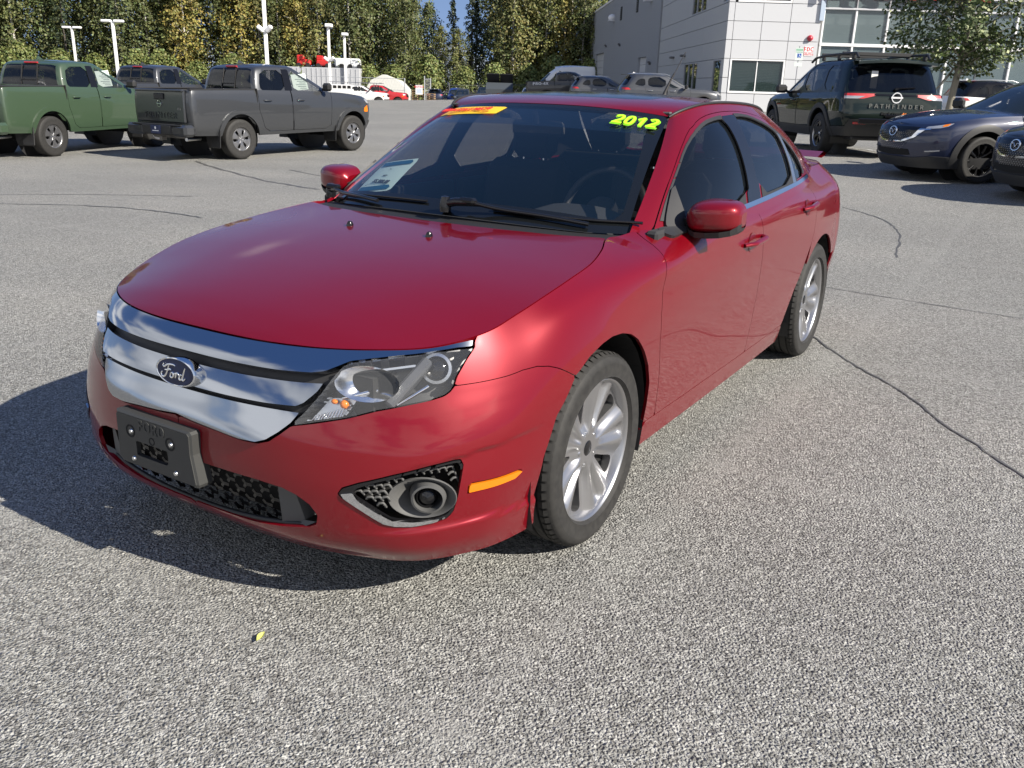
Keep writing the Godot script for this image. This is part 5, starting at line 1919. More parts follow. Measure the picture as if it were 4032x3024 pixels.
func model(s: Dictionary) -> Node3D:
	var o := Node3D.new()
	var st: float = s.get("step", 0.05)
	var wb: float = s.wb
	var ring := ring_of(s.rows, wb, s.cf, s.cr)
	var cab := ring_of(s.cab, wb, s.ccf, s.ccr)
	var big := rect(-9, -1, 9, 5)
	var ra: float = s.arch
	var holes: Array = s.doors.duplicate()
	var ar := [arc(0, s.R + 0.02, ra), arc(-wb, s.R + 0.02, ra)]
	part(o, "body", half_mir(panel(ring, big, holes + ar, st, {"map": 2, "inset": 0.004, "skirt": 0.03})), M.proto)
	for dr in s.doors:
		var d := panel(ring, dr, ar, st, {"map": 2, "inset": 0.004, "skirt": 0.03})
		for sd in 2:
			var dn := part(o, "door", d if sd == 0 else d.mir(), M.proto)
			if s.has("handle_y"):
				var lo := 1e9
				var hi := -1e9
				for q in dr:
					lo = minf(lo, q.x)
					hi = maxf(hi, q.x)
				var cv := side_cv(ring, lo + 0.13, s.handle_y)
				var cw := side_cv(ring, lo + 0.33, s.handle_y)
				var h := MB.new()
				var a := ring.at(cv.x, cv.y)
				var b := ring.at(cw.x, cw.y)
				h.tube([a, a.lerp(b, 0.15) + Vector3(0.035, 0, 0), a.lerp(b, 0.85) + Vector3(0.035, 0, 0), b], 0.015, 6)
				part(dn, "handle", h if sd == 0 else h.mir(), s.get("handle_mat", M.proto))
	# hood, deck or bed lid
	for l in s.lids:
		part(o, l[0], panel(lid_of(ring, l[1], l[2], l[3], l[4], l[5]), rect(0, 0, 16, 8), [], st * 1.3, {"inset": 0.0, "skirt": 0.02}), M.proto)
	# cabin
	var sidewins := []
	for w in s.windows:
		sidewins.append(w[1])
	var nc := cab.nc - 1.0
	var ws: Array = s.windshield
	var rw: Array = s.rear_glass
	var pillar_mat: Material = s.get("pillar", M.proto)
	var split_f := 5.6
	var split_r := nc - 5.6
	part(o, "pillars", half_mir(panel(cab, big, sidewins, st, {"map": 2, "inset": 0.003, "skirt": 0.02, "range": [split_f, split_r, 0.0, cab.nr - 1.0]})), pillar_mat)
	part(o, "windshield_frame", half_mir(panel(cab, rect(-2, 0, 2, 4), [ws], st, {"map": 3, "inset": 0.002, "skirt": 0.01, "range": [0.0, split_f, 0.0, cab.nr - 1.0]})), pillar_mat)
	part(o, "rear_frame", half_mir(panel(cab, rect(-2, 0, 2, 4), [rw], st, {"map": 3, "inset": 0.002, "skirt": 0.01, "range": [split_r, nc, 0.0, cab.nr - 1.0]})), s.get("rear_frame", M.proto))
	part(o, "windshield", half_mir(panel(cab, ws, [], st * 1.5, {"map": 3, "inset": 0.0, "skirt": 0.0, "off": -0.004, "range": [0.0, split_f + 0.2, 0.0, cab.nr - 1.0]})), M.clear_glass)
	part(o, "rear_window", half_mir(panel(cab, rw, [], st * 1.5, {"map": 3, "inset": 0.0, "skirt": 0.0, "off": -0.004, "range": [split_r - 0.2, nc, 0.0, cab.nr - 1.0]})), M.dark_glass)
	for w in s.windows:
		both(o, w[0], panel(cab, w[1], [], st, {"map": 2, "inset": -0.004, "skirt": 0.0, "off": -0.010, "range": [split_f, split_r, 0.0, cab.nr - 1.0]}), M.dark_glass if w[0] != "front_side_window" else M.clear_glass)
	part(o, "roof", panel(lid_of(cab, 0.0, nc, s.roof[0], s.roof[1], 2.6, 20), rect(0, 0, 20, 8), [], st * 1.3, {"inset": 0.0, "skirt": 0.0}), s.get("roof_mat", M.proto))
	# hidden dark floor, seats
	var fl := MB.new()
	fl.bx(Vector3(0, s.rows[0][5][1] + 0.06, -wb * 0.5), Vector3(s.rows[0][4][1] * 1.7, 0.08, wb * 1.35))
	fl.bx(Vector3(0, s.R, 0), Vector3(1.0, 0.16, 0.2))
	fl.bx(Vector3(0, s.R, -wb), Vector3(1.0, 0.18, 0.22))
	fl.bx(Vector3(0, s.belt - 0.28, -0.1), Vector3(1.0, 0.4, 0.8))
	part(o, "underbody", fl, M.void)
	var cb: Array = s.cab
	var zf: float = lerpf(cb[0][0], cb[1][0], 0.8)
	var seats := MB.new()
	for e in s.seats:
		for sx in [-0.36, 0.36]:
			seats.box(Transform3D(Basis(Vector3(1, 0, 0), -0.2), Vector3(sx, s.belt - 0.02, e)), Vector3(0.5, 0.6, 0.13), 0.05)
			seats.bx(Vector3(sx, s.belt + 0.36, e - 0.09), Vector3(0.27, 0.18, 0.1), 0.04)
	part(o, "seats", seats, M.cloth)
	var dash := MB.new()
	dash.bx(Vector3(0, s.belt - 0.14, zf - 0.1), Vector3(1.4, 0.3, 0.5), 0.08)
	part(o, "dashboard", dash, M.dash)
	# wheel arches, wheels
	for fz in [0.0, -wb]:
		for sx in [-1.0, 1.0]:
			var li := MB.new()
			var wx: float = s.track - 0.36
			for k in 16:
				var a0 := -0.4 + (PI + 0.8) * k / 16.0
				var a1 := -0.4 + (PI + 0.8) * (k + 1) / 16.0
				var q := []
				for e in [[a0, s.track + 0.02], [a1, s.track + 0.02], [a1, wx], [a0, wx]]:
					q.append(Vector3(sx * e[1], s.R + 0.02 + sin(e[0]) * (ra + 0.015), fz + cos(e[0]) * (ra + 0.015)))
				li.face(q, Vector3(sx * s.track, 3.0, fz + cos(a0) * 3.0))
			li.disc(Vector3(sx * wx, s.R + 0.02, fz), Vector3(sx, 0, 0), ra + 0.015, 20)
			part(o, "wheel_arch_liner", li, M.black_plastic)
	if s.has("flare"):
		for fz in [0.0, -wb]:
			both(o, "arch_flare", panel(ring, band(fz, s.R + 0.02, ra - 0.004, ra + s.flare, s.rows[0][5][1] + 0.02), [], 0.035, {"map": 2, "off": s.get("flare_off", 0.022), "inset": 0.0, "skirt": 0.03, "range": [2.0, ring.nc - 3.0, 0.0, ring.nr - 1.0]}), s.get("flare_mat", M.proto))
	if s.has("cladding"):
		both(o, "sill_cladding", panel(ring, rect(4.5, 0.0, ring.nc - 5.5, s.cladding), [], 0.06, {"off": 0.012, "inset": 0.0, "skirt": 0.02}), s.get("flare_mat", M.black_plastic), true)
	var k := 0
	for fz in [0.0, -wb]:
		for sx in [1.0, -1.0]:
			wheel(o, Vector3(sx * s.track, s.R, fz), sx, s.style, s.R, s.tw, s.rr, s.spoke, 0.4 + k * 1.3, 0.0, false, s.get("lip", null), M.chrome_dull)
			k += 1
	# mirrors
	var mz: float = s.mirror[0]
	var my: float = s.mirror[1]
	var mx: float = s.mirror[2]
	for sx in [1.0, -1.0]:
		var mr := MB.new()
		mr.bx(Vector3(sx * (mx + 0.11), my, mz), Vector3(0.24, 0.17, 0.13), 0.045)
		mr.beam(Vector3(sx * (mx - 0.06), my - 0.06, mz + 0.02), Vector3(sx * (mx + 0.06), my - 0.03, mz), 0.05, 0.05, 0.01)
		part(o, "door_mirror", mr, s.get("mirror_mat", M.black_plastic))
	# lamps and trim laid on the body: [name, outline, material, lift, map, range]
	for t in s.get("trims", []):
		var op := {"off": t[3], "inset": 0.0, "skirt": 0.012, "map": t[4]}
		if t.size() > 5:
			op["range"] = t[5]
		var sh := cab if t.size() > 6 and t[6] == "cab" else ring
		both(o, t[0], panel(sh, t[1], [], t[7] if t.size() > 7 else 0.03, op), t[2], t[4] == 3 or (t[1][0].x <= 0.01 and t[4] == 0) or t[1][0].x >= ring.nc - 1.01)
	if s.has("extra"):
		s.extra.call(o, ring, cab)
	return o


func side_cv(ring: Patch, z: float, y: float) -> Vector2:
	var c := ring.nc * 0.5
	var w := ring.nr * 0.5
	for it in 30:
		var pt := ring.at(c, w)
		var ec := (ring.at(c + 0.05, w) - pt) / 0.05
		var ew := (ring.at(c, w + 0.05) - pt) / 0.05
		c += clampf((z - pt.z) / (ec.z if absf(ec.z) > 0.02 else -0.1), -1.0, 1.0) * 0.8
		w += clampf((y - pt.y) / maxf(ew.y, 0.04), -1.0, 1.0) * 0.8
		c = clampf(c, 4.5, ring.nc - 5.5)
		w = clampf(w, -1.0, ring.nr)
	return Vector2(c, w)


# put a copy of a model where its wheels stand: a = front axle on the ground, yaw towards its nose
func park(nm: String, of: String, label: String, cat: String, pos: Vector3, yaw: float, body: Material, group := "", size := 1.0, sink := true) -> Node3D:
	var src: Node3D = proto[of]
	var o: Node3D = src.duplicate()
	o.name = numbered(nm)
	add_child(o)
	tag(o, label, cat, group)
	var b := Basis(Vector3.UP, deg_to_rad(yaw))
	var wb: float = src.get_meta("wb") * size
	var f := b * Vector3(0, 0, 1)
	var r := b * Vector3(0.75, 0, 0)
	var pf := pos
	var pr := pos - f * wb
	if sink:
		pf.y = gh(pf.x, pf.z)
		pr.y = gh(pr.x, pr.z)
	else:
		pr.y = pos.y
	var mid := (pf + pr) * 0.5
	var slope := (gh(mid.x + r.x, mid.z + r.z) - gh(mid.x - r.x, mid.z - r.z)) / 1.5 if sink else 0.0
	var zz := (pf - pr).normalized()
	var xx := (r.normalized() + Vector3(0, slope, 0)).normalized()
	var yy := zz.cross(xx).normalized()
	xx = yy.cross(zz).normalized()
	o.transform = Transform3D(Basis(xx * size, yy * size, zz * size), pf)
	repaint(o, body)
	o.remove_meta("wb")
	return o


func repaint(n: Node, m: Material) -> void:
	if n is MeshInstance3D and n.material_override == M.proto:
		n.material_override = m
	for c in n.get_children():
		repaint(c, m)


func remat(n: Node, a: Material, b: Material) -> void:
	if n is MeshInstance3D and n.material_override == a:
		n.material_override = b
	for c in n.get_children():
		remat(c, a, b)


func keep(nm: String, s: Dictionary) -> void:
	proto[nm] = model(s)
	proto[nm].set_meta("wb", s.wb)


func make_models() -> void:
	M.proto = paint(0.2, 0.2, 0.2)
	M.dark_glass = glass(0.004, 0.005, 0.007, 0.86)
	M.wheel_grey = mat(0.30, 0.30, 0.31, 0.32, 0.85)
	M.wheel_black = mat(0.012, 0.012, 0.013, 0.22, 0.3)
	M.clad = mat(0.030, 0.030, 0.031, 0.55)
	M.lamp_clear = mat(0.45, 0.46, 0.48, 0.12, 0.5)
	M.plate_white = mat(0.7, 0.7, 0.68, 0.5)
	M.plate_blue = mat(0.02, 0.03, 0.09, 0.4)
	M.orange = mat(0.75, 0.20, 0.03, 0.5)
	M.white_print = mat(0.8, 0.8, 0.8, 0.5)
	M.dark_print = mat(0.016, 0.017, 0.019, 0.4)
	pickup_model()
	pathfinder_model()
	crossover_models()


func pickup_model() -> void:
	var wb := 3.2
	var s := {"wb": wb, "cf": 0.62, "cr": 0.10, "ccf": 0.5, "ccr": 0.16, "R": 0.395, "tw": 0.255, "rr": 0.222, "track": 0.79, "arch": 0.475, "style": "truck6", "spoke": M.wheel_grey, "belt": 1.28,
		"rows": [
			[0.78, -4.30, 2.6, 8.0, [0.86, 0.88, 0.88, 0.78], [0.50, 0.46, 0.46, 0.40]],
			[0.88, -4.32, 2.6, 9.0, [0.905, 0.915, 0.915, 0.84], [0.64, 0.62, 0.62, 0.60]],
			[0.92, -4.34, 2.7, 9.0, [0.915, 0.928, 0.928, 0.86], [0.86, 0.86, 0.85, 0.80]],
			[0.91, -4.34, 2.7, 9.0, [0.91, 0.925, 0.925, 0.86], [1.08, 1.08, 1.06, 0.98]],
			[0.86, -4.33, 2.6, 9.0, [0.90, 0.91, 0.90, 0.83], [1.25, 1.25, 1.20, 1.10]],
			[0.78, -4.31, 2.6, 9.0, [0.88, 0.885, 0.86, 0.78], [1.345, 1.345, 1.28, 1.155]]],
		"cab": [
			[-0.30, -2.71, 3.2, 7.0, [0.855, 0.855, 0.855, 0.83], [1.25, 1.25, 1.25, 1.23]],
			[-0.72, -2.69, 3.2, 7.0, [0.81, 0.81, 0.81, 0.78], [1.46, 1.46, 1.46, 1.44]],
			[-1.14, -2.63, 3.2, 6.0, [0.75, 0.75, 0.75, 0.72], [1.68, 1.68, 1.68, 1.65]],
			[-1.34, -2.57, 3.2, 5.0, [0.70, 0.70, 0.70, 0.66], [1.775, 1.785, 1.785, 1.75]],
			[-1.44, -2.48, 3.0, 5.0, [0.62, 0.62, 0.62, 0.58], [1.815, 1.825, 1.825, 1.79]]],
		"roof": [[-2.5, -2.0, -1.44], [1.835, 1.86, 1.81]],
		"doors": [soft(p2([-0.64, 1.34, -0.70, 0.60, -0.86, 0.53, -1.79, 0.53, -1.80, 1.36]), 0), soft(p2([-1.82, 1.36, -1.81, 0.53, -2.45, 0.53, -2.58, 0.60, -2.70, 0.95, -2.70, 1.36]), 0)],
		"handle_y": 1.14,
		"lids": [["hood", 0.0, 8.3, [-0.6, -0.2, 0.3, 0.62, 0.74, 0.78], [1.30, 1.285, 1.25, 1.215, 1.185, 1.16], 3.2]],
		"windows": [["front_side_window", soft(p2([-0.76, 1.315, -1.30, 1.715, -1.72, 1.735, -1.72, 1.315]), 1)], ["rear_side_window", soft(p2([-1.92, 1.315, -1.91, 1.735, -2.48, 1.72, -2.58, 1.40, -2.50, 1.315]), 1)]],
		"windshield": p2([-0.1, 1.30, 0.72, 1.29, 0.60, 1.745, -0.1, 1.765]),
		"rear_glass": p2([-0.1, 1.36, 0.70, 1.36, 0.68, 1.45, 0.62, 1.735, 0.5, 1.755, -0.1, 1.76]),
		"seats": [-1.55, -2.35], "mirror": [-0.86, 1.40, 0.90], "flare": 0.085, "flare_off": 0.026}
	s.trims = [
		["tail_light", p2([21.2, 3.0, 21.2, 4.75, 21.9, 4.75, 22.35, 4.72, 22.3, 4.25, 22.15, 3.7, 22.25, 3.0]), M.tail_red, 0.006, 0],
		["headlight", p2([3.3, 3.1, 3.1, 3.85, 4.6, 4.0, 5.3, 3.9, 5.2, 3.3]), M.lamp_clear, 0.006, 0],
		["side_marker", p2([5.15, 2.2, 5.15, 2.95, 5.6, 2.6, 5.7, 2.15]), M.amber, 0.008, 0],
		["grille", p2([0.0, 2.2, 0.0, 3.9, 3.0, 3.8, 2.8, 2.2]), M.black_gloss, 0.006, 0],
		["front_bumper", p2([0.0, 0.0, 0.0, 1.3, 4.9, 1.3, 5.3, 0.6, 5.1, 0.0]), M.clad, 0.02, 0]]
	s.extra = func(o: Node3D, ring: Patch, cab: Patch) -> void:
		# open bed
		var bed := MB.new()
		for sx in [-1.0, 1.0]:
			bed.bx(Vector3(sx * 0.80, 1.08, -3.52), Vector3(0.05, 0.50, 1.50))
			bed.bx(Vector3(sx * 0.845, 1.352, -3.52), Vector3(0.10, 0.03, 1.58), 0.012)
		bed.bx(Vector3(0, 0.84, -3.52), Vector3(1.6, 0.05, 1.5))
		bed.bx(Vector3(0, 1.08, -2.78), Vector3(1.6, 0.5, 0.05))
		part(o, "bed_liner", bed, M.black_plastic)
		# tailgate stands proud of the rear
		var tg := MB.new()
		tg.box(Transform3D(Basis(Vector3(1, 0, 0), 0.03), Vector3(0, 1.035, -4.345)), Vector3(1.50, 0.61, 0.06), 0.02)
		tg.bx(Vector3(0, 1.325, -4.36), Vector3(1.50, 0.05, 0.08), 0.018)
		var tn := part(o, "tailgate", tg, M.proto)
		var hd := MB.new()
		hd.bx(Vector3(0.0, 1.215, -4.382), Vector3(0.30, 0.115, 0.03), 0.012)
		part(tn, "handle", hd, M.black_plastic)
		var em := MB.new()
		em.lathe([Vector2(0.050, 0.0), Vector2(0.052, 0.008), Vector2(0.062, 0.008), Vector2(0.064, 0.0)], 24, Transform3D(Basis(Vector3(1, 0, 0), Vector3(0, 0, -1), Vector3(0, 1, 0)), Vector3(0, 1.075, -4.382)))
		em.bx(Vector3(0, 1.075, -4.388), Vector3(0.15, 0.024, 0.012), 0.003)
		part(tn, "emblem", em, M.chrome)
		text(tn, "embossed_word", "FRONTIER", 0.115, Transform3D(Basis(Vector3(-1.32, 0, 0), Vector3(0, 1, 0), Vector3(0, 0, -1)), Vector3(0, 0.865, -4.386)), M.proto, 0.012)
		text(tn, "badge", "4X4", 0.045, Transform3D(Basis(Vector3(-1, 0, 0), Vector3(0, 1, 0), Vector3(0, 0, -1)), Vector3(-0.60, 0.99, -4.382)), M.wheel_grey, 0.006)
		# rear bumper
		var rb := MB.new()
		for sx in [-1.0, 1.0]:
			rb.box(Transform3D(Basis(Vector3.UP, sx * 0.10), Vector3(sx * 0.70, 0.595, -4.40)), Vector3(0.50, 0.22, 0.24), 0.05)
		part(o, "rear_bumper", rb, M.proto)
		var st := MB.new()
		st.bx(Vector3(0, 0.60, -4.42), Vector3(0.94, 0.20, 0.20), 0.03)
		st.bx(Vector3(0, 0.69, -4.40), Vector3(1.56, 0.03, 0.22), 0.01)
		part(o, "bumper_step", st, M.black_plastic)
		var pl := MB.new()
		pl.bx(Vector3(0.0, 0.60, -4.526), Vector3(0.31, 0.16, 0.008), 0.002)
		var pn := part(o, "licence_plate", pl, M.plate_blue)
		var lg := MB.new()
		lg.disc(Vector3(0.0, 0.63, -4.5315), Vector3(0, 0, -1), 0.028, 16)
		lg.bx(Vector3(0.0, 0.575, -4.5305), Vector3(0.20, 0.014, 0.003))
		part(pn, "plate_print", lg, M.white_print)
		var hs := MB.new()
		hs.bx(Vector3(0, 0.43, -4.38), Vector3(0.08, 0.08, 0.12), 0.006)
		hs.bx(Vector3(0, 0.47, -4.2), Vector3(1.0, 0.09, 0.09), 0.01)
		part(o, "tow_hitch", hs, M.iron)
		var ex := MB.new()
		ex.tube([Vector3(-0.52, 0.42, -3.9), Vector3(-0.60, 0.42, -4.28)], 0.035, 10)
		part(o, "exhaust_pipe", ex, M.chrome_dull)
		for sx in [-1.0, 1.0]:
			for fz in [-0.58, -3.74]:
				var mf := MB.new()
				mf.box(Transform3D(Basis(Vector3(1, 0, 0), 0.10), Vector3(sx * 0.80, 0.42, fz)), Vector3(0.28, 0.34, 0.02), 0.008)
				part(o, "mud_flap", mf, M.black_plastic)
		# third brake light, antenna fin, window dividers, dark strips in the cab-to-bed gap
		var bl := MB.new()
		bl.bx(Vector3(0, 1.792, -2.575), Vector3(0.34, 0.03, 0.04), 0.008)
		part(o, "high_brake_light", bl, M.tail_red)
		var fn := MB.new()
		fn.prism(PackedVector2Array(p2([0.0, 0.0, 0.17, 0.0, 0.05, 0.07])), 0.02, Transform3D(Basis(Vector3(0, 0, 1), Vector3.UP, Vector3(-1, 0, 0)), Vector3(0.01, 1.855, -2.42)))
		part(o, "antenna_fin", fn, M.proto)
		var dv := MB.new()
		for sx in [-0.2, 0.2]:
			dv.beam(Vector3(sx, 1.37, -2.712), Vector3(sx * 0.97, 1.75, -2.625), 0.02, 0.02)
		dv.beam(Vector3(-0.2, 1.46, -2.695), Vector3(0.2, 1.46, -2.695), 0.02, 0.02)
		part(o, "rear_window_slider", dv, M.black_plastic)
		var pp := panel(cab, p2([-1.72, 1.30, -1.73, 1.75, -1.91, 1.75, -1.92, 1.30]), [], 0.05, {"map": 2, "off": 0.003, "inset": 0.0, "skirt": 0.006, "range": [5.6, cab.nc - 6.6, 0.0, 4.0]})
		both(o, "pillar_cover", pp, M.black_gloss)
		var gap := MB.new()
		for sx in [-1.0, 1.0]:
			gap.bx(Vector3(sx * 0.88, 0.98, -2.735), Vector3(0.09, 0.78, 0.022))
		part(o, "bed_gap", gap, M.void)
	keep("pickup", s)


func pathfinder_model() -> void:
	var wb := 2.9
	var s := {"wb": wb, "cf": 0.6, "cr": 0.30, "ccf": 0.6, "ccr": 0.5, "R": 0.388, "tw": 0.255, "rr": 0.245, "track": 0.85, "arch": 0.46, "style": "beadlock", "spoke": M.wheel_black, "lip": M.alloy, "belt": 1.12,
		"rows": [
			[0.80, -3.86, 2.8, 4.0, [0.80, 0.90, 0.90, 0.80], [0.40, 0.34, 0.34, 0.30]],
			[0.90, -3.97, 2.8, 4.0, [0.90, 0.96, 0.96, 0.86], [0.58, 0.52, 0.52, 0.46]],
			[0.94, -4.04, 2.8, 3.8, [0.95, 0.985, 0.985, 0.90], [0.74, 0.72, 0.72, 0.66]],
			[0.94, -4.02, 2.8, 3.8, [0.955, 0.985, 0.985, 0.90], [0.92, 0.90, 0.90, 0.84]],
			[0.90, -3.99, 2.7, 3.6, [0.945, 0.97, 0.96, 0.86], [1.06, 1.04, 1.02, 0.96]],
			[0.82, -3.95, 2.6, 3.6, [0.92, 0.935, 0.90, 0.80], [1.16, 1.14, 1.10, 1.03]]],
		"cab": [
			[-0.15, -3.95, 3.0, 3.4, [0.92, 0.93, 0.93, 0.88], [1.13, 1.11, 1.10, 1.08]],
			[-0.62, -3.86, 3.0, 3.4, [0.875, 0.885, 0.885, 0.84], [1.33, 1.32, 1.32, 1.30]],
			[-1.10, -3.76, 3.0, 3.2, [0.81, 0.82, 0.82, 0.78], [1.57, 1.56, 1.55, 1.52]],
			[-1.34, -3.70, 3.0, 3.2, [0.75, 0.765, 0.765, 0.73], [1.68, 1.68, 1.67, 1.62]],
			[-1.45, -3.78, 3.0, 3.4, [0.68, 0.70, 0.70, 0.66], [1.725, 1.73, 1.72, 1.66]]],
		"roof": [[-3.8, -2.6, -1.45], [1.745, 1.775, 1.70]],
		"doors": [p2([-0.55, 1.12, -0.58, 0.5, -0.62, 0.45, -1.62, 0.45, -1.62, 1.13]), p2([-1.64, 1.13, -1.64, 0.45, -2.35, 0.45, -2.46, 0.75, -2.66, 0.95, -2.72, 1.14])],
		"handle_y": 0.99,
		"lids": [["hood", 0.0, 8.3, [-0.5, 0.0, 0.5, 0.75, 0.82], [1.16, 1.15, 1.12, 1.08, 1.04], 3.0]],
		"windows": [["front_side_window", soft(p2([-0.62, 1.17, -1.22, 1.60, -1.58, 1.645, -1.60, 1.17]), 1)], ["rear_side_window", soft(p2([-1.72, 1.17, -1.71, 1.65, -2.56, 1.64, -2.66, 1.40, -2.58, 1.18]), 1)], ["quarter_window", soft(p2([-2.78, 1.19, -2.72, 1.63, -3.25, 1.61, -3.42, 1.40, -3.45, 1.20]), 1)]],
		"windshield": p2([-0.1, 1.14, 0.78, 1.14, 0.62, 1.60, -0.1, 1.64]),
		"rear_glass": p2([-0.1, 1.17, 0.80, 1.17, 0.82, 1.25, 0.74, 1.58, 0.66, 1.63, -0.1, 1.64]),
		"seats": [-1.45, -2.3, -3.0], "mirror": [-0.78, 1.20, 0.96], "flare": 0.085, "flare_off": 0.02, "flare_mat": M.clad, "cladding": 0.95, "pillar": M.black_gloss}
	s.trims = [
		["tail_light", p2([17.0, 3.92, 17.0, 4.75, 20.6, 4.75, 20.6, 4.38, 19.6, 3.88]), M.tail_red, 0.006, 0],
		["reversing_light", p2([17.1, 3.86, 17.1, 4.28, 19.8, 4.28, 19.2, 3.88]), M.lamp_clear, 0.009, 0],
		["black_bar", p2([22.0, 4.40, 22.0, 4.72, 20.5, 4.72, 20.5, 4.40]), M.black_gloss, 0.007, 0],
		["rear_bumper", p2([22.0, 0.0, 22.0, 1.75, 18.4, 1.75, 17.4, 0.9, 16.6, 0.8, 16.6, 0.0]), M.clad, 0.02, 0],
		["rear_reflector", p2([18.8, 1.22, 18.8, 1.46, 20.0, 1.46, 20.0, 1.22]), M.tail_red, 0.028, 0],
		["headlight", p2([2.4, 3.5, 2.4, 4.1, 5.2, 4.2, 5.2, 3.8]), M.lamp_clear, 0.006, 0],
		["grille", p2([0.0, 2.5, 0.0, 4.4, 2.3, 4.3, 2.0, 2.5]), M.black_gloss, 0.006, 0]]
	s.extra = func(o: Node3D, ring: Patch, cab: Patch) -> void:
		var B := Basis(Vector3(-1, 0, 0), Vector3(0, 1, 0), Vector3(0, 0, -1))
		var em := MB.new()
		em.lathe([Vector2(0.075, 0.0), Vector2(0.078, 0.012), Vector2(0.094, 0.012), Vector2(0.096, 0.0)], 26, Transform3D(Basis(Vector3(1, 0, 0), Vector3(0, 0, -1), Vector3(0, 1, 0)), Vector3(0, 1.075, -4.005)))
		em.bx(Vector3(0, 1.075, -4.015), Vector3(0.22, 0.034, 0.014), 0.004)
		part(o, "emblem", em, mat_of("emblem_white", 0.62, 0.63, 0.64))
		text(o, "letters", "P A T H F I N D E R", 0.075, Transform3D(B * Basis.from_scale(Vector3(1.15, 1, 1)), Vector3(0, 0.925, -4.032)), mat_of("letter_grey", 0.10, 0.105, 0.10), 0.008)
		text(o, "trim_badge", "Rock Creek", 0.055, Transform3D(B, Vector3(0.06, 0.80, -4.052)), M.dark_print, 0.010)
		var mt := MB.new()
		mt.prism(PackedVector2Array(p2([-0.05, -0.02, 0.06, -0.02, 0.03, 0.02, 0.01, 0.0, -0.01, 0.025])), 0.008, Transform3D(B, Vector3(-0.16, 0.80, -4.05)))
		part(o, "orange_badge", mt, M.orange)
		var lp := MB.new()
		lp.bx(Vector3(0, 0.755, -4.058), Vector3(0.36, 0.06, 0.02), 0.01)
		lp.bx(Vector3(0.0, 0.66, -4.065), Vector3(1.35, 0.10, 0.03), 0.03)
		part(o, "tailgate_handle", lp, M.black_gloss)
		var pl := MB.new()
		pl.bx(Vector3(-0.38, 0.50, -4.03), Vector3(0.30, 0.17, 0.012), 0.003)
		part(o, "licence_plate", pl, M.plate_white)
		var sp := MB.new()
		for i in 20:
			var q0 := []
			for e in [i, i + 1]:
				var x: float = lerpf(-0.73, 0.73, e / 20.0)
				var z := -3.93 + 0.16 * x * x
				q0.append([Vector3(x, 1.745 - 0.07 * x * x, z + 0.22), Vector3(x, 1.72 - 0.07 * x * x, z - 0.02), Vector3(x, 1.675 - 0.07 * x * x, z - 0.03), Vector3(x, 1.66 - 0.07 * x * x, z + 0.2)])
			for k in 4:
				sp.face([q0[0][k], q0[1][k], q0[1][(k + 1) % 4], q0[0][(k + 1) % 4]], (q0[0][0] + q0[0][2]) / 2.0)
		part(o, "spoiler", sp, M.proto)
		for sx in [-1.0, 1.0]:
			var rk := MB.new()
			rk.tube([Vector3(sx * 0.66, 1.73, -1.30), Vector3(sx * 0.665, 1.80, -1.50), Vector3(sx * 0.67, 1.835, -2.0), Vector3(sx * 0.67, 1.84, -3.1), Vector3(sx * 0.665, 1.835, -3.55), Vector3(sx * 0.66, 1.75, -3.66)], 0.024, 8)
			for z in [-1.95, -2.75, -3.45]:
				rk.bx(Vector3(sx * 0.665, 1.79, z), Vector3(0.05, 0.11, 0.10), 0.012)
			part(o, "roof_rail", rk, M.black_plastic)
		for z in [-1.85, -2.9]:
			var cb := MB.new()
			cb.beam(Vector3(-0.68, 1.85, z), Vector3(0.68, 1.85, z), 0.03, 0.07, 0.012)
			part(o, "cross_bar", cb, M.black_plastic)
		var wp := MB.new()
		wp.beam(Vector3(0.0, 1.235, -3.945), Vector3(-0.36, 1.255, -3.90), 0.022, 0.022, 0.006)
		wp.bx(Vector3(0.0, 1.225, -3.94), Vector3(0.06, 0.05, 0.05), 0.012)
		part(o, "rear_wiper", wp, M.black_gloss)
		var tg := MB.new()
		tg.bx(Vector3(0.38, 1.38, -3.80), Vector3(0.12, 0.30, 0.004))
		part(o, "window_tag", tg, M.plate_white)
		var rh := MB.new()
		rh.tube([Vector3(0.15, 0.36, -3.80), Vector3(0.12, 0.27, -3.82), Vector3(-0.28, 0.27, -3.82), Vector3(-0.32, 0.36, -3.8)], 0.018, 8)
		rh.bx(Vector3(0, 0.36, -3.6), Vector3(1.3, 0.10, 0.4), 0.03)
		part(o, "tow_bar", rh, M.black_plastic)
		var vs := MB.new()
		for sx in [-1.0, 1.0]:
			vs.beam(Vector3(sx * 0.915, 0.64, -3.92), Vector3(sx * 0.885, 1.14, -3.88), 0.012, 0.012)
		part(o, "tailgate_seam", vs, M.void)
	keep("suv", s)


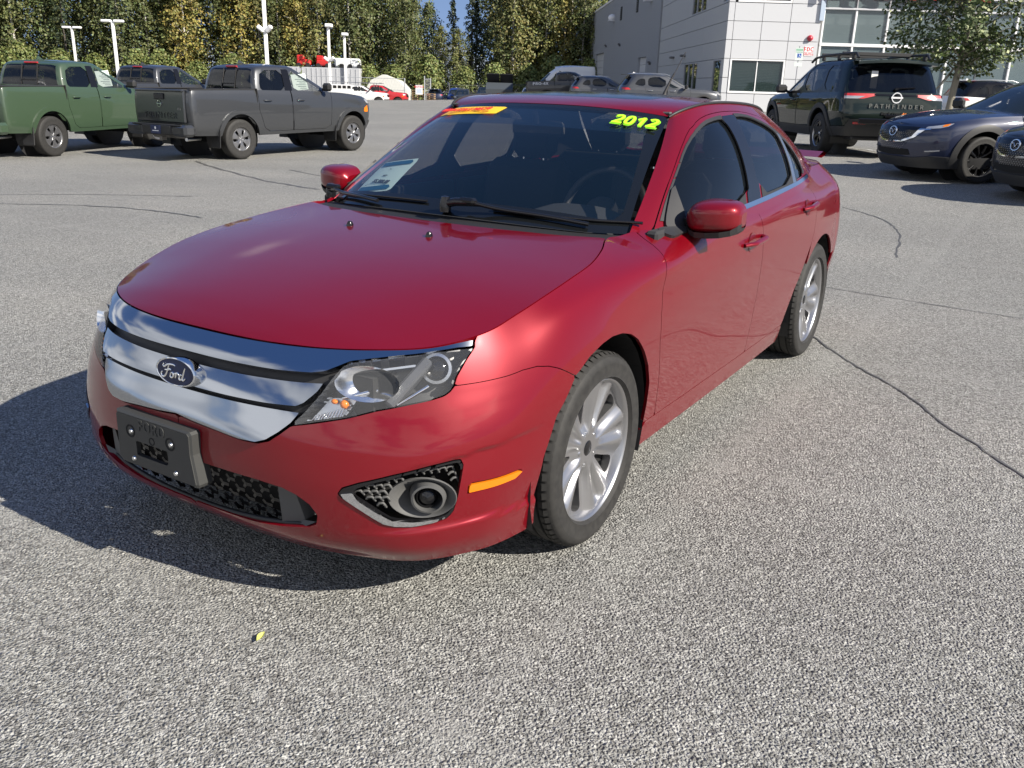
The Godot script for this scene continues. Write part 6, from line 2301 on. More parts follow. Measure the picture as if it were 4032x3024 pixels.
func crossover_models() -> void:
	# low crossover with wide black wheel arches
	var wb := 2.655
	var s := {"wb": wb, "cf": 0.74, "cr": 0.5, "ccf": 0.9, "ccr": 0.55, "R": 0.345, "tw": 0.215, "rr": 0.235, "track": 0.785, "arch": 0.40, "style": "ten", "spoke": M.wheel_black, "belt": 1.0, "step": 0.04,
		"rows": [
			[0.86, -3.40, 2.4, 3.0, [0.76, 0.83, 0.83, 0.74], [0.30, 0.22, 0.22, 0.20]],
			[0.93, -3.48, 2.4, 3.0, [0.84, 0.875, 0.875, 0.80], [0.48, 0.40, 0.40, 0.34]],
			[0.95, -3.52, 2.4, 2.8, [0.87, 0.895, 0.895, 0.82], [0.66, 0.60, 0.58, 0.50]],
			[0.94, -3.50, 2.4, 2.8, [0.87, 0.89, 0.895, 0.82], [0.82, 0.77, 0.72, 0.64]],
			[0.91, -3.46, 2.4, 2.8, [0.85, 0.875, 0.875, 0.79], [0.94, 0.91, 0.85, 0.745]],
			[0.86, -3.40, 2.4, 2.8, [0.81, 0.845, 0.80, 0.72], [1.06, 1.02, 0.955, 0.805]]],
		"cab": [
			[-0.34, -3.42, 2.8, 2.8, [0.80, 0.84, 0.84, 0.80], [1.06, 1.0, 0.985, 0.97]],
			[-0.72, -3.30, 2.8, 2.8, [0.745, 0.79, 0.79, 0.75], [1.18, 1.16, 1.15, 1.14]],
			[-1.14, -3.16, 2.8, 2.8, [0.675, 0.72, 0.72, 0.68], [1.36, 1.37, 1.36, 1.34]],
			[-1.36, -3.08, 2.8, 2.8, [0.62, 0.665, 0.665, 0.62], [1.46, 1.475, 1.46, 1.42]],
			[-1.46, -3.04, 2.8, 2.8, [0.54, 0.59, 0.59, 0.55], [1.50, 1.52, 1.50, 1.45]]],
		"roof": [[-3.05, -2.2, -1.46], [1.515, 1.555, 1.475]],
		"doors": [p2([-0.60, 1.02, -0.56, 0.5, -0.62, 0.38, -1.55, 0.38, -1.56, 1.06]), p2([-1.58, 1.06, -1.57, 0.38, -2.15, 0.38, -2.32, 0.66, -2.46, 0.85, -2.50, 1.06])],
		"handle_y": 0.90,
		"lids": [["hood", 0.0, 9.2, [-0.55, -0.35, 0.0, 0.4, 0.72, 0.83, 0.86], [1.04, 1.035, 1.01, 0.945, 0.875, 0.83, 0.808], 2.4]],
		"windows": [["front_side_window", soft(p2([-0.78, 1.05, -1.28, 1.38, -1.50, 1.425, -1.51, 1.05]), 1)], ["rear_side_window", soft(p2([-1.62, 1.05, -1.61, 1.43, -2.2, 1.41, -2.48, 1.28, -2.44, 1.08]), 1)], ["quarter_window", soft(p2([-2.54, 1.10, -2.56, 1.27, -2.84, 1.20, -2.78, 1.12]), 1)]],
		"windshield": p2([-0.1, 0.985, 0.72, 0.99, 0.53, 1.40, -0.1, 1.435]),
		"rear_glass": p2([-0.1, 1.12, 0.62, 1.12, 0.55, 1.40, -0.1, 1.44]),
		"seats": [-1.5, -2.3], "mirror": [-0.86, 1.10, 0.86], "flare": 0.085, "flare_off": 0.016, "flare_mat": M.clad, "cladding": 0.9}
	s.trims = [
		["grille", p2([0.0, 2.35, 0.0, 4.55, 1.5, 4.5, 2.15, 4.35, 2.2, 4.0, 1.75, 2.9, 0.9, 2.45]), M.black_gloss, 0.004, 0],
		["chrome_wing", p2([0.0, 2.25, 0.0, 2.40, 0.9, 2.52, 1.7, 2.98, 2.14, 4.05, 2.6, 4.0, 3.6, 4.02, 3.6, 3.92, 2.5, 3.78, 1.95, 2.9, 1.0, 2.36]), M.chrome, 0.014, 0],
		["headlight", p2([2.5, 4.0, 2.6, 4.42, 4.3, 4.68, 4.7, 4.68, 4.2, 4.25, 3.6, 4.06]), M.lamp_clear, 0.004, 0],
		["amber_corner", p2([3.7, 4.22, 3.75, 4.56, 4.4, 4.67, 4.1, 4.28]), M.amber, 0.007, 0],
		["lower_intake", p2([0.0, 1.1, 0.0, 1.75, 1.6, 1.72, 1.8, 1.2]), M.void, 0.004, 0],
		["front_lip", p2([0.0, 0.0, 0.0, 1.0, 2.0, 1.0, 3.2, 1.15, 5.3, 1.0, 5.3, 0.0]), M.clad, 0.014, 0],
		["signal_strip", p2([2.8, 1.52, 2.8, 1.62, 3.9, 1.66, 3.9, 1.56]), M.lamp_clear, 0.01, 0],
		["tail_light", p2([17.2, 3.5, 17.0, 4.3, 19.4, 4.2, 19.6, 3.6]), M.tail_red, 0.006, 0]]
	s.extra = func(o: Node3D, ring: Patch, cab: Patch) -> void:
		var p := ring.at(0.0, 3.55)
		var t := frame(p + Vector3(0, 0, 0.012), Vector3(0, 0.12, 1))
		var em := MB.new()
		var tt := t * Transform3D(Basis(Vector3(1.2, 0, 0), Vector3(0, 0, 1), Vector3(0, -1, 0)), Vector3.ZERO)
		em.lathe([Vector2(0.060, 0.0), Vector2(0.063, 0.012), Vector2(0.072, 0.012), Vector2(0.075, 0.0)], 28, tt)
		for sx in [-1.0, 1.0]:
			em.tube([t * Vector3(0, -0.022, 0.008), t * Vector3(sx * 0.030, 0.022, 0.008), t * Vector3(sx * 0.078, 0.018, 0.008)], [0.006, 0.005, 0.009], 6)
		part(o, "emblem", em, M.chrome_bright)
		var ms := MB.new()
		for r in 11:
			for k in 25:
				var x := (k - 12) * 0.045 + (0.022 if r % 2 else 0.0)
				var y := 0.455 + r * 0.024
				var wmax := 0.30 + 0.20 * smoothstep(0.45, 0.66, y)
				if absf(x) > wmax - 0.04:
					continue
				var cv := ring_front(ring, absf(x), y)
				var q := ring.at(cv.x, cv.y) + ring.nor(cv.x, cv.y) * 0.008
				q.x *= signf(x) if x != 0 else 1.0
				ms.bx(q, Vector3(0.014, 0.007, 0.006))
		var gn := o.get_node("grille")
		part(gn, "grille_mesh", ms, M.wheel_grey)
	keep("crossover", s)
	# taller family crossover
	wb = 2.705
	var c := {"wb": wb, "cf": 0.6, "cr": 0.5, "ccf": 0.8, "ccr": 0.6, "R": 0.355, "tw": 0.225, "rr": 0.235, "track": 0.80, "arch": 0.415, "style": "five", "spoke": M.wheel_grey, "belt": 1.06, "step": 0.05,
		"rows": [
			[0.84, -3.60, 2.6, 3.0, [0.78, 0.85, 0.85, 0.76], [0.34, 0.26, 0.26, 0.24]],
			[0.90, -3.68, 2.6, 3.0, [0.86, 0.90, 0.90, 0.82], [0.52, 0.45, 0.45, 0.40]],
			[0.93, -3.71, 2.6, 2.9, [0.89, 0.92, 0.92, 0.84], [0.72, 0.67, 0.66, 0.60]],
			[0.92, -3.69, 2.6, 2.9, [0.89, 0.915, 0.915, 0.84], [0.90, 0.86, 0.82, 0.76]],
			[0.88, -3.65, 2.6, 2.9, [0.875, 0.90, 0.895, 0.82], [1.02, 0.98, 0.94, 0.87]],
			[0.82, -3.60, 2.6, 2.9, [0.84, 0.865, 0.84, 0.76], [1.13, 1.08, 1.04, 0.945]]],
		"cab": [
			[-0.28, -3.60, 2.8, 2.9, [0.83, 0.86, 0.86, 0.83], [1.12, 1.06, 1.05, 1.03]],
			[-0.70, -3.50, 2.8, 2.9, [0.78, 0.82, 0.82, 0.78], [1.27, 1.25, 1.24, 1.22]],
			[-1.14, -3.34, 2.8, 2.9, [0.71, 0.75, 0.75, 0.72], [1.48, 1.48, 1.47, 1.44]],
			[-1.36, -3.26, 2.8, 2.9, [0.65, 0.70, 0.70, 0.66], [1.58, 1.59, 1.58, 1.53]],
			[-1.46, -3.30, 2.8, 2.9, [0.58, 0.62, 0.62, 0.58], [1.63, 1.64, 1.62, 1.56]]],
		"roof": [[-3.35, -2.4, -1.46], [1.645, 1.69, 1.59]],
		"doors": [p2([-0.58, 1.06, -0.56, 0.52, -0.62, 0.42, -1.58, 0.42, -1.59, 1.10]), p2([-1.61, 1.10, -1.60, 0.42, -2.18, 0.42, -2.34, 0.70, -2.52, 0.92, -2.56, 1.12])],
		"handle_y": 0.97, "handle_mat": M.chrome_dull,
		"lids": [["hood", 0.0, 8.8, [-0.5, 0.0, 0.5, 0.74, 0.82], [1.10, 1.08, 1.035, 0.99, 0.95], 2.6]],
		"windows": [["front_side_window", soft(p2([-0.72, 1.10, -1.26, 1.49, -1.54, 1.535, -1.55, 1.10]), 1)], ["rear_side_window", soft(p2([-1.68, 1.11, -1.67, 1.54, -2.34, 1.52, -2.46, 1.40, -2.42, 1.13]), 1)], ["quarter_window", soft(p2([-2.56, 1.15, -2.58, 1.46, -2.80, 1.44, -3.06, 1.28, -2.96, 1.18]), 1)]],
		"windshield": p2([-0.1, 1.07, 0.74, 1.07, 0.57, 1.50, -0.1, 1.54]),
		"rear_glass": p2([-0.1, 1.17, 0.68, 1.17, 0.70, 1.24, 0.60, 1.52, -0.1, 1.56]),
		"seats": [-1.45, -2.25], "mirror": [-0.80, 1.16, 0.89], "flare": 0.06, "flare_off": 0.014, "flare_mat": M.clad, "cladding": 0.8}
	c.trims = [
		["tail_light", p2([16.2, 3.9, 16.6, 4.55, 18.0, 4.6, 19.4, 4.5, 19.0, 4.0, 17.4, 3.7]), M.tail_red, 0.006, 0],
		["rear_bumper", p2([22.0, 0.0, 22.0, 1.5, 17.4, 1.4, 16.8, 0.8, 16.8, 0.0]), M.clad, 0.015, 0],
		["headlight", p2([2.2, 3.6, 2.3, 4.3, 4.8, 4.6, 4.9, 4.2, 3.4, 3.6]), M.lamp_clear, 0.005, 0],
		["grille", p2([0.0, 2.3, 0.0, 4.4, 1.9, 4.3, 1.6, 2.4]), M.black_gloss, 0.005, 0],
		["front_lip", p2([0.0, 0.0, 0.0, 1.2, 3.2, 1.2, 5.3, 0.9, 5.3, 0.0]), M.clad, 0.012, 0]]
	c.extra = func(o: Node3D, ring: Patch, cab: Patch) -> void:
		for sx in [-1.0, 1.0]:
			var rr := MB.new()
			rr.tube([Vector3(sx * 0.615, 1.61, -1.5), Vector3(sx * 0.63, 1.665, -1.7), Vector3(sx * 0.635, 1.68, -2.4), Vector3(sx * 0.61, 1.665, -3.05), Vector3(sx * 0.59, 1.64, -3.2)], 0.016, 6)
			part(o, "roof_rail", rr, M.chrome_dull)
		var fn := MB.new()
		fn.prism(PackedVector2Array(p2([0.0, 0.0, 0.18, 0.0, 0.04, 0.07])), 0.03, Transform3D(Basis(Vector3(0, 0, 1), Vector3.UP, Vector3(-1, 0, 0)), Vector3(0.015, 1.665, -3.05)))
		part(o, "antenna_fin", fn, M.white_print)
		var sp := MB.new()
		sp.bx(Vector3(0, 1.61, -3.38), Vector3(1.10, 0.03, 0.24), 0.012)
		part(o, "spoiler", sp, M.proto)
	keep("family", c)


func others() -> void:
	make_models()
	M.gunmetal = paint(0.052, 0.055, 0.060, 0.5, 0.38)
	M.truck_green = paint(0.034, 0.060, 0.032, 0.0, 0.45)
	M.forest = paint(0.0035, 0.010, 0.0075, 0.0, 0.7)
	M.forest.metallic_specular = 0.25
	M.navy = paint(0.004, 0.010, 0.040, 0.15, 0.5)
	M.near_black = paint(0.004, 0.005, 0.009, 0.0, 0.6)
	M.silver = paint(0.085, 0.088, 0.094, 0.6, 0.36)
	M.white_paint = paint(0.72, 0.72, 0.71, 0.0, 0.45)
	M.dark_brown = paint(0.035, 0.033, 0.033, 0.3, 0.42)
	M.fire_red = paint(0.45, 0.015, 0.02, 0.1, 0.4)
	M.blue_paint = paint(0.02, 0.06, 0.30, 0.2, 0.4)
	var near := "pickups parked on the left side of the lot"
	var g := park("pickup_truck", "pickup", "dark grey crew cab pickup seen from its tailgate in front of the green pickup", "pickup truck", Vector3(-13.19, 0, -13.5), 177.8, M.gunmetal, near)
	window_paper(g)
	g = park("pickup_truck", "pickup", "olive green crew cab pickup at the left edge behind the grey one", "pickup truck", Vector3(-17.23, 0, -11.0), 195.7, M.truck_green, near)
	window_paper(g)
	park("pickup_truck", "pickup", "charcoal pickup cab showing between the green pickup and the grey one", "pickup truck", Vector3(-22.6, 0, -17.6), 190.0, M.gunmetal, near)
	park("suv", "suv", "glossy dark green three-row SUV with black roof rails seen from behind", "SUV", Vector3(-3.24, 0, -18.72), 214.2, M.forest)
	park("crossover", "crossover", "navy blue crossover with black ten-spoke wheels and chrome winged grille", "crossover", Vector3(0.185, 0, -13.28), -46.0, M.navy)
	park("crossover", "crossover", "near-black crossover nosing in at the right edge beside the navy one", "crossover", Vector3(2.0, 0, -11.55), -48.0, M.near_black)
	park("family_crossover", "family", "silver crossover with roof rails whose whole side shows before the bright building corner", "crossover", Vector3(-12.9, 0, -36.9), 122.3, M.silver, "silver crossovers along the grey wall")
	park("family_crossover", "family", "silver crossover whose front is hidden by the other silver one", "crossover", Vector3(-20.3, 0, -46.0), 122.3, M.silver, "silver crossovers along the grey wall")
	var t := park("pickup_truck", "pickup", "dark brown full-size pickup with white bed lettering behind the silver crossovers", "pickup truck", Vector3(-24.9, 0, -50.8), 122.3, M.dark_brown, "", 1.07)
	bed_words(t)
	van()
	var w := park("family_crossover", "family", "white crossover with a black roof behind the maple trunk", "crossover", Vector3(0.6, 0, -35.7), 122.3, M.white_paint)
	for nm in ["pillars", "windshield_frame", "rear_frame", "roof", "spoiler"]:
		w.get_node(nm).material_override = M.black_gloss
	var far := "vehicles parked along the far fence"
	var wt := park("service_truck", "pickup", "white service truck with ladder racks over its box at the end of the lot", "service truck", Vector3(-58.9, 0, -69.2), 122.3, M.white_paint, "", 1.05)
	service_box(wt)
	park("pickup_truck", "pickup", "bright red pickup parked behind the white service truck", "pickup truck", Vector3(-58.4, 0, -71.6), 122.3, M.fire_red, "", 1.08)
	park("family_crossover", "family", "blue-black crossover showing its tail right of the gate", "crossover", Vector3(-61.5, 0, -82.0), 215.0, M.navy, far)
	park("family_crossover", "family", "bright blue car between the dark crossover and the grey one", "car", Vector3(-59.2, 0, -82.6), 32.0, M.blue_paint, far)
	park("family_crossover", "family", "dark grey crossover facing the camera at the far fence", "crossover", Vector3(-56.6, 0, -80.2), 30.0, M.gunmetal, far)
	park("pickup_truck", "pickup", "black pickup facing the camera beside the dumpster", "pickup truck", Vector3(-54.2, 0, -81.0), 28.0, M.near_black, far)
	park("family_crossover", "family", "small white car just left of the black pickup", "car", Vector3(-56.6, 0, -85.4), 30.0, M.white_paint, far, 0.86)
	park("family_crossover", "family", "white car peeking out left of the dark brown pickup", "car", Vector3(-45.2, 0, -75.5), 25.0, M.white_paint, far)
	var lf := "vehicles beyond the green pickup bed"
	park("pickup_truck", "pickup", "white pickup cab seen over the green pickup bed", "pickup truck", Vector3(-66.5, 0, -34.0), 190.0, M.white_paint, lf)
	park("family_crossover", "family", "dark grey crossover in front of the white pickup over the green bed", "crossover", Vector3(-47.0, 0, -24.6), 190.0, M.gunmetal, lf)
	park("family_crossover", "family", "white car at the far left edge of the row over the green bed", "car", Vector3(-68.0, 0, -31.0), 190.0, M.white_paint, lf)
	park("family_crossover", "family", "white crossover right of the white pickup against the green cab", "crossover", Vector3(-66.0, 0, -39.4), 190.0, M.white_paint, lf)


func window_paper(o: Node3D) -> void:
	var mb := MB.new()
	mb.beam(Vector3(-0.800, 1.34, -1.42), Vector3(-0.735, 1.66, -1.44), 0.004, 0.42, 0.0, Vector3(0, 0, 1))
	var m := part(o, "window_sheet", mb, mat_of("paper", 0.62, 0.72, 0.66), "pale price sheet behind the front side window")
	var ln := MB.new()
	for k in 7:
		var t := 0.12 + 0.11 * k
		var a := Vector3(-0.808, 1.34, -1.42).lerp(Vector3(-0.743, 1.66, -1.44), t)
		ln.beam(a + Vector3(0, 0, 0.16), a - Vector3(0, 0, 0.02 + 0.05 * (k % 3)), 0.003, 0.012)
	part(m, "print_lines", ln, mat_of("print_grey", 0.30, 0.36, 0.35))


func bed_words(o: Node3D) -> void:
	text(o, "bed_lettering", "PRO-4X", 0.15, Transform3D(Basis(Vector3(0, 0, 1.3), Vector3(0, 1, 0), Vector3(-1, 0, 0)), Vector3(-0.918, 1.22, -3.55)), M.white_print, 0.006, "Droid Sans", 800)


func service_box(o: Node3D) -> void:
	var b := MB.new()
	b.bx(Vector3(0, 1.12, -3.45), Vector3(1.92, 0.75, 2.2), 0.04)
	b.bx(Vector3(0, 1.62, -3.5), Vector3(1.9, 0.5, 2.0), 0.06)
	part(o, "service_box", b, M.white_paint)
	var w := MB.new()
	for k in 4:
		w.bx(Vector3(-0.955, 1.66, -2.75 - k * 0.45), Vector3(0.02, 0.26, 0.32))
	part(o, "box_window", w, M.void)
	var r := MB.new()
	for sx in [-0.85, 0.85]:
		r.tube([Vector3(sx, 2.06, 0.3), Vector3(sx, 2.1, -4.6)], 0.03, 6)
		for z in [-0.4, -1.9, -2.9, -4.3]:
			r.tube([Vector3(sx, 1.7, z), Vector3(sx, 2.1, z)], 0.025, 6)
	for k in 5:
		r.tube([Vector3(-0.85, 2.1, 0.1 - k * 1.1), Vector3(0.85, 2.1, 0.1 - k * 1.1)], 0.025, 6)
	part(o, "ladder_rack", r, M.alloy)


func van() -> void:
	var wb := 3.4
	var s := {"wb": wb, "cf": 0.7, "cr": 0.25, "ccf": 0.9, "ccr": 0.3, "R": 0.35, "tw": 0.22, "rr": 0.2, "track": 0.84, "arch": 0.42, "style": "five", "spoke": M.alloy, "belt": 1.3, "step": 0.09,
		"rows": [
			[0.80, -3.95, 2.8, 5.0, [0.85, 0.92, 0.92, 0.8], [0.35, 0.30, 0.30, 0.28]],
			[0.92, -4.02, 2.8, 6.0, [0.93, 0.99, 0.99, 0.88], [0.60, 0.60, 0.60, 0.55]],
			[0.90, -4.03, 2.8, 6.0, [0.96, 1.0, 1.0, 0.88], [0.95, 0.95, 0.95, 0.85]],
			[0.70, -4.02, 2.8, 6.0, [0.96, 0.99, 0.97, 0.85], [1.30, 1.30, 1.28, 1.10]]],
		"cab": [
			[0.45, -4.02, 3.0, 7.0, [0.95, 0.985, 0.96, 0.84], [1.28, 1.28, 1.26, 1.15]],
			[-0.05, -4.0, 3.0, 7.0, [0.93, 0.955, 0.93, 0.84], [1.75, 1.75, 1.72, 1.62]],
			[-0.45, -3.97, 3.0, 6.0, [0.88, 0.90, 0.88, 0.80], [2.2, 2.2, 2.15, 2.0]],
			[-0.95, -3.92, 3.0, 5.0, [0.80, 0.82, 0.82, 0.74], [2.52, 2.52, 2.46, 2.35]]],
		"roof": [[-3.9, -2.0, -0.95], [2.56, 2.60, 2.48]],
		"doors": [p2([-0.30, 1.4, -0.36, 0.5, -1.35, 0.5, -1.35, 1.4])],
		"lids": [["hood", 0.0, 6.5, [-0.3, 0.3, 0.7], [1.36, 1.28, 1.12], 3.0]],
		"windows": [["front_side_window", soft(p2([-0.15, 1.40, -0.52, 1.92, -1.32, 1.95, -1.32, 1.40]), 1)]],
		"windshield": p2([-0.1, 1.25, 0.8, 1.25, 0.72, 2.0, -0.1, 2.05]), "rear_glass": p2([-0.1, 1.5, 0.7, 1.5, 0.7, 2.0, -0.1, 2.0]),
		"seats": [-1.0], "mirror": [-0.2, 1.5, 0.98]}
	s.trims = [["headlight", p2([2.4, 2.0, 2.4, 2.8, 4.8, 2.9, 4.8, 2.2]), M.lamp_clear, 0.006, 0]]
	keep("van", s)
	var v := park("van", "van", "tall white cargo van with red lettering on its side facing left", "van", Vector3(-33.6, 0, -58.2), -57.7, M.white_paint)
	text(v, "side_lettering", "GENERAL", 0.26, Transform3D(Basis(Vector3(0, 0, -1.4), Vector3(0, 1, 0), Vector3(1, 0, 0)), Vector3(1.0, 1.42, -2.55)), mat_of("sign_red", 0.55, 0.02, 0.03), 0.006, "Droid Sans", 800)
# ---------------------------------------------------------------- trees, building, far end of the lot
const AWAY := Vector3(-0.5261, 0.0, -0.8504)
const SIDE := Vector3(0.8504, 0.0, -0.5261)
var rng := RandomNumberGenerator.new()


class Leaves:
	var p := PackedVector3Array()
	var n := PackedVector3Array()
	var c := PackedColorArray()
	var ix := PackedInt32Array()
	func leaf(at: Vector3, x: Vector3, y: Vector3, nn: Vector3, col: Color, tip := 0.5) -> void:
		var b := p.size()
		p.append_array(PackedVector3Array([at - y * 0.5, at + x * 0.5 + y * (tip - 0.5) * 0.6, at + y * 0.5, at - x * 0.5 + y * (tip - 0.5) * 0.6]))
		for k in 4:
			n.append(nn)
			c.append(col)
		var cr := x.cross(y)
		ix.append_array(PackedInt32Array([b, b + 2, b + 1, b, b + 3, b + 2]) if cr.dot(nn) > 0 else PackedInt32Array([b, b + 1, b + 2, b, b + 2, b + 3]))
	func mesh() -> ArrayMesh:
		var am := ArrayMesh.new()
		var ar := []
		ar.resize(Mesh.ARRAY_MAX)
		ar[Mesh.ARRAY_VERTEX] = p
		ar[Mesh.ARRAY_NORMAL] = n
		ar[Mesh.ARRAY_COLOR] = c
		ar[Mesh.ARRAY_INDEX] = ix
		am.add_surface_from_arrays(Mesh.PRIMITIVE_TRIANGLES, ar)
		return am


func rv(s := 1.0) -> Vector3:
	return Vector3(rng.randf_range(-1, 1), rng.randf_range(-1, 1), rng.randf_range(-1, 1)) * s


func one_leaf(lv: Leaves, at: Vector3, out: Vector3, size: float, col: Color) -> void:
	var nn := (out * 0.7 + Vector3(0, 0.35, 0) + rv(0.8)).normalized()
	var x := nn.cross(rv().normalized() + Vector3(0.01, 0.2, 0)).normalized()
	var y := nn.cross(x)
	lv.leaf(at, x * size * 0.75, y * size, nn, col)


func crown(kind: String, H: float, W: float, sd: int, base: Color) -> ArrayMesh:
	rng.seed = sd
	var lv := Leaves.new()
	var nb := 58
	for b in nb:
		var t := (b + rng.randf()) / nb
		var az := b * 2.4 + rng.randf_range(-0.5, 0.5)
		var h: float
		var L: float
		if kind == "spruce":
			h = lerpf(0.06, 0.99, t) * H
			L = W * pow(1.0 - t, 0.85) + 0.15
		else:
			h = lerpf(0.10, 0.97, pow(t, 0.9)) * H
			L = W * (0.42 + 0.58 * sin(PI * clampf(pow(t, 0.75), 0.0, 1.0))) * (0.35 if t > 0.93 else 1.0) * rng.randf_range(0.55, 1.15)
		var d := Vector3(cos(az), 0, sin(az))
		var tone := rng.randf_range(0.72, 1.25)
		var m := 84 if kind != "spruce" else 60
		for k in m:
			var s := pow(rng.randf(), 0.6)
			var rise := (0.55 * s - 0.75 * s * s) * L if kind != "spruce" else -0.35 * s * L
			var at := Vector3(0, h, 0) + d * (L * s) + Vector3(0, rise, 0)
			var sp := 0.30 + 0.30 * s if kind != "spruce" else 0.22
			at += rv(sp)
			if kind == "birch":
				at.y -= absf(rng.randfn(0.0, 0.35)) * s
			var c := base * tone * rng.randf_range(0.75, 1.3)
			c.r *= rng.randf_range(0.85, 1.25)
			one_leaf(lv, at, (d * s + Vector3(0, 0.2, 0)).normalized(), rng.randf_range(0.18, 0.36) * (0.8 if kind == "spruce" else 1.0), c)
	return lv.mesh()


func trunk_mb(H: float, r: float, sd: int, limbs := 7) -> MB:
	rng.seed = sd
	var mb := MB.new()
	var pts := []
	var rad := []
	var bend := rv(0.25)
	for k in 8:
		var t := k / 7.0
		pts.append(Vector3(bend.x * sin(t * 3.0), H * t - 0.3, bend.z * sin(t * 2.6)))
		rad.append(r * (1.0 - 0.85 * t) + 0.01)
	mb.tube(pts, rad, 8)
	for k in limbs:
		var t := rng.randf_range(0.2, 0.8)
		var az := rng.randf() * TAU
		var a := Vector3(bend.x * sin(t * 3.0), H * t - 0.3, bend.z * sin(t * 2.6))
		mb.tube([a, a + Vector3(cos(az) * 0.9, 0.7, sin(az) * 0.9), a + Vector3(cos(az) * 1.8, 0.9, sin(az) * 1.8)], [r * 0.4 * (1 - t) + 0.02, 0.02, 0.008], 5)
	return mb


func leafy() -> StandardMaterial3D:
	var m := StandardMaterial3D.new()
	m.vertex_color_use_as_albedo = true
	m.roughness = 0.62
	m.backlight_enabled = true
	m.backlight = Color(0.42, 0.42, 0.30)
	return m


func scenery() -> void:
	M.leafy = leafy()
	M.bark_pale = mat(0.42, 0.40, 0.36, 0.85)
	M.bark_dark = mat(0.07, 0.06, 0.05, 0.9)
	tree_line()
	street_tree()
	building()
	far_lot()
	ground_marks()


func tree_line() -> void:
	var greens := [Color(0.120, 0.135, 0.040), Color(0.095, 0.115, 0.036), Color(0.140, 0.145, 0.045), Color(0.078, 0.100, 0.034)]
	var kinds := []
	for k in 6:
		kinds.append(["birch", crown("birch", 13.5, 2.6 + 0.25 * (k % 3), 40 + k, greens[k % 4]), trunk_mb(13.5, 0.19, 40 + k).mesh()])
	var yel := ["yellow", crown("birch", 13.5, 2.5, 71, Color(0.205, 0.185, 0.045)), kinds[1][2]]
	var spr := ["spruce", crown("spruce", 13.0, 2.3, 72, Color(0.030, 0.046, 0.022)), trunk_mb(13.0, 0.16, 72, 0).mesh()]
	var shr := ["shrub", crown("birch", 4.6, 2.2, 73, Color(0.125, 0.155, 0.045)), trunk_mb(3.6, 0.07, 73).mesh()]
	var counts := {}
	var put := func(kd: Array, pos: Vector3, s: float, turn: float) -> void:
		var rel := pos - Vector3(2.05, 0, 2.44)
		var px := rel.dot(SIDE) / rel.dot(AWAY)
		var where := "past the left edge"
		for e in [[-0.60, "at the far left edge"], [-0.50, "above the green pickup"], [-0.40, "between the left light posts"], [-0.31, "above the grey pickup tailgate"], [-0.25, "by the tallest light post"], [-0.18, "above the grey pickup hood"], [-0.12, "behind the white tent"], [-0.05, "by the gap of sky"], [0.02, "behind the dumpster"], [0.08, "beside the grey service wing"], [9.0, "hidden behind the building"]]:
			if px < e[0]:
				where = e[1]
				break
		var deep := rel.dot(AWAY) - 119.0 + 9.0 * smoothstep(-20.0, -84.0, rel.dot(SIDE))
		var row_name := "front" if deep < 2.6 else ("second" if deep < 8.0 else "rear")
		var slot: String = kd[0] + where + row_name
		counts[slot] = counts.get(slot, 0) + 1
		var nth: String = ["first", "second", "third", "fourth", "fifth", "sixth", "seventh", "eighth", "ninth", "tenth", "eleventh", "twelfth"][mini(counts[slot], 12) - 1]
		pos.y = gh(pos.x, pos.z) - 0.1
		var words: Array = {"birch": ["tall green birch in the dense row of trees behind the lot", "birches behind the lot"], "yellow": ["birch turning yellow above the far end of the lot", "yellowing birches"], "spruce": ["dark pointed spruce standing among the birches behind the lot", "dark spruces"], "shrub": ["bright leafy shrub at the foot of the birch row", "shrubs under the birches"]}[kd[0]]
		var nm: String = {"birch": "birch_tree", "yellow": "birch_tree", "spruce": "spruce_tree", "shrub": "shrub"}[kd[0]]
		var o := thing(nm, "%s %s from the left in the %s row %s" % [nth, {"birch": "green birch", "yellow": "yellowing birch", "spruce": "dark pointed spruce", "shrub": "bright leafy shrub"}[kd[0]], row_name, where], "shrub" if kd[0] == "shrub" else "tree", Transform3D(Basis(Vector3.UP, turn).scaled(Vector3.ONE * s), pos), words[1])
		part(o, "trunk", kd[2], M.bark_dark if kd[0] == "spruce" else M.bark_pale)
		part(o, "crown", kd[1], M.leafy)
	rng.seed = 8
	var spots := []
	var a := Vector3(2.05, 0, 2.44) + AWAY * 119.0
	# distance along the row from straight ahead, negative to the left
	var x := -84.0
	while x < 26.0:
		spots.append([x + rng.randf_range(-0.9, 0.9), rng.randf_range(-2.0, 1.5), rng.randf_range(0.92, 1.22), rng.randi() % 6, rng.randf() * TAU])
		x += 2.7
	x = -88.0
	while x < 34.0:
		spots.append([x + rng.randf_range(-1, 1), rng.randf_range(3.5, 7.0), rng.randf_range(1.15, 1.42), rng.randi() % 6, rng.randf() * TAU])
		x += 3.5
	x = -92.0
	while x < 36.0:
		spots.append([x + rng.randf_range(-1, 1), rng.randf_range(9.0, 12.0), rng.randf_range(1.2, 1.5), rng.randi() % 6, rng.randf() * TAU])
		x += 4.4
	var shift := 0
	for s in spots:
		var u: float = s[0]
		var sc: float = s[2]
		# the row opens to low trees where the sky shows
		if u > -12.4 and u < -6.6:
			sc *= 0.56 if s[1] < 3.0 else 0.34
		elif u > -14.5 and u < -5.6:
			sc = minf(sc, 0.92)
		var pos: Vector3 = a + SIDE * u + AWAY * (s[1] - 9.0 * smoothstep(-20.0, -84.0, u))
		shift += 1
		var kd: Array = kinds[s[3]]
		if shift in [17, 19, 22, 34]:
			kd = yel
		elif shift in [12, 30, 37, 46, 52]:
			kd = spr
		put.call(kd, pos, sc, s[4])
	put.call(spr, a + SIDE * -8.9 + AWAY * 2.0, 0.93, 0.3)
	put.call(spr, a + SIDE * -6.3 + AWAY * 1.0, 1.08, 1.3)
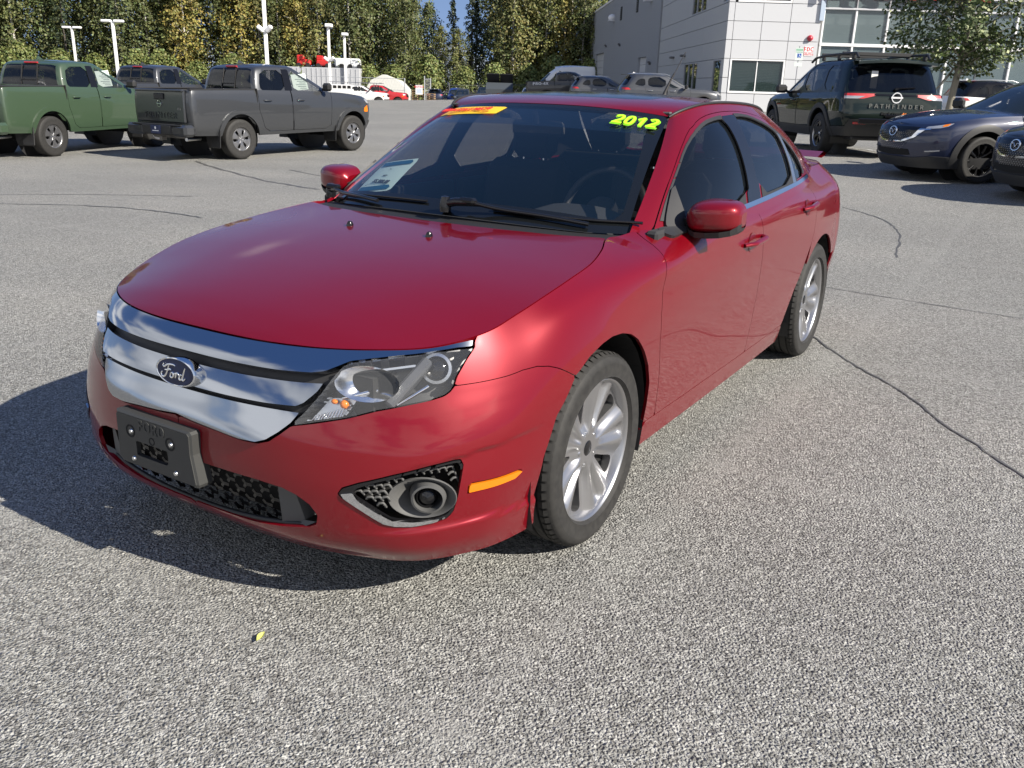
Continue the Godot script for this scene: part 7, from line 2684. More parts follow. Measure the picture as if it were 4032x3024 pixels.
	for k in 22:
		var u := -70.0 + k * 3.9 + rng.randf_range(-1, 1)
		put.call(shr, a + SIDE * u + AWAY * (-3.2 + rng.randf_range(-0.8, 0.8) - 9.0 * smoothstep(-20.0, -84.0, u)), rng.randf_range(0.8, 1.15), rng.randf() * TAU)
	# mountain in the gap
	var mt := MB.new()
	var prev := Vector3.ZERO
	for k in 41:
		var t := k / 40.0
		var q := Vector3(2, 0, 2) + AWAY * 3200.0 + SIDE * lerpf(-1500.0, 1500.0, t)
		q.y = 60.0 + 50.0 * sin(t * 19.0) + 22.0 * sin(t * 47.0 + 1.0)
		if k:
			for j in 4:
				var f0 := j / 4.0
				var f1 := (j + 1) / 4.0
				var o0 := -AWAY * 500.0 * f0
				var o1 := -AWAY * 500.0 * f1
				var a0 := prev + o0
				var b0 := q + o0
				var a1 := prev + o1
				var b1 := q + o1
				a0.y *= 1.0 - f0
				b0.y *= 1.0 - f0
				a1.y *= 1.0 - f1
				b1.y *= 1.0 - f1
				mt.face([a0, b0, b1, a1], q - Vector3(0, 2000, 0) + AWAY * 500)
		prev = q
	tag(part(self, "mountain", mt, mat(0.16, 0.19, 0.23, 1.0)), "distant mountain ridge coloured bluish for haze", "", "", "structure")  # distance haze is mixed into the rock colour as a blue tint


func street_tree() -> void:
	var pos := Vector3(-1.69, 0, -28.4)
	pos.y = gh(pos.x, pos.z)
	var o := thing("street_tree", "young maple with silvery leaf undersides on a thin pale trunk beside the dark green SUV", "tree", Transform3D(Basis.IDENTITY, pos))
	rng.seed = 31
	var tk := MB.new()
	tk.tube([Vector3(0, -0.2, 0), Vector3(0.02, 0.8, 0), Vector3(0.08, 1.7, 0.02), Vector3(0.14, 2.5, 0.0), Vector3(0.16, 3.6, 0.05), Vector3(0.2, 5.2, 0.1), Vector3(0.2, 6.6, 0.1)], [0.12, 0.10, 0.095, 0.09, 0.065, 0.03, 0.01], 12)
	var lv := Leaves.new()
	var tips := []
	for b in 60:
		var t := (b + rng.randf()) / 60.0
		var az := b * 2.4 + rng.randf_range(-0.4, 0.4)
		var h := lerpf(1.75, 6.4, pow(t, 1.1))
		var L := (2.55 * sin(PI * clampf(0.13 + 0.82 * t, 0, 1)) + 0.25) * rng.randf_range(0.8, 1.12)
		var d := (SIDE * cos(az) + AWAY * sin(az))
		var a := Vector3(0.15, h * 0.86 + 0.25, 0.03)
		var e := a + d * L + Vector3(0, 0.42 * L - 0.1 * L * L * (1.2 if t < 0.3 else 0.6), 0)
		var mid := a.lerp(e, 0.5) + Vector3(0, 0.18 * L, 0)
		tk.tube([a, mid, e], [0.028, 0.014, 0.004], 5)
		for k in 230:
			var s := pow(rng.randf(), 0.55)
			var q := a.lerp(mid, s * 2.0) if s < 0.5 else mid.lerp(e, s * 2.0 - 1.0)
			q += rv(0.30)
			var pale := rng.randf() < 0.17
			var c := Color(0.30, 0.33, 0.17) if pale else Color(0.052, 0.080, 0.020) * rng.randf_range(0.6, 1.5)
			one_leaf(lv, q, (d * 0.6 + Vector3(0, 0.5, 0)).normalized(), rng.randf_range(0.085, 0.165), c)
	# a few low twigs
	for k in 3:
		var e := Vector3(0.1, 1.9, 0) + SIDE * (-0.7 - 0.25 * k) + Vector3(0, -0.7 - 0.25 * k, 0)
		tk.tube([Vector3(0.1, 2.2, 0), Vector3(0.1, 2.0, 0).lerp(e, 0.5), e], [0.02, 0.012, 0.004], 5)
	part(o, "trunk", tk, mat(0.22, 0.20, 0.16, 0.9))
	part(o, "crown", lv.mesh(), M.leafy)


# a point of the building: x along the bright front, d back from it, y height
func bp(x: float, d: float, y: float) -> Vector3:
	return Vector3(-14.49, 0, -44.07) + SIDE * x + AWAY * d + Vector3(0, y, 0)


func bwall(mb: MB, x0: float, y0: float, x1: float, y1: float, d0: float, th: float, bev := 0.0) -> void:
	mb.box(Transform3D(Basis(SIDE, Vector3.UP, -AWAY), bp((x0 + x1) * 0.5, d0 + th * 0.5, (y0 + y1) * 0.5)), Vector3(x1 - x0, y1 - y0, th), bev)


func bside(mb: MB, d0: float, y0: float, d1: float, y1: float, x0: float, th: float, bev := 0.0) -> void:
	mb.box(Transform3D(Basis(SIDE, Vector3.UP, -AWAY), bp(x0 + th * 0.5, (d0 + d1) * 0.5, (y0 + y1) * 0.5)), Vector3(th, y1 - y0, d1 - d0), bev)


func building() -> void:
	var o := thing("dealership_building", "white panelled dealership building with glass showroom front and long grey side wall", "building")
	var pan := mat(0.52, 0.53, 0.55, 0.45)
	var grey := mat(0.40, 0.405, 0.40, 0.6)
	var white := mat(0.78, 0.78, 0.78, 0.4)
	var pane := glass(0.16, 0.21, 0.22, 0.45)  # pale tint stands in for sky reflected in the showroom glass
	var pane_dark := glass(0.03, 0.05, 0.05, 0.55)
	var metal := mat(0.30, 0.315, 0.335, 0.6)
	M.pane = pane
	# core behind the cladding
	var core := MB.new()
	bwall(core, 0.06, 3.2, 4.85, 5.6, 0.06, 0.3)
	bwall(core, 0.06, 6.6, 4.85, 10.4, 0.06, 0.3)
	bside(core, 0.1, 3.3, 23.0, 5.6, 0.06, 0.3)
	bside(core, 11.6, 0.2, 23.0, 3.3, 0.06, 0.3)
	bside(core, 0.1, 7.6, 23.0, 10.4, 0.06, 0.3)
	bside(core, 10.4, 5.6, 23.0, 7.6, 0.06, 0.3)
	bwall(core, 0.06, 10.3, 26.0, 10.5, 0.0, 23.0)
	bwall(core, 0.0, 0.2, 26.0, 10.4, 22.8, 0.2)
	part(o, "inner_wall", core, mat(0.2, 0.2, 0.2, 0.8))
	var fl := MB.new()
	bwall(fl, 0.1, 0.42, 26.0, 0.5, 0.05, 22.0)
	part(o, "floor", fl, mat(0.30, 0.29, 0.27, 0.4))
	# front panels
	var xs := [0.0, 0.32, 1.75, 3.18, 4.72]
	var ys := [0.40, 1.36, 2.12, 3.05, 3.95, 4.84, 5.72, 7.2, 8.6, 10.5]
	var plain := {}
	for j in ys.size() - 1:
		for i in xs.size() - 1:
			if (ys[j] > 1.3 and ys[j] < 3.0 or ys[j] > 5.6 and ys[j] < 7.0) and (i == 1 or i == 2):
				continue
			var mb := MB.new()
			bwall(mb, xs[i] + 0.012, ys[j] + 0.012, xs[i + 1] - 0.012, ys[j + 1] - 0.012, 0.0, 0.05, 0.004)
			part(o, "panel", mb, pan)
	# side panels: long horizontal boards
	var dm := [0.0, 6.0, 12.0, 18.0, 23.0]
	for j in ys.size() - 1:
		for i in dm.size() - 1:
			var cuts := []
			if j < 3 and i == 0:
				cuts.append([0.6, 2.6])
			if j < 3 and i < 2:
				cuts.append([7.0, 11.5])
			if j == 6 or j == 7:
				cuts.append([5.9, 10.3])
				if i == 0:
					cuts.append([0.3, 1.4])
			var segs := [[dm[i], dm[i + 1]]]
			for c in cuts:
				var nx := []
				for s in segs:
					if c[1] <= s[0] or c[0] >= s[1]:
						nx.append(s)
						continue
					if c[0] > s[0]:
						nx.append([s[0], c[0]])
					if c[1] < s[1]:
						nx.append([c[1], s[1]])
				segs = nx
			for s in segs:
				var mb := MB.new()
				bside(mb, s[0] + 0.01, ys[j] + 0.012, s[1] - 0.01, ys[j + 1] - 0.012, 0.0, 0.05, 0.004)
				part(o, "panel", mb, grey)
	# windows: [x0, y0, x1, y1]
	for w in [[0.33, 1.37, 3.16, 3.04], [0.45, 5.73, 3.16, 7.19]]:
		var win := sub(o, "window")
		var fr := MB.new()
		bwall(fr, w[0], w[1], w[2], w[1] + 0.10, -0.03, 0.14, 0.006)
		bwall(fr, w[0], w[3] - 0.07, w[2], w[3], -0.03, 0.14, 0.006)
		bwall(fr, w[0], w[1] + 0.10, w[0] + 0.09, w[3] - 0.07, -0.03, 0.14, 0.006)
		bwall(fr, w[2] - 0.09, w[1] + 0.10, w[2], w[3] - 0.07, -0.03, 0.14, 0.006)
		var mx: float = (w[0] + w[2]) * 0.5
		bwall(fr, mx - 0.025, w[1] + 0.1, mx + 0.025, w[3] - 0.07, 0.03, 0.06, 0.004)
		part(win, "frame", fr, white)
		for e in [[w[0] + 0.09, mx - 0.025], [mx + 0.025, w[2] - 0.09]]:
			var g := MB.new()
			bwall(g, e[0], w[1] + 0.1, e[1], w[3] - 0.07, 0.055, 0.008)
			part(win, "pane", g, pane_dark)
			var y := w[1] + 0.14 as float
			while y < w[3] - 0.1:
				var sl := MB.new()
				sl.box(Transform3D(Basis(SIDE, Vector3.UP, -AWAY) * Basis(Vector3(1, 0, 0), 0.5), bp((e[0] + e[1]) * 0.5, 0.16, y)), Vector3(e[1] - e[0] - 0.03, 0.004, 0.05))
				part(win, "blind_slat", sl, mat_of("blind", 0.35, 0.37, 0.36))
				y += 0.075
	var desk := MB.new()
	bwall(desk, 0.5, 0.5, 1.9, 1.75, 0.8, 0.7, 0.02)
	bwall(desk, 2.2, 1.5, 2.9, 1.95, 0.9, 0.5, 0.03)
	part(o, "desk", desk, mat(0.16, 0.10, 0.07, 0.6))
	# side windows and doors
	for w in [[0.6, 1.35, 2.6, 3.05], [5.9, 5.73, 10.3, 8.59], [0.3, 5.73, 1.4, 8.59], [7.0, 0.42, 11.5, 3.04]]:
		var win := sub(o, "window" if w[1] > 1.0 else "entrance_door")
		var fr := MB.new()
		bside(fr, w[0], w[1], w[0] + 0.10, w[3], -0.01, 0.12)
		bside(fr, w[1 - 1] + (w[2] - w[0]) - 0.10, w[1], w[2], w[3], -0.01, 0.12)
		bside(fr, w[0] + 0.1, w[3] - 0.09, w[2] - 0.1, w[3], -0.01, 0.12)
		bside(fr, w[0] + 0.1, w[1], w[2] - 0.1, w[1] + 0.09, -0.01, 0.12)
		if w[2] - w[0] > 3.0:
			for k in 2:
				var dd := lerpf(w[0], w[2], (k + 1) / 3.0)
				bside(fr, dd - 0.06, w[1] + 0.09, dd + 0.06, w[3] - 0.09, 0.0, 0.09)
		part(win, "frame", fr, mat_of("alu", 0.33, 0.34, 0.36))
		var g := MB.new()
		bside(g, w[0] + 0.1, w[1] + 0.09, w[2] - 0.1, w[3] - 0.09, 0.05, 0.008)
		part(win, "pane", g, pane_dark)
	# showroom glazing
	var cur := sub(o, "showroom_glazing")
	var vx := [4.86, 6.50, 8.14, 9.78, 11.42, 13.06, 14.70, 16.34, 17.98, 19.62, 21.26, 22.9]
	var hy := [0.45, 1.5, 3.85, 5.55, 6.25, 7.9, 10.4]
	for i in vx.size():
		var mu := MB.new()
		if i % 2 == 0 or i == 1:
			bwall(mu, vx[i] - 0.05, 0.45, vx[i] + 0.05, 5.50, 0.05, 0.16, 0.01)
			part(cur, "mullion", mu, white)
		else:
			bwall(mu, vx[i] - 0.025, 0.45, vx[i] + 0.025, 5.50, 0.12, 0.08)
			part(cur, "mullion", mu, mat_of("alu_dark", 0.08, 0.085, 0.09))
		var up := MB.new()
		bwall(up, vx[i] - 0.03, 5.6, vx[i] + 0.03, 10.4, 0.08, 0.1)
		part(cur, "mullion", up, mat_of("alu", 0.33, 0.34, 0.36))
	for y in [0.5, 3.85, 5.55, 6.15]:
		var tr := MB.new()
		bwall(tr, 4.8, y - (0.075 if y == 3.85 else 0.045), 23.0, y + (0.075 if y == 3.85 else 0.045), 0.03 if y == 3.85 else 0.0, 0.2, 0.01)
		part(cur, "transom", tr, white if y == 3.85 else mat_of("alu_light", 0.5, 0.51, 0.53))
	for j in hy.size() - 1:
		for i in vx.size() - 1:
			var g := MB.new()
			bwall(g, vx[i], hy[j], vx[i + 1], hy[j + 1], 0.145, 0.008)
			part(cur, "pane", g, pane)
	# inside the showroom: back wall, beams, counters
	var ins := MB.new()
	bwall(ins, 4.9, 0.5, 25.0, 10.2, 9.0, 0.2)
	bwall(ins, 4.9, 4.9, 25.0, 5.2, 1.4, 7.5)
	for k in 7:
		bwall(ins, 6.2 + k * 2.4, 0.5, 6.5 + k * 2.4, 4.9, 5.0 + (k % 3), 0.3)
	bwall(ins, 7.0, 0.5, 12.0, 1.7, 4.2, 0.8)
	bwall(ins, 7.4, 2.6, 8.6, 3.3, 3.2, 0.1)
	part(o, "showroom_interior", ins, mat(0.26, 0.30, 0.30, 0.7))
	var cnp := MB.new()
	bwall(cnp, 4.60, 4.95, 4.84, 5.9, -0.10, 0.10, 0.01)
	part(o, "canopy_end", cnp, mat(0.42, 0.50, 0.60, 0.4))
	text(o, "red_sign", "N I S S A N", 0.85, Transform3D(Basis(SIDE * 1.5, Vector3.UP, -AWAY), bp(8.7, -0.25, 6.42)), mat(0.60, 0.02, 0.03, 0.4), 0.12)
	# corrugated service wing
	var e0 := bp(-0.11, 23.0, 0.0)
	var e1 := bp(-1.85, 82.5, 0.0)
	var al := (e1 - e0).normalized()
	var outw := Vector3(al.z, 0, -al.x)
	if outw.dot(SIDE) > 0.0:
		outw = -outw
	var wt := Basis(al, Vector3.UP, al.cross(Vector3.UP))
	var wing := MB.new()
	var wall_box := func(mb: MB, a0: float, y0: float, a1: float, y1: float, th: float, off := 0.0) -> void:
		mb.box(Transform3D(wt, e0 + al * (a0 + a1) * 0.5 - outw * (th * 0.5 - off) + Vector3(0, (y0 + y1) * 0.5, 0)), Vector3(a1 - a0, y1 - y0, th))
	wall_box.call(wing, 0.0, 5.2, 59.5, 10.1, 0.3)
	wall_box.call(wing, 0.0, -0.6, 5.1, 5.2, 0.3)
	wall_box.call(wing, 5.1, 3.95, 9.5, 5.2, 0.3)
	wall_box.call(wing, 9.5, -0.6, 34.6, 5.2, 0.3)
	wall_box.call(wing, 42.9, -0.6, 59.5, 5.2, 0.3)
	var wn := part(o, "service_wing_wall", wing, metal)
	var ribs := MB.new()
	var k := 0.2
	while k < 59.4:
		var lowy := -0.6
		if k > 5.0 and k < 9.6:
			lowy = 3.97
		if k > 34.5 and k < 43.0:
			lowy = 5.22
		ribs.box(Transform3D(wt, e0 + al * k + outw * 0.008 + Vector3(0, (lowy + 10.05) * 0.5, 0)), Vector3(0.05, 10.05 - lowy, 0.02))
		k += 0.30
	tag(part(wn, "wall_ribs", ribs, metal), "", "", "", "stuff")
	var cap := MB.new()
	wall_box.call(cap, -0.05, 10.1, 59.6, 10.3, 0.5, 0.08)
	cap.box(Transform3D(wt, e0 + al * 29.8 - outw * 10.0 + Vector3(0, 10.0, 0)), Vector3(59.4, 0.2, 19.6))
	part(o, "roof_edge", cap, white)
	var endw := MB.new()
	endw.box(Transform3D(wt, e0 + al * 59.4 - outw * 10.0 + Vector3(0, 4.7, 0)), Vector3(0.2, 10.6, 19.6))
	part(o, "end_wall", endw, metal)
	for dd in [[5.1, 9.5, 3.95], [34.6, 42.9, 5.2]]:
		var dr := sub(o, "garage_door")
		var n := 7
		for j in n:
			var mb := MB.new()
			wall_box.call(mb, dd[0], lerpf(-0.2, dd[2], float(j) / n) + 0.012, dd[1], lerpf(-0.2, dd[2], (j + 1.0) / n) - 0.012, 0.06, -0.22)
			part(dr, "panel", mb, mat_of("door_white", 0.5, 0.51, 0.53))
	for e in [[54.2, 8.38], [27.0, 8.29], [4.3, 8.33]]:
		var lp := MB.new()
		var q: Vector3 = e0 + al * e[0] + outw * 0.25 + Vector3(0, e[1], 0)
		lp.ball(q, Vector3(0.42, 0.34, 0.42), 14, 8)
		lp.box(Transform3D(wt, q + Vector3(0, -0.30, 0)), Vector3(0.8, 0.06, 0.8))
		part(o, "wall_lamp", lp, white)
	for e in [[21.8, 8.33], [11.5, 8.31]]:
		var vt := sub(o, "wall_vent")
		var mb := MB.new()
		wall_box.call(mb, e[0] - 0.5, e[1] - 0.6, e[0] + 0.5, e[1] + 0.6, 0.08, 0.05)
		part(vt, "frame", mb, M.void)
		for j in 6:
			var sl := MB.new()
			wall_box.call(sl, e[0] - 0.44, e[1] - 0.5 + j * 0.18, e[0] + 0.44, e[1] - 0.42 + j * 0.18, 0.03, 0.09)
			part(vt, "slat", sl, mat_of("alu_dark", 0.08, 0.085, 0.09))
	for e in [[32.4, 5.84], [21.2, 5.51], [2.7, 3.44]]:
		var cm := MB.new()
		var q: Vector3 = e0 + al * e[0] + outw * 0.2 + Vector3(0, e[1], 0)
		cm.box(Transform3D(wt, q), Vector3(0.5, 0.16, 0.16), 0.03)
		cm.box(Transform3D(wt, q - outw * 0.12 + Vector3(0, -0.1, 0)), Vector3(0.1, 0.2, 0.2), 0.02)
		part(o, "camera", cm, mat_of("cam_grey", 0.12, 0.12, 0.125))
	for dd in [15.8, 11.6]:
		var lp := MB.new()
		bside(lp, dd - 0.22, 3.44, dd + 0.22, 3.58, -0.30, 0.30, 0.03)
		part(o, "door_lamp", lp, mat_of("cam_grey", 0.12, 0.12, 0.125))
	# fire bell and notice on the front
	var bell := MB.new()
	bell.lathe([Vector2(0.0, 0.17), Vector2(0.06, 0.16), Vector2(0.10, 0.12), Vector2(0.14, 0.09), Vector2(0.15, 0.02), Vector2(0.15, 0.0)], 24, Transform3D(Basis(SIDE, -AWAY, Vector3.UP), bp(4.27, -0.002, 4.12)))
	part(o, "fire_bell", bell, mat(0.42, 0.03, 0.05, 0.35), "dark red round fire bell")
	var ns := sub(o, "notice", Transform3D(Basis(SIDE, Vector3.UP, -AWAY), bp(4.27, -0.012, 3.50)))
	var nb := MB.new()
	nb.bx(Vector3.ZERO, Vector3(0.42, 0.46, 0.012), 0.002)
	part(ns, "board", nb, white)
	text(ns, "word", "FDC", 0.20, Transform3D(Basis.IDENTITY, Vector3(0, 0.09, 0.008)), mat_of("sign_red", 0.55, 0.02, 0.03), 0.003)
	text(ns, "word", "FIRE DEPT", 0.07, Transform3D(Basis.IDENTITY, Vector3(0, -0.09, 0.008)), mat_of("sign_red", 0.55, 0.02, 0.03), 0.003)
	text(ns, "word", "CONNECTION", 0.06, Transform3D(Basis.IDENTITY, Vector3(0, -0.17, 0.008)), mat_of("sign_red", 0.55, 0.02, 0.03), 0.003)
	# parking sign on its own post
	var g0 := gh(-9.2, -38.8)
	var sg := thing("parking_sign", "green and white parking sign with a blue wheelchair square on a thin post", "sign", Transform3D(Basis(SIDE, Vector3.UP, -AWAY), Vector3(-9.25, g0, -38.8)))
	var post := MB.new()
	post.tube([Vector3(0, 0, 0), Vector3(0, 2.95, 0)], 0.025, 8)
	part(sg, "post", post, mat_of("alu", 0.33, 0.34, 0.36))
	var bd := MB.new()
	bd.bx(Vector3(0, 2.62, 0.035), Vector3(0.34, 0.50, 0.008), 0.002)
	bd.bx(Vector3(0, 2.20, 0.035), Vector3(0.34, 0.16, 0.008), 0.002)
	part(sg, "board", bd, mat_of("sign_white", 0.62, 0.68, 0.65))
	var gb := MB.new()
	gb.bx(Vector3(0, 2.80, 0.041), Vector3(0.30, 0.09, 0.004))
	part(sg, "green_band", gb, mat_of("sign_green", 0.25, 0.45, 0.33))
	var bl := MB.new()
	bl.bx(Vector3(0.01, 2.56, 0.041), Vector3(0.17, 0.17, 0.004))
	part(sg, "blue_square", bl, mat_of("sign_blue", 0.02, 0.10, 0.42))
	var wc := MB.new()
	var ring := []
	for a in 15:
		ring.append(Vector3(0.0 + cos(a * 0.32 - 2.8) * 0.045, 2.535 + sin(a * 0.32 - 2.8) * 0.045, 0.046))
	wc.tube(ring, 0.008, 5)
	wc.tube([Vector3(-0.01, 2.61, 0.046), Vector3(0.0, 2.56, 0.046), Vector3(0.045, 2.555, 0.046), Vector3(0.06, 2.51, 0.046)], 0.009, 5)
	wc.ball(Vector3(-0.01, 2.63, 0.046), Vector3.ONE * 0.014, 8, 6)
	part(sg, "wheelchair_symbol", wc, white)
	text(sg, "word", "PARKING", 0.05, Transform3D(Basis.IDENTITY, Vector3(0, 2.70, 0.041)), mat_of("sign_green", 0.25, 0.45, 0.33), 0.002)


var mat_cache := {}

func mat_of(k: String, r: float, g: float, b: float) -> StandardMaterial3D:
	if not mat_cache.has(k):
		mat_cache[k] = mat(r, g, b, 0.5)
	return mat_cache[k]


func light_pole(pos: Vector3, h: float, w: float, head: String, spots: float, label: String) -> void:
	pos.y = gh(pos.x, pos.z)
	var wm := mat_of("pole_white", 0.80, 0.80, 0.80)
	var o := thing("light_pole", label, "lamp post", Transform3D(Basis(SIDE, Vector3.UP, -AWAY), pos))
	var p := MB.new()
	p.bx(Vector3(0, h * 0.5, 0), Vector3(w, h, w), 0.02)
	part(o, "post", p, wm)
	if head == "double":
		for sx in [-1.0, 1.0]:
			var m := MB.new()
			m.bx(Vector3(sx * 0.62, h + 0.12, 0), Vector3(0.95, 0.24, 0.5), 0.06)
			m.beam(Vector3(0, h + 0.04, 0), Vector3(sx * 0.3, h + 0.1, 0), 0.1, 0.1)
			part(o, "lamp_head", m, wm)
	elif head == "single":
		var m := MB.new()
		m.bx(Vector3(0.1, h + 0.16, 0.15), Vector3(0.72, 0.34, 0.9), 0.06)
		part(o, "lamp_head", m, wm)
	if spots > 0.0:
		for sx in [-1.0, 1.0]:
			var m := MB.new()
			m.beam(Vector3(sx * 0.12, spots - 0.12, 0.1), Vector3(sx * 0.52, spots + 0.22, 0.25), 0.34, 0.30, 0.06)
			part(o, "floodlight", m, wm)
		var cl := MB.new()
		cl.bx(Vector3(0, spots - 0.05, 0), Vector3(w * 1.7, 0.34, w * 1.7), 0.04)
		part(o, "clamp", cl, wm)


func far_lot() -> void:
	light_pole(Vector3(-51.0, 0, -47.1), 14.0, 0.24, "none", 5.0, "tallest white light post rising out of view above the grey pickup")
	light_pole(Vector3(-81.4, 0, -55.6), 6.9, 0.26, "double", 0.0, "white light post with two heads above the green pickup roof")
	light_pole(Vector3(-100.7, 0, -63.6), 6.8, 0.24, "double", 0.0, "leftmost and shortest white light post against the trees")
	light_pole(Vector3(-68.1, 0, -71.9), 7.6, 0.26, "single", 4.4, "white light post with two floodlights halfway up beside a plainer one")
	light_pole(Vector3(-76.1, 0, -83.1), 7.2, 0.26, "single", 0.0, "plain white light post just right of the post with floodlights")
	# fence with its open gate
	var zinc := mat_of("zinc", 0.36, 0.38, 0.40)
	var fp := [Vector3(-76.0, 0, -66.0), Vector3(-70.6, 0, -69.2), Vector3(-65.4, 0, -72.0), Vector3(-60.2, 0, -74.8)]
	var o := thing("chain_link_fence", "galvanised chain-link fence in front of the white and red service trucks", "fence")
	fence(o, fp, 2.75, zinc)
	var o2 := thing("chain_link_gate", "open chain-link gate panel by the white notice and wooden pallets", "gate")
	fence(o2, [Vector3(-58.4, 0, -75.9), Vector3(-60.5, 0, -79.7)], 2.75, zinc)
	var o3 := thing("chain_link_fence", "dark chain-link fence running behind the parked cars at the foot of the trees", "fence")
	fence(o3, [Vector3(-64.0, 0, -88.0), Vector3(-58.0, 0, -92.0), Vector3(-52.0, 0, -96.0), Vector3(-46.0, 0, -99.5)], 1.9, mat_of("zinc_dark", 0.10, 0.105, 0.11))
	var no := thing("yard_notice", "white notice with red heading hung on the fence near the gate", "sign", Transform3D(Basis(SIDE, Vector3.UP, -AWAY), Vector3(-58.9, gh(-58.9, -75.6) + 1.6, -75.6)))
	var nb := MB.new()
	nb.bx(Vector3.ZERO, Vector3(0.75, 0.95, 0.02), 0.005)
	part(no, "board", nb, mat_of("sign_white2", 0.75, 0.76, 0.78))
	text(no, "word", "NOTICE", 0.2, Transform3D(Basis.IDENTITY, Vector3(0, 0.3, 0.012)), mat_of("sign_red", 0.55, 0.02, 0.03), 0.004)
	var ln := MB.new()
	for k in 4:
		ln.bx(Vector3(0, 0.06 - k * 0.11, 0.011), Vector3(0.56, 0.045, 0.004))
	part(no, "text_lines", ln, mat_of("sign_blue2", 0.25, 0.38, 0.58))
	# pallets and crate
	for e in [[Vector3(-60.6, 0, -77.6), 1.6, "tall stack of weathered wooden pallets behind the fence", 7], [Vector3(-59.3, 0, -78.0), 1.25, "lower stack of pale wooden pallets under the white notice", 6]]:
		var pos: Vector3 = e[0]
		pos.y = gh(pos.x, pos.z)
		var st := thing("pallet_stack", e[2], "pallets", Transform3D(Basis(SIDE, Vector3.UP, -AWAY), pos))
		var wd := mat_of("pallet%d" % e[3], 0.36, 0.24, 0.13)
		for k in e[3]:
			var y: float = k * e[1] / e[3]
			for b in 5:
				var pl := MB.new()
				pl.bx(Vector3(0, y + 0.13, -0.5 + b * 0.25), Vector3(1.2, 0.03, 0.14))
				part(st, "plank", pl, wd)
			for b in 3:
				var pl := MB.new()
				pl.bx(Vector3(-0.53 + b * 0.53, y + 0.06, 0), Vector3(0.1, 0.1, 1.15))
				part(st, "plank", pl, wd)
	# dumpster
	var dp := Vector3(-43.7, gh(-43.7, -67.9), -67.9)
	var du := thing("dumpster", "dark grey dumpster with its two lids propped open at the foot of the trees", "dumpster", Transform3D(Basis(SIDE, Vector3.UP, -AWAY), dp))
	var bin := MB.new()
	bin.prism(PackedVector2Array(p2([-1.0, 0.1, 0.9, 0.1, 0.9, 1.75, -0.2, 1.95, -1.0, 1.4])), 2.4, Transform3D(Basis(Vector3(0, 0, -1), Vector3.UP, Vector3(1, 0, 0)), Vector3(-1.2, 0, 0)))
	part(du, "bin", bin, mat_of("bin_grey", 0.05, 0.058, 0.066))
	for sx in [-0.6, 0.6]:
		var ld := MB.new()
		ld.box(Transform3D(Basis(Vector3(1, 0, 0), -0.65), Vector3(sx, 2.25, -0.5)), Vector3(1.12, 0.05, 1.5), 0.01)
		part(du, "lid", ld, mat_of("bin_lid", 0.022, 0.022, 0.026))
	# tent, container, machines
	var tp := Vector3(-69.8, gh(-69.8, -83.2), -83.2)
	var tn := thing("storage_tent", "white peaked storage tent behind the red truck", "tent", Transform3D(Basis(SIDE, Vector3.UP, -AWAY), tp))
	var tb := MB.new()
	tb.prism(PackedVector2Array(p2([-2.3, 0, -2.3, 1.5, -1.8, 2.3, -0.4, 2.95, 1.5, 2.3, 2.5, 1.3, 2.5, 0])), -9.0, Transform3D(Basis.IDENTITY, Vector3.ZERO))
	part(tn, "cover", tb, mat_of("canvas", 0.62, 0.62, 0.58))
	var cp := Vector3(-77.5, gh(-77.5, -84.0), -84.0)
	var ct := thing("storage_container", "long pale grey storage container with ribbed sides at the far left of the fence", "container", Transform3D(Basis(SIDE, Vector3.UP, -AWAY), cp))
	var cb := MB.new()
	cb.bx(Vector3(-3.3, 1.9, 0), Vector3(11.4, 3.2, 2.6), 0.04)
	part(ct, "body", cb, mat_of("container", 0.42, 0.43, 0.45))
	for k in 18:
		var rb := MB.new()
		rb.bx(Vector3(-8.2 + k * 0.6, 1.9, 1.32), Vector3(0.14, 3.0, 0.06))
		part(ct, "rib", rb, mat_of("container", 0.42, 0.43, 0.45))
	for e in [[-4.6, 0, "bright red machine sitting on the long container, left one"], [-2.2, 0, "bright red machine sitting on the container beside a white tank"], [-0.4, 1, "white tank on top of the long container"], [0.6, 1, "smaller white tank at the right of the container top"], [1.7, 1, "white box at the right end of the container top"]]:
		var mc := thing("machine" if e[1] == 0 else "tank", e[2], "machine" if e[1] == 0 else "tank", Transform3D(Basis(SIDE, Vector3.UP, -AWAY), cp + SIDE * e[0] + Vector3(0, 3.5, 0)))
		var b := MB.new()
		if e[1] == 0:
			b.bx(Vector3(0, 0.55, 0), Vector3(1.7, 0.7, 1.2), 0.15)
			b.bx(Vector3(-0.4, 1.1, 0), Vector3(0.9, 0.6, 1.0), 0.12)
			part(mc, "body", b, mat_of("machine_red", 0.50, 0.02, 0.02))
		else:
			b.bx(Vector3(0, 0.6, 0), Vector3(1.3, 1.1, 1.1), 0.2)
			part(mc, "shell", b, mat_of("tank_white", 0.66, 0.67, 0.68))
		var wl := MB.new()
		for sx in [-0.55, 0.55]:
			wl.lathe([Vector2(0.0, 0.1), Vector2(0.26, 0.1), Vector2(0.26, -0.1)], 14, Transform3D(Basis(Vector3(1, 0, 0), Vector3(0, 0, 1), Vector3(0, -1, 0)), Vector3(sx, 0.24, 0.6)))
		part(mc, "base", wl, M.black_plastic)


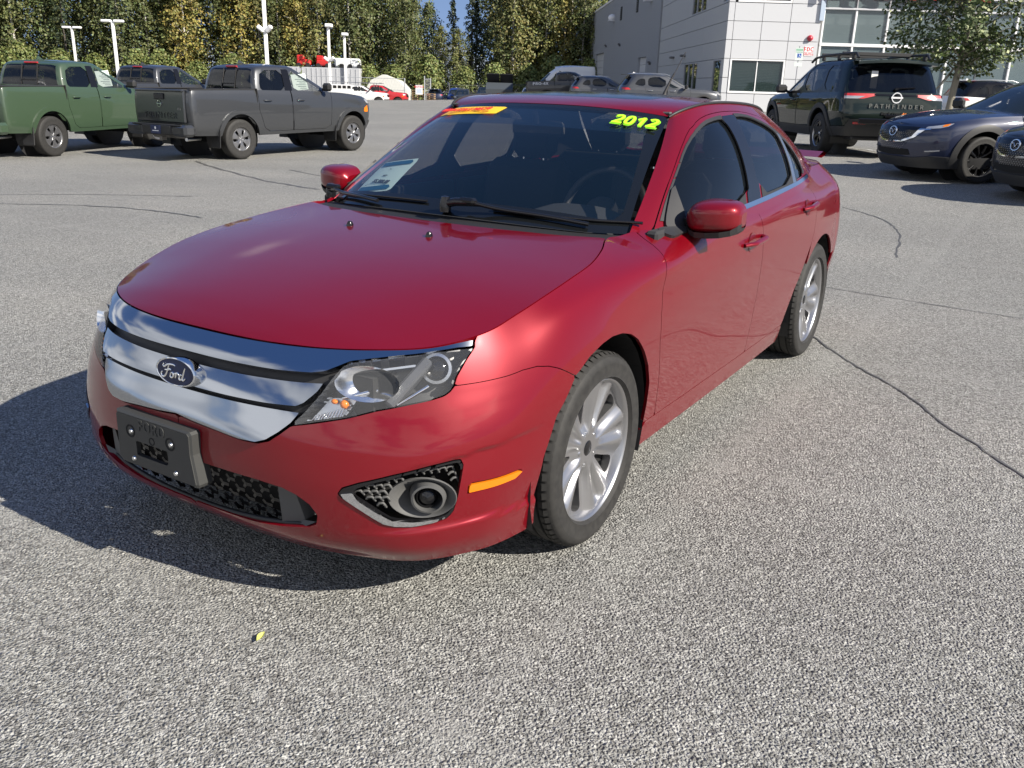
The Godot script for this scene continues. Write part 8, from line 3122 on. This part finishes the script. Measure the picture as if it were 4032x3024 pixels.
func fence(o: Node3D, pts: Array, h: float, m: Material) -> void:
	var wires := MB.new()
	for i in pts.size():
		var q: Vector3 = pts[i]
		q.y = gh(q.x, q.z)
		var p := MB.new()
		p.tube([q, q + Vector3(0, h + (0.25 if i % 2 == 0 else 0.0), 0)], 0.06, 8)
		part(o, "post", p, m)
		if i:
			var a: Vector3 = pts[i - 1]
			a.y = gh(a.x, a.z)
			for y in [0.15, h * 0.55, h * 0.97]:
				var r := MB.new()
				r.tube([a + Vector3(0, y, 0), q + Vector3(0, y, 0)], 0.028, 6)
				part(o, "rail", r, m)
			var n := int((q - a).length() / 0.3)
			for k in n:
				for s in [-1.0, 1.0]:
					var b0 := a.lerp(q, (k + 0.5) / n) + Vector3(0, 0.1, 0)
					var b1 := a.lerp(q, clampf((k + 0.5 + s * h * 1.3) / n, 0.0, 1.0)) + Vector3(0, h * minf(1.0, absf(clampf((k + 0.5 + s * h * 1.3) / n, 0.0, 1.0) - (k + 0.5) / n) * n / (h * 1.3)), 0)
					wires.tube([b0, b1], 0.004, 3, false)
	tag(part(o, "mesh_wires", wires, m), "", "", "", "stuff")


func ribbon(parent: Node3D, nm: String, pts: Array, w: float, m: Material, lift := 0.004) -> void:
	var mb := MB.new()
	var sp := []
	for i in pts.size() - 1:
		for k in 10:
			sp.append(crv(pts[maxi(i - 1, 0)], pts[i], pts[i + 1], pts[mini(i + 2, pts.size() - 1)], k / 10.0))
	sp.append(pts[pts.size() - 1])
	var l := []
	for i in sp.size():
		var d: Vector2 = (sp[mini(i + 1, sp.size() - 1)] - sp[maxi(i - 1, 0)]).normalized()
		var nn := Vector2(-d.y, d.x)
		var ww := w * rng.randf_range(0.5, 1.3)
		var q: Vector2 = sp[i] + nn * rng.randf_range(-0.5, 0.5) * w * 1.2
		var a := q + nn * ww * 0.5
		var b := q - nn * ww * 0.5
		l.append([Vector3(a.x, gh(a.x, a.y) + lift, a.y), Vector3(b.x, gh(b.x, b.y) + lift, b.y)])
		if i:
			mb.face([l[i - 1][0], l[i][0], l[i][1], l[i - 1][1]], Vector3(q.x, -5, q.y))
	part(parent, nm, mb, m)


func ground_marks() -> void:
	rng.seed = 77
	var g: Node3D = get_node("ground")
	var tar := mat_of("crack", 0.09, 0.088, 0.083)
	for c in [
		[0.06, [-12.71, -9.3, -10.08, -8.14, -7.7, -7.18, -7.19, -7.04]], [0.035, [-8.97, -3.41, -7.87, -3.91, -6.9, -4.03, -5.95, -3.97]], [0.03, [-10.03, -4.0, -9.1, -4.72, -7.83, -5.36]], [0.04, [-10.15, -9.34, -8.16, -8.58]],
		[0.014, [0.6, -3.5, 0.84, -3.15, 1.13, -2.75, 1.5, -2.33, 1.79, -1.9, 2.11, -1.49, 2.5, -0.9]], [0.012, [0.3, -4.8, 0.54, -4.77, 0.94, -4.71, 1.93, -4.6, 3.0, -4.5]], [0.02, [-0.35, -9.2, 0.19, -8.65, 0.54, -7.84, 0.75, -6.48]]]:
		ribbon(g, "crack", p2(c[1]), c[0], tar)
	ribbon(g, "painted_line", p2([-3.4, -19.5, -2.4, -18.6, -1.2, -17.6]), 0.11, mat_of("line_white", 0.55, 0.55, 0.52), 0.006)
	# a fallen leaf, curled up off the stones
	var lf := thing("fallen_leaf", "small curled yellow-green leaf lying alone on the asphalt in front of the red sedan", "leaf", Transform3D(Basis(Vector3.UP, 0.35), Vector3(0.397, 0.004, 1.041)))
	var mb := MB.new()
	var rows := []
	for k in 9:
		var t := k / 8.0
		var w := 0.008 * sin(PI * clampf(t * 0.94 + 0.04, 0, 1))
		var y := 0.003 + 0.006 * (t - 0.5) * (t - 0.5) * 4.0
		rows.append([Vector3(-w, y + 0.010 * sin(PI * t), lerpf(-0.022, 0.022, t)), Vector3(0, y, lerpf(-0.022, 0.022, t)), Vector3(w, y + 0.006 * sin(PI * t), lerpf(-0.022, 0.022, t))])
		if k:
			for e in 2:
				mb.face([rows[k - 1][e], rows[k - 1][e + 1], rows[k][e + 1], rows[k][e]], Vector3(0, -1, 0))
	part(lf, "blade", mb, mat_of("leaf_yellow", 0.45, 0.46, 0.13))
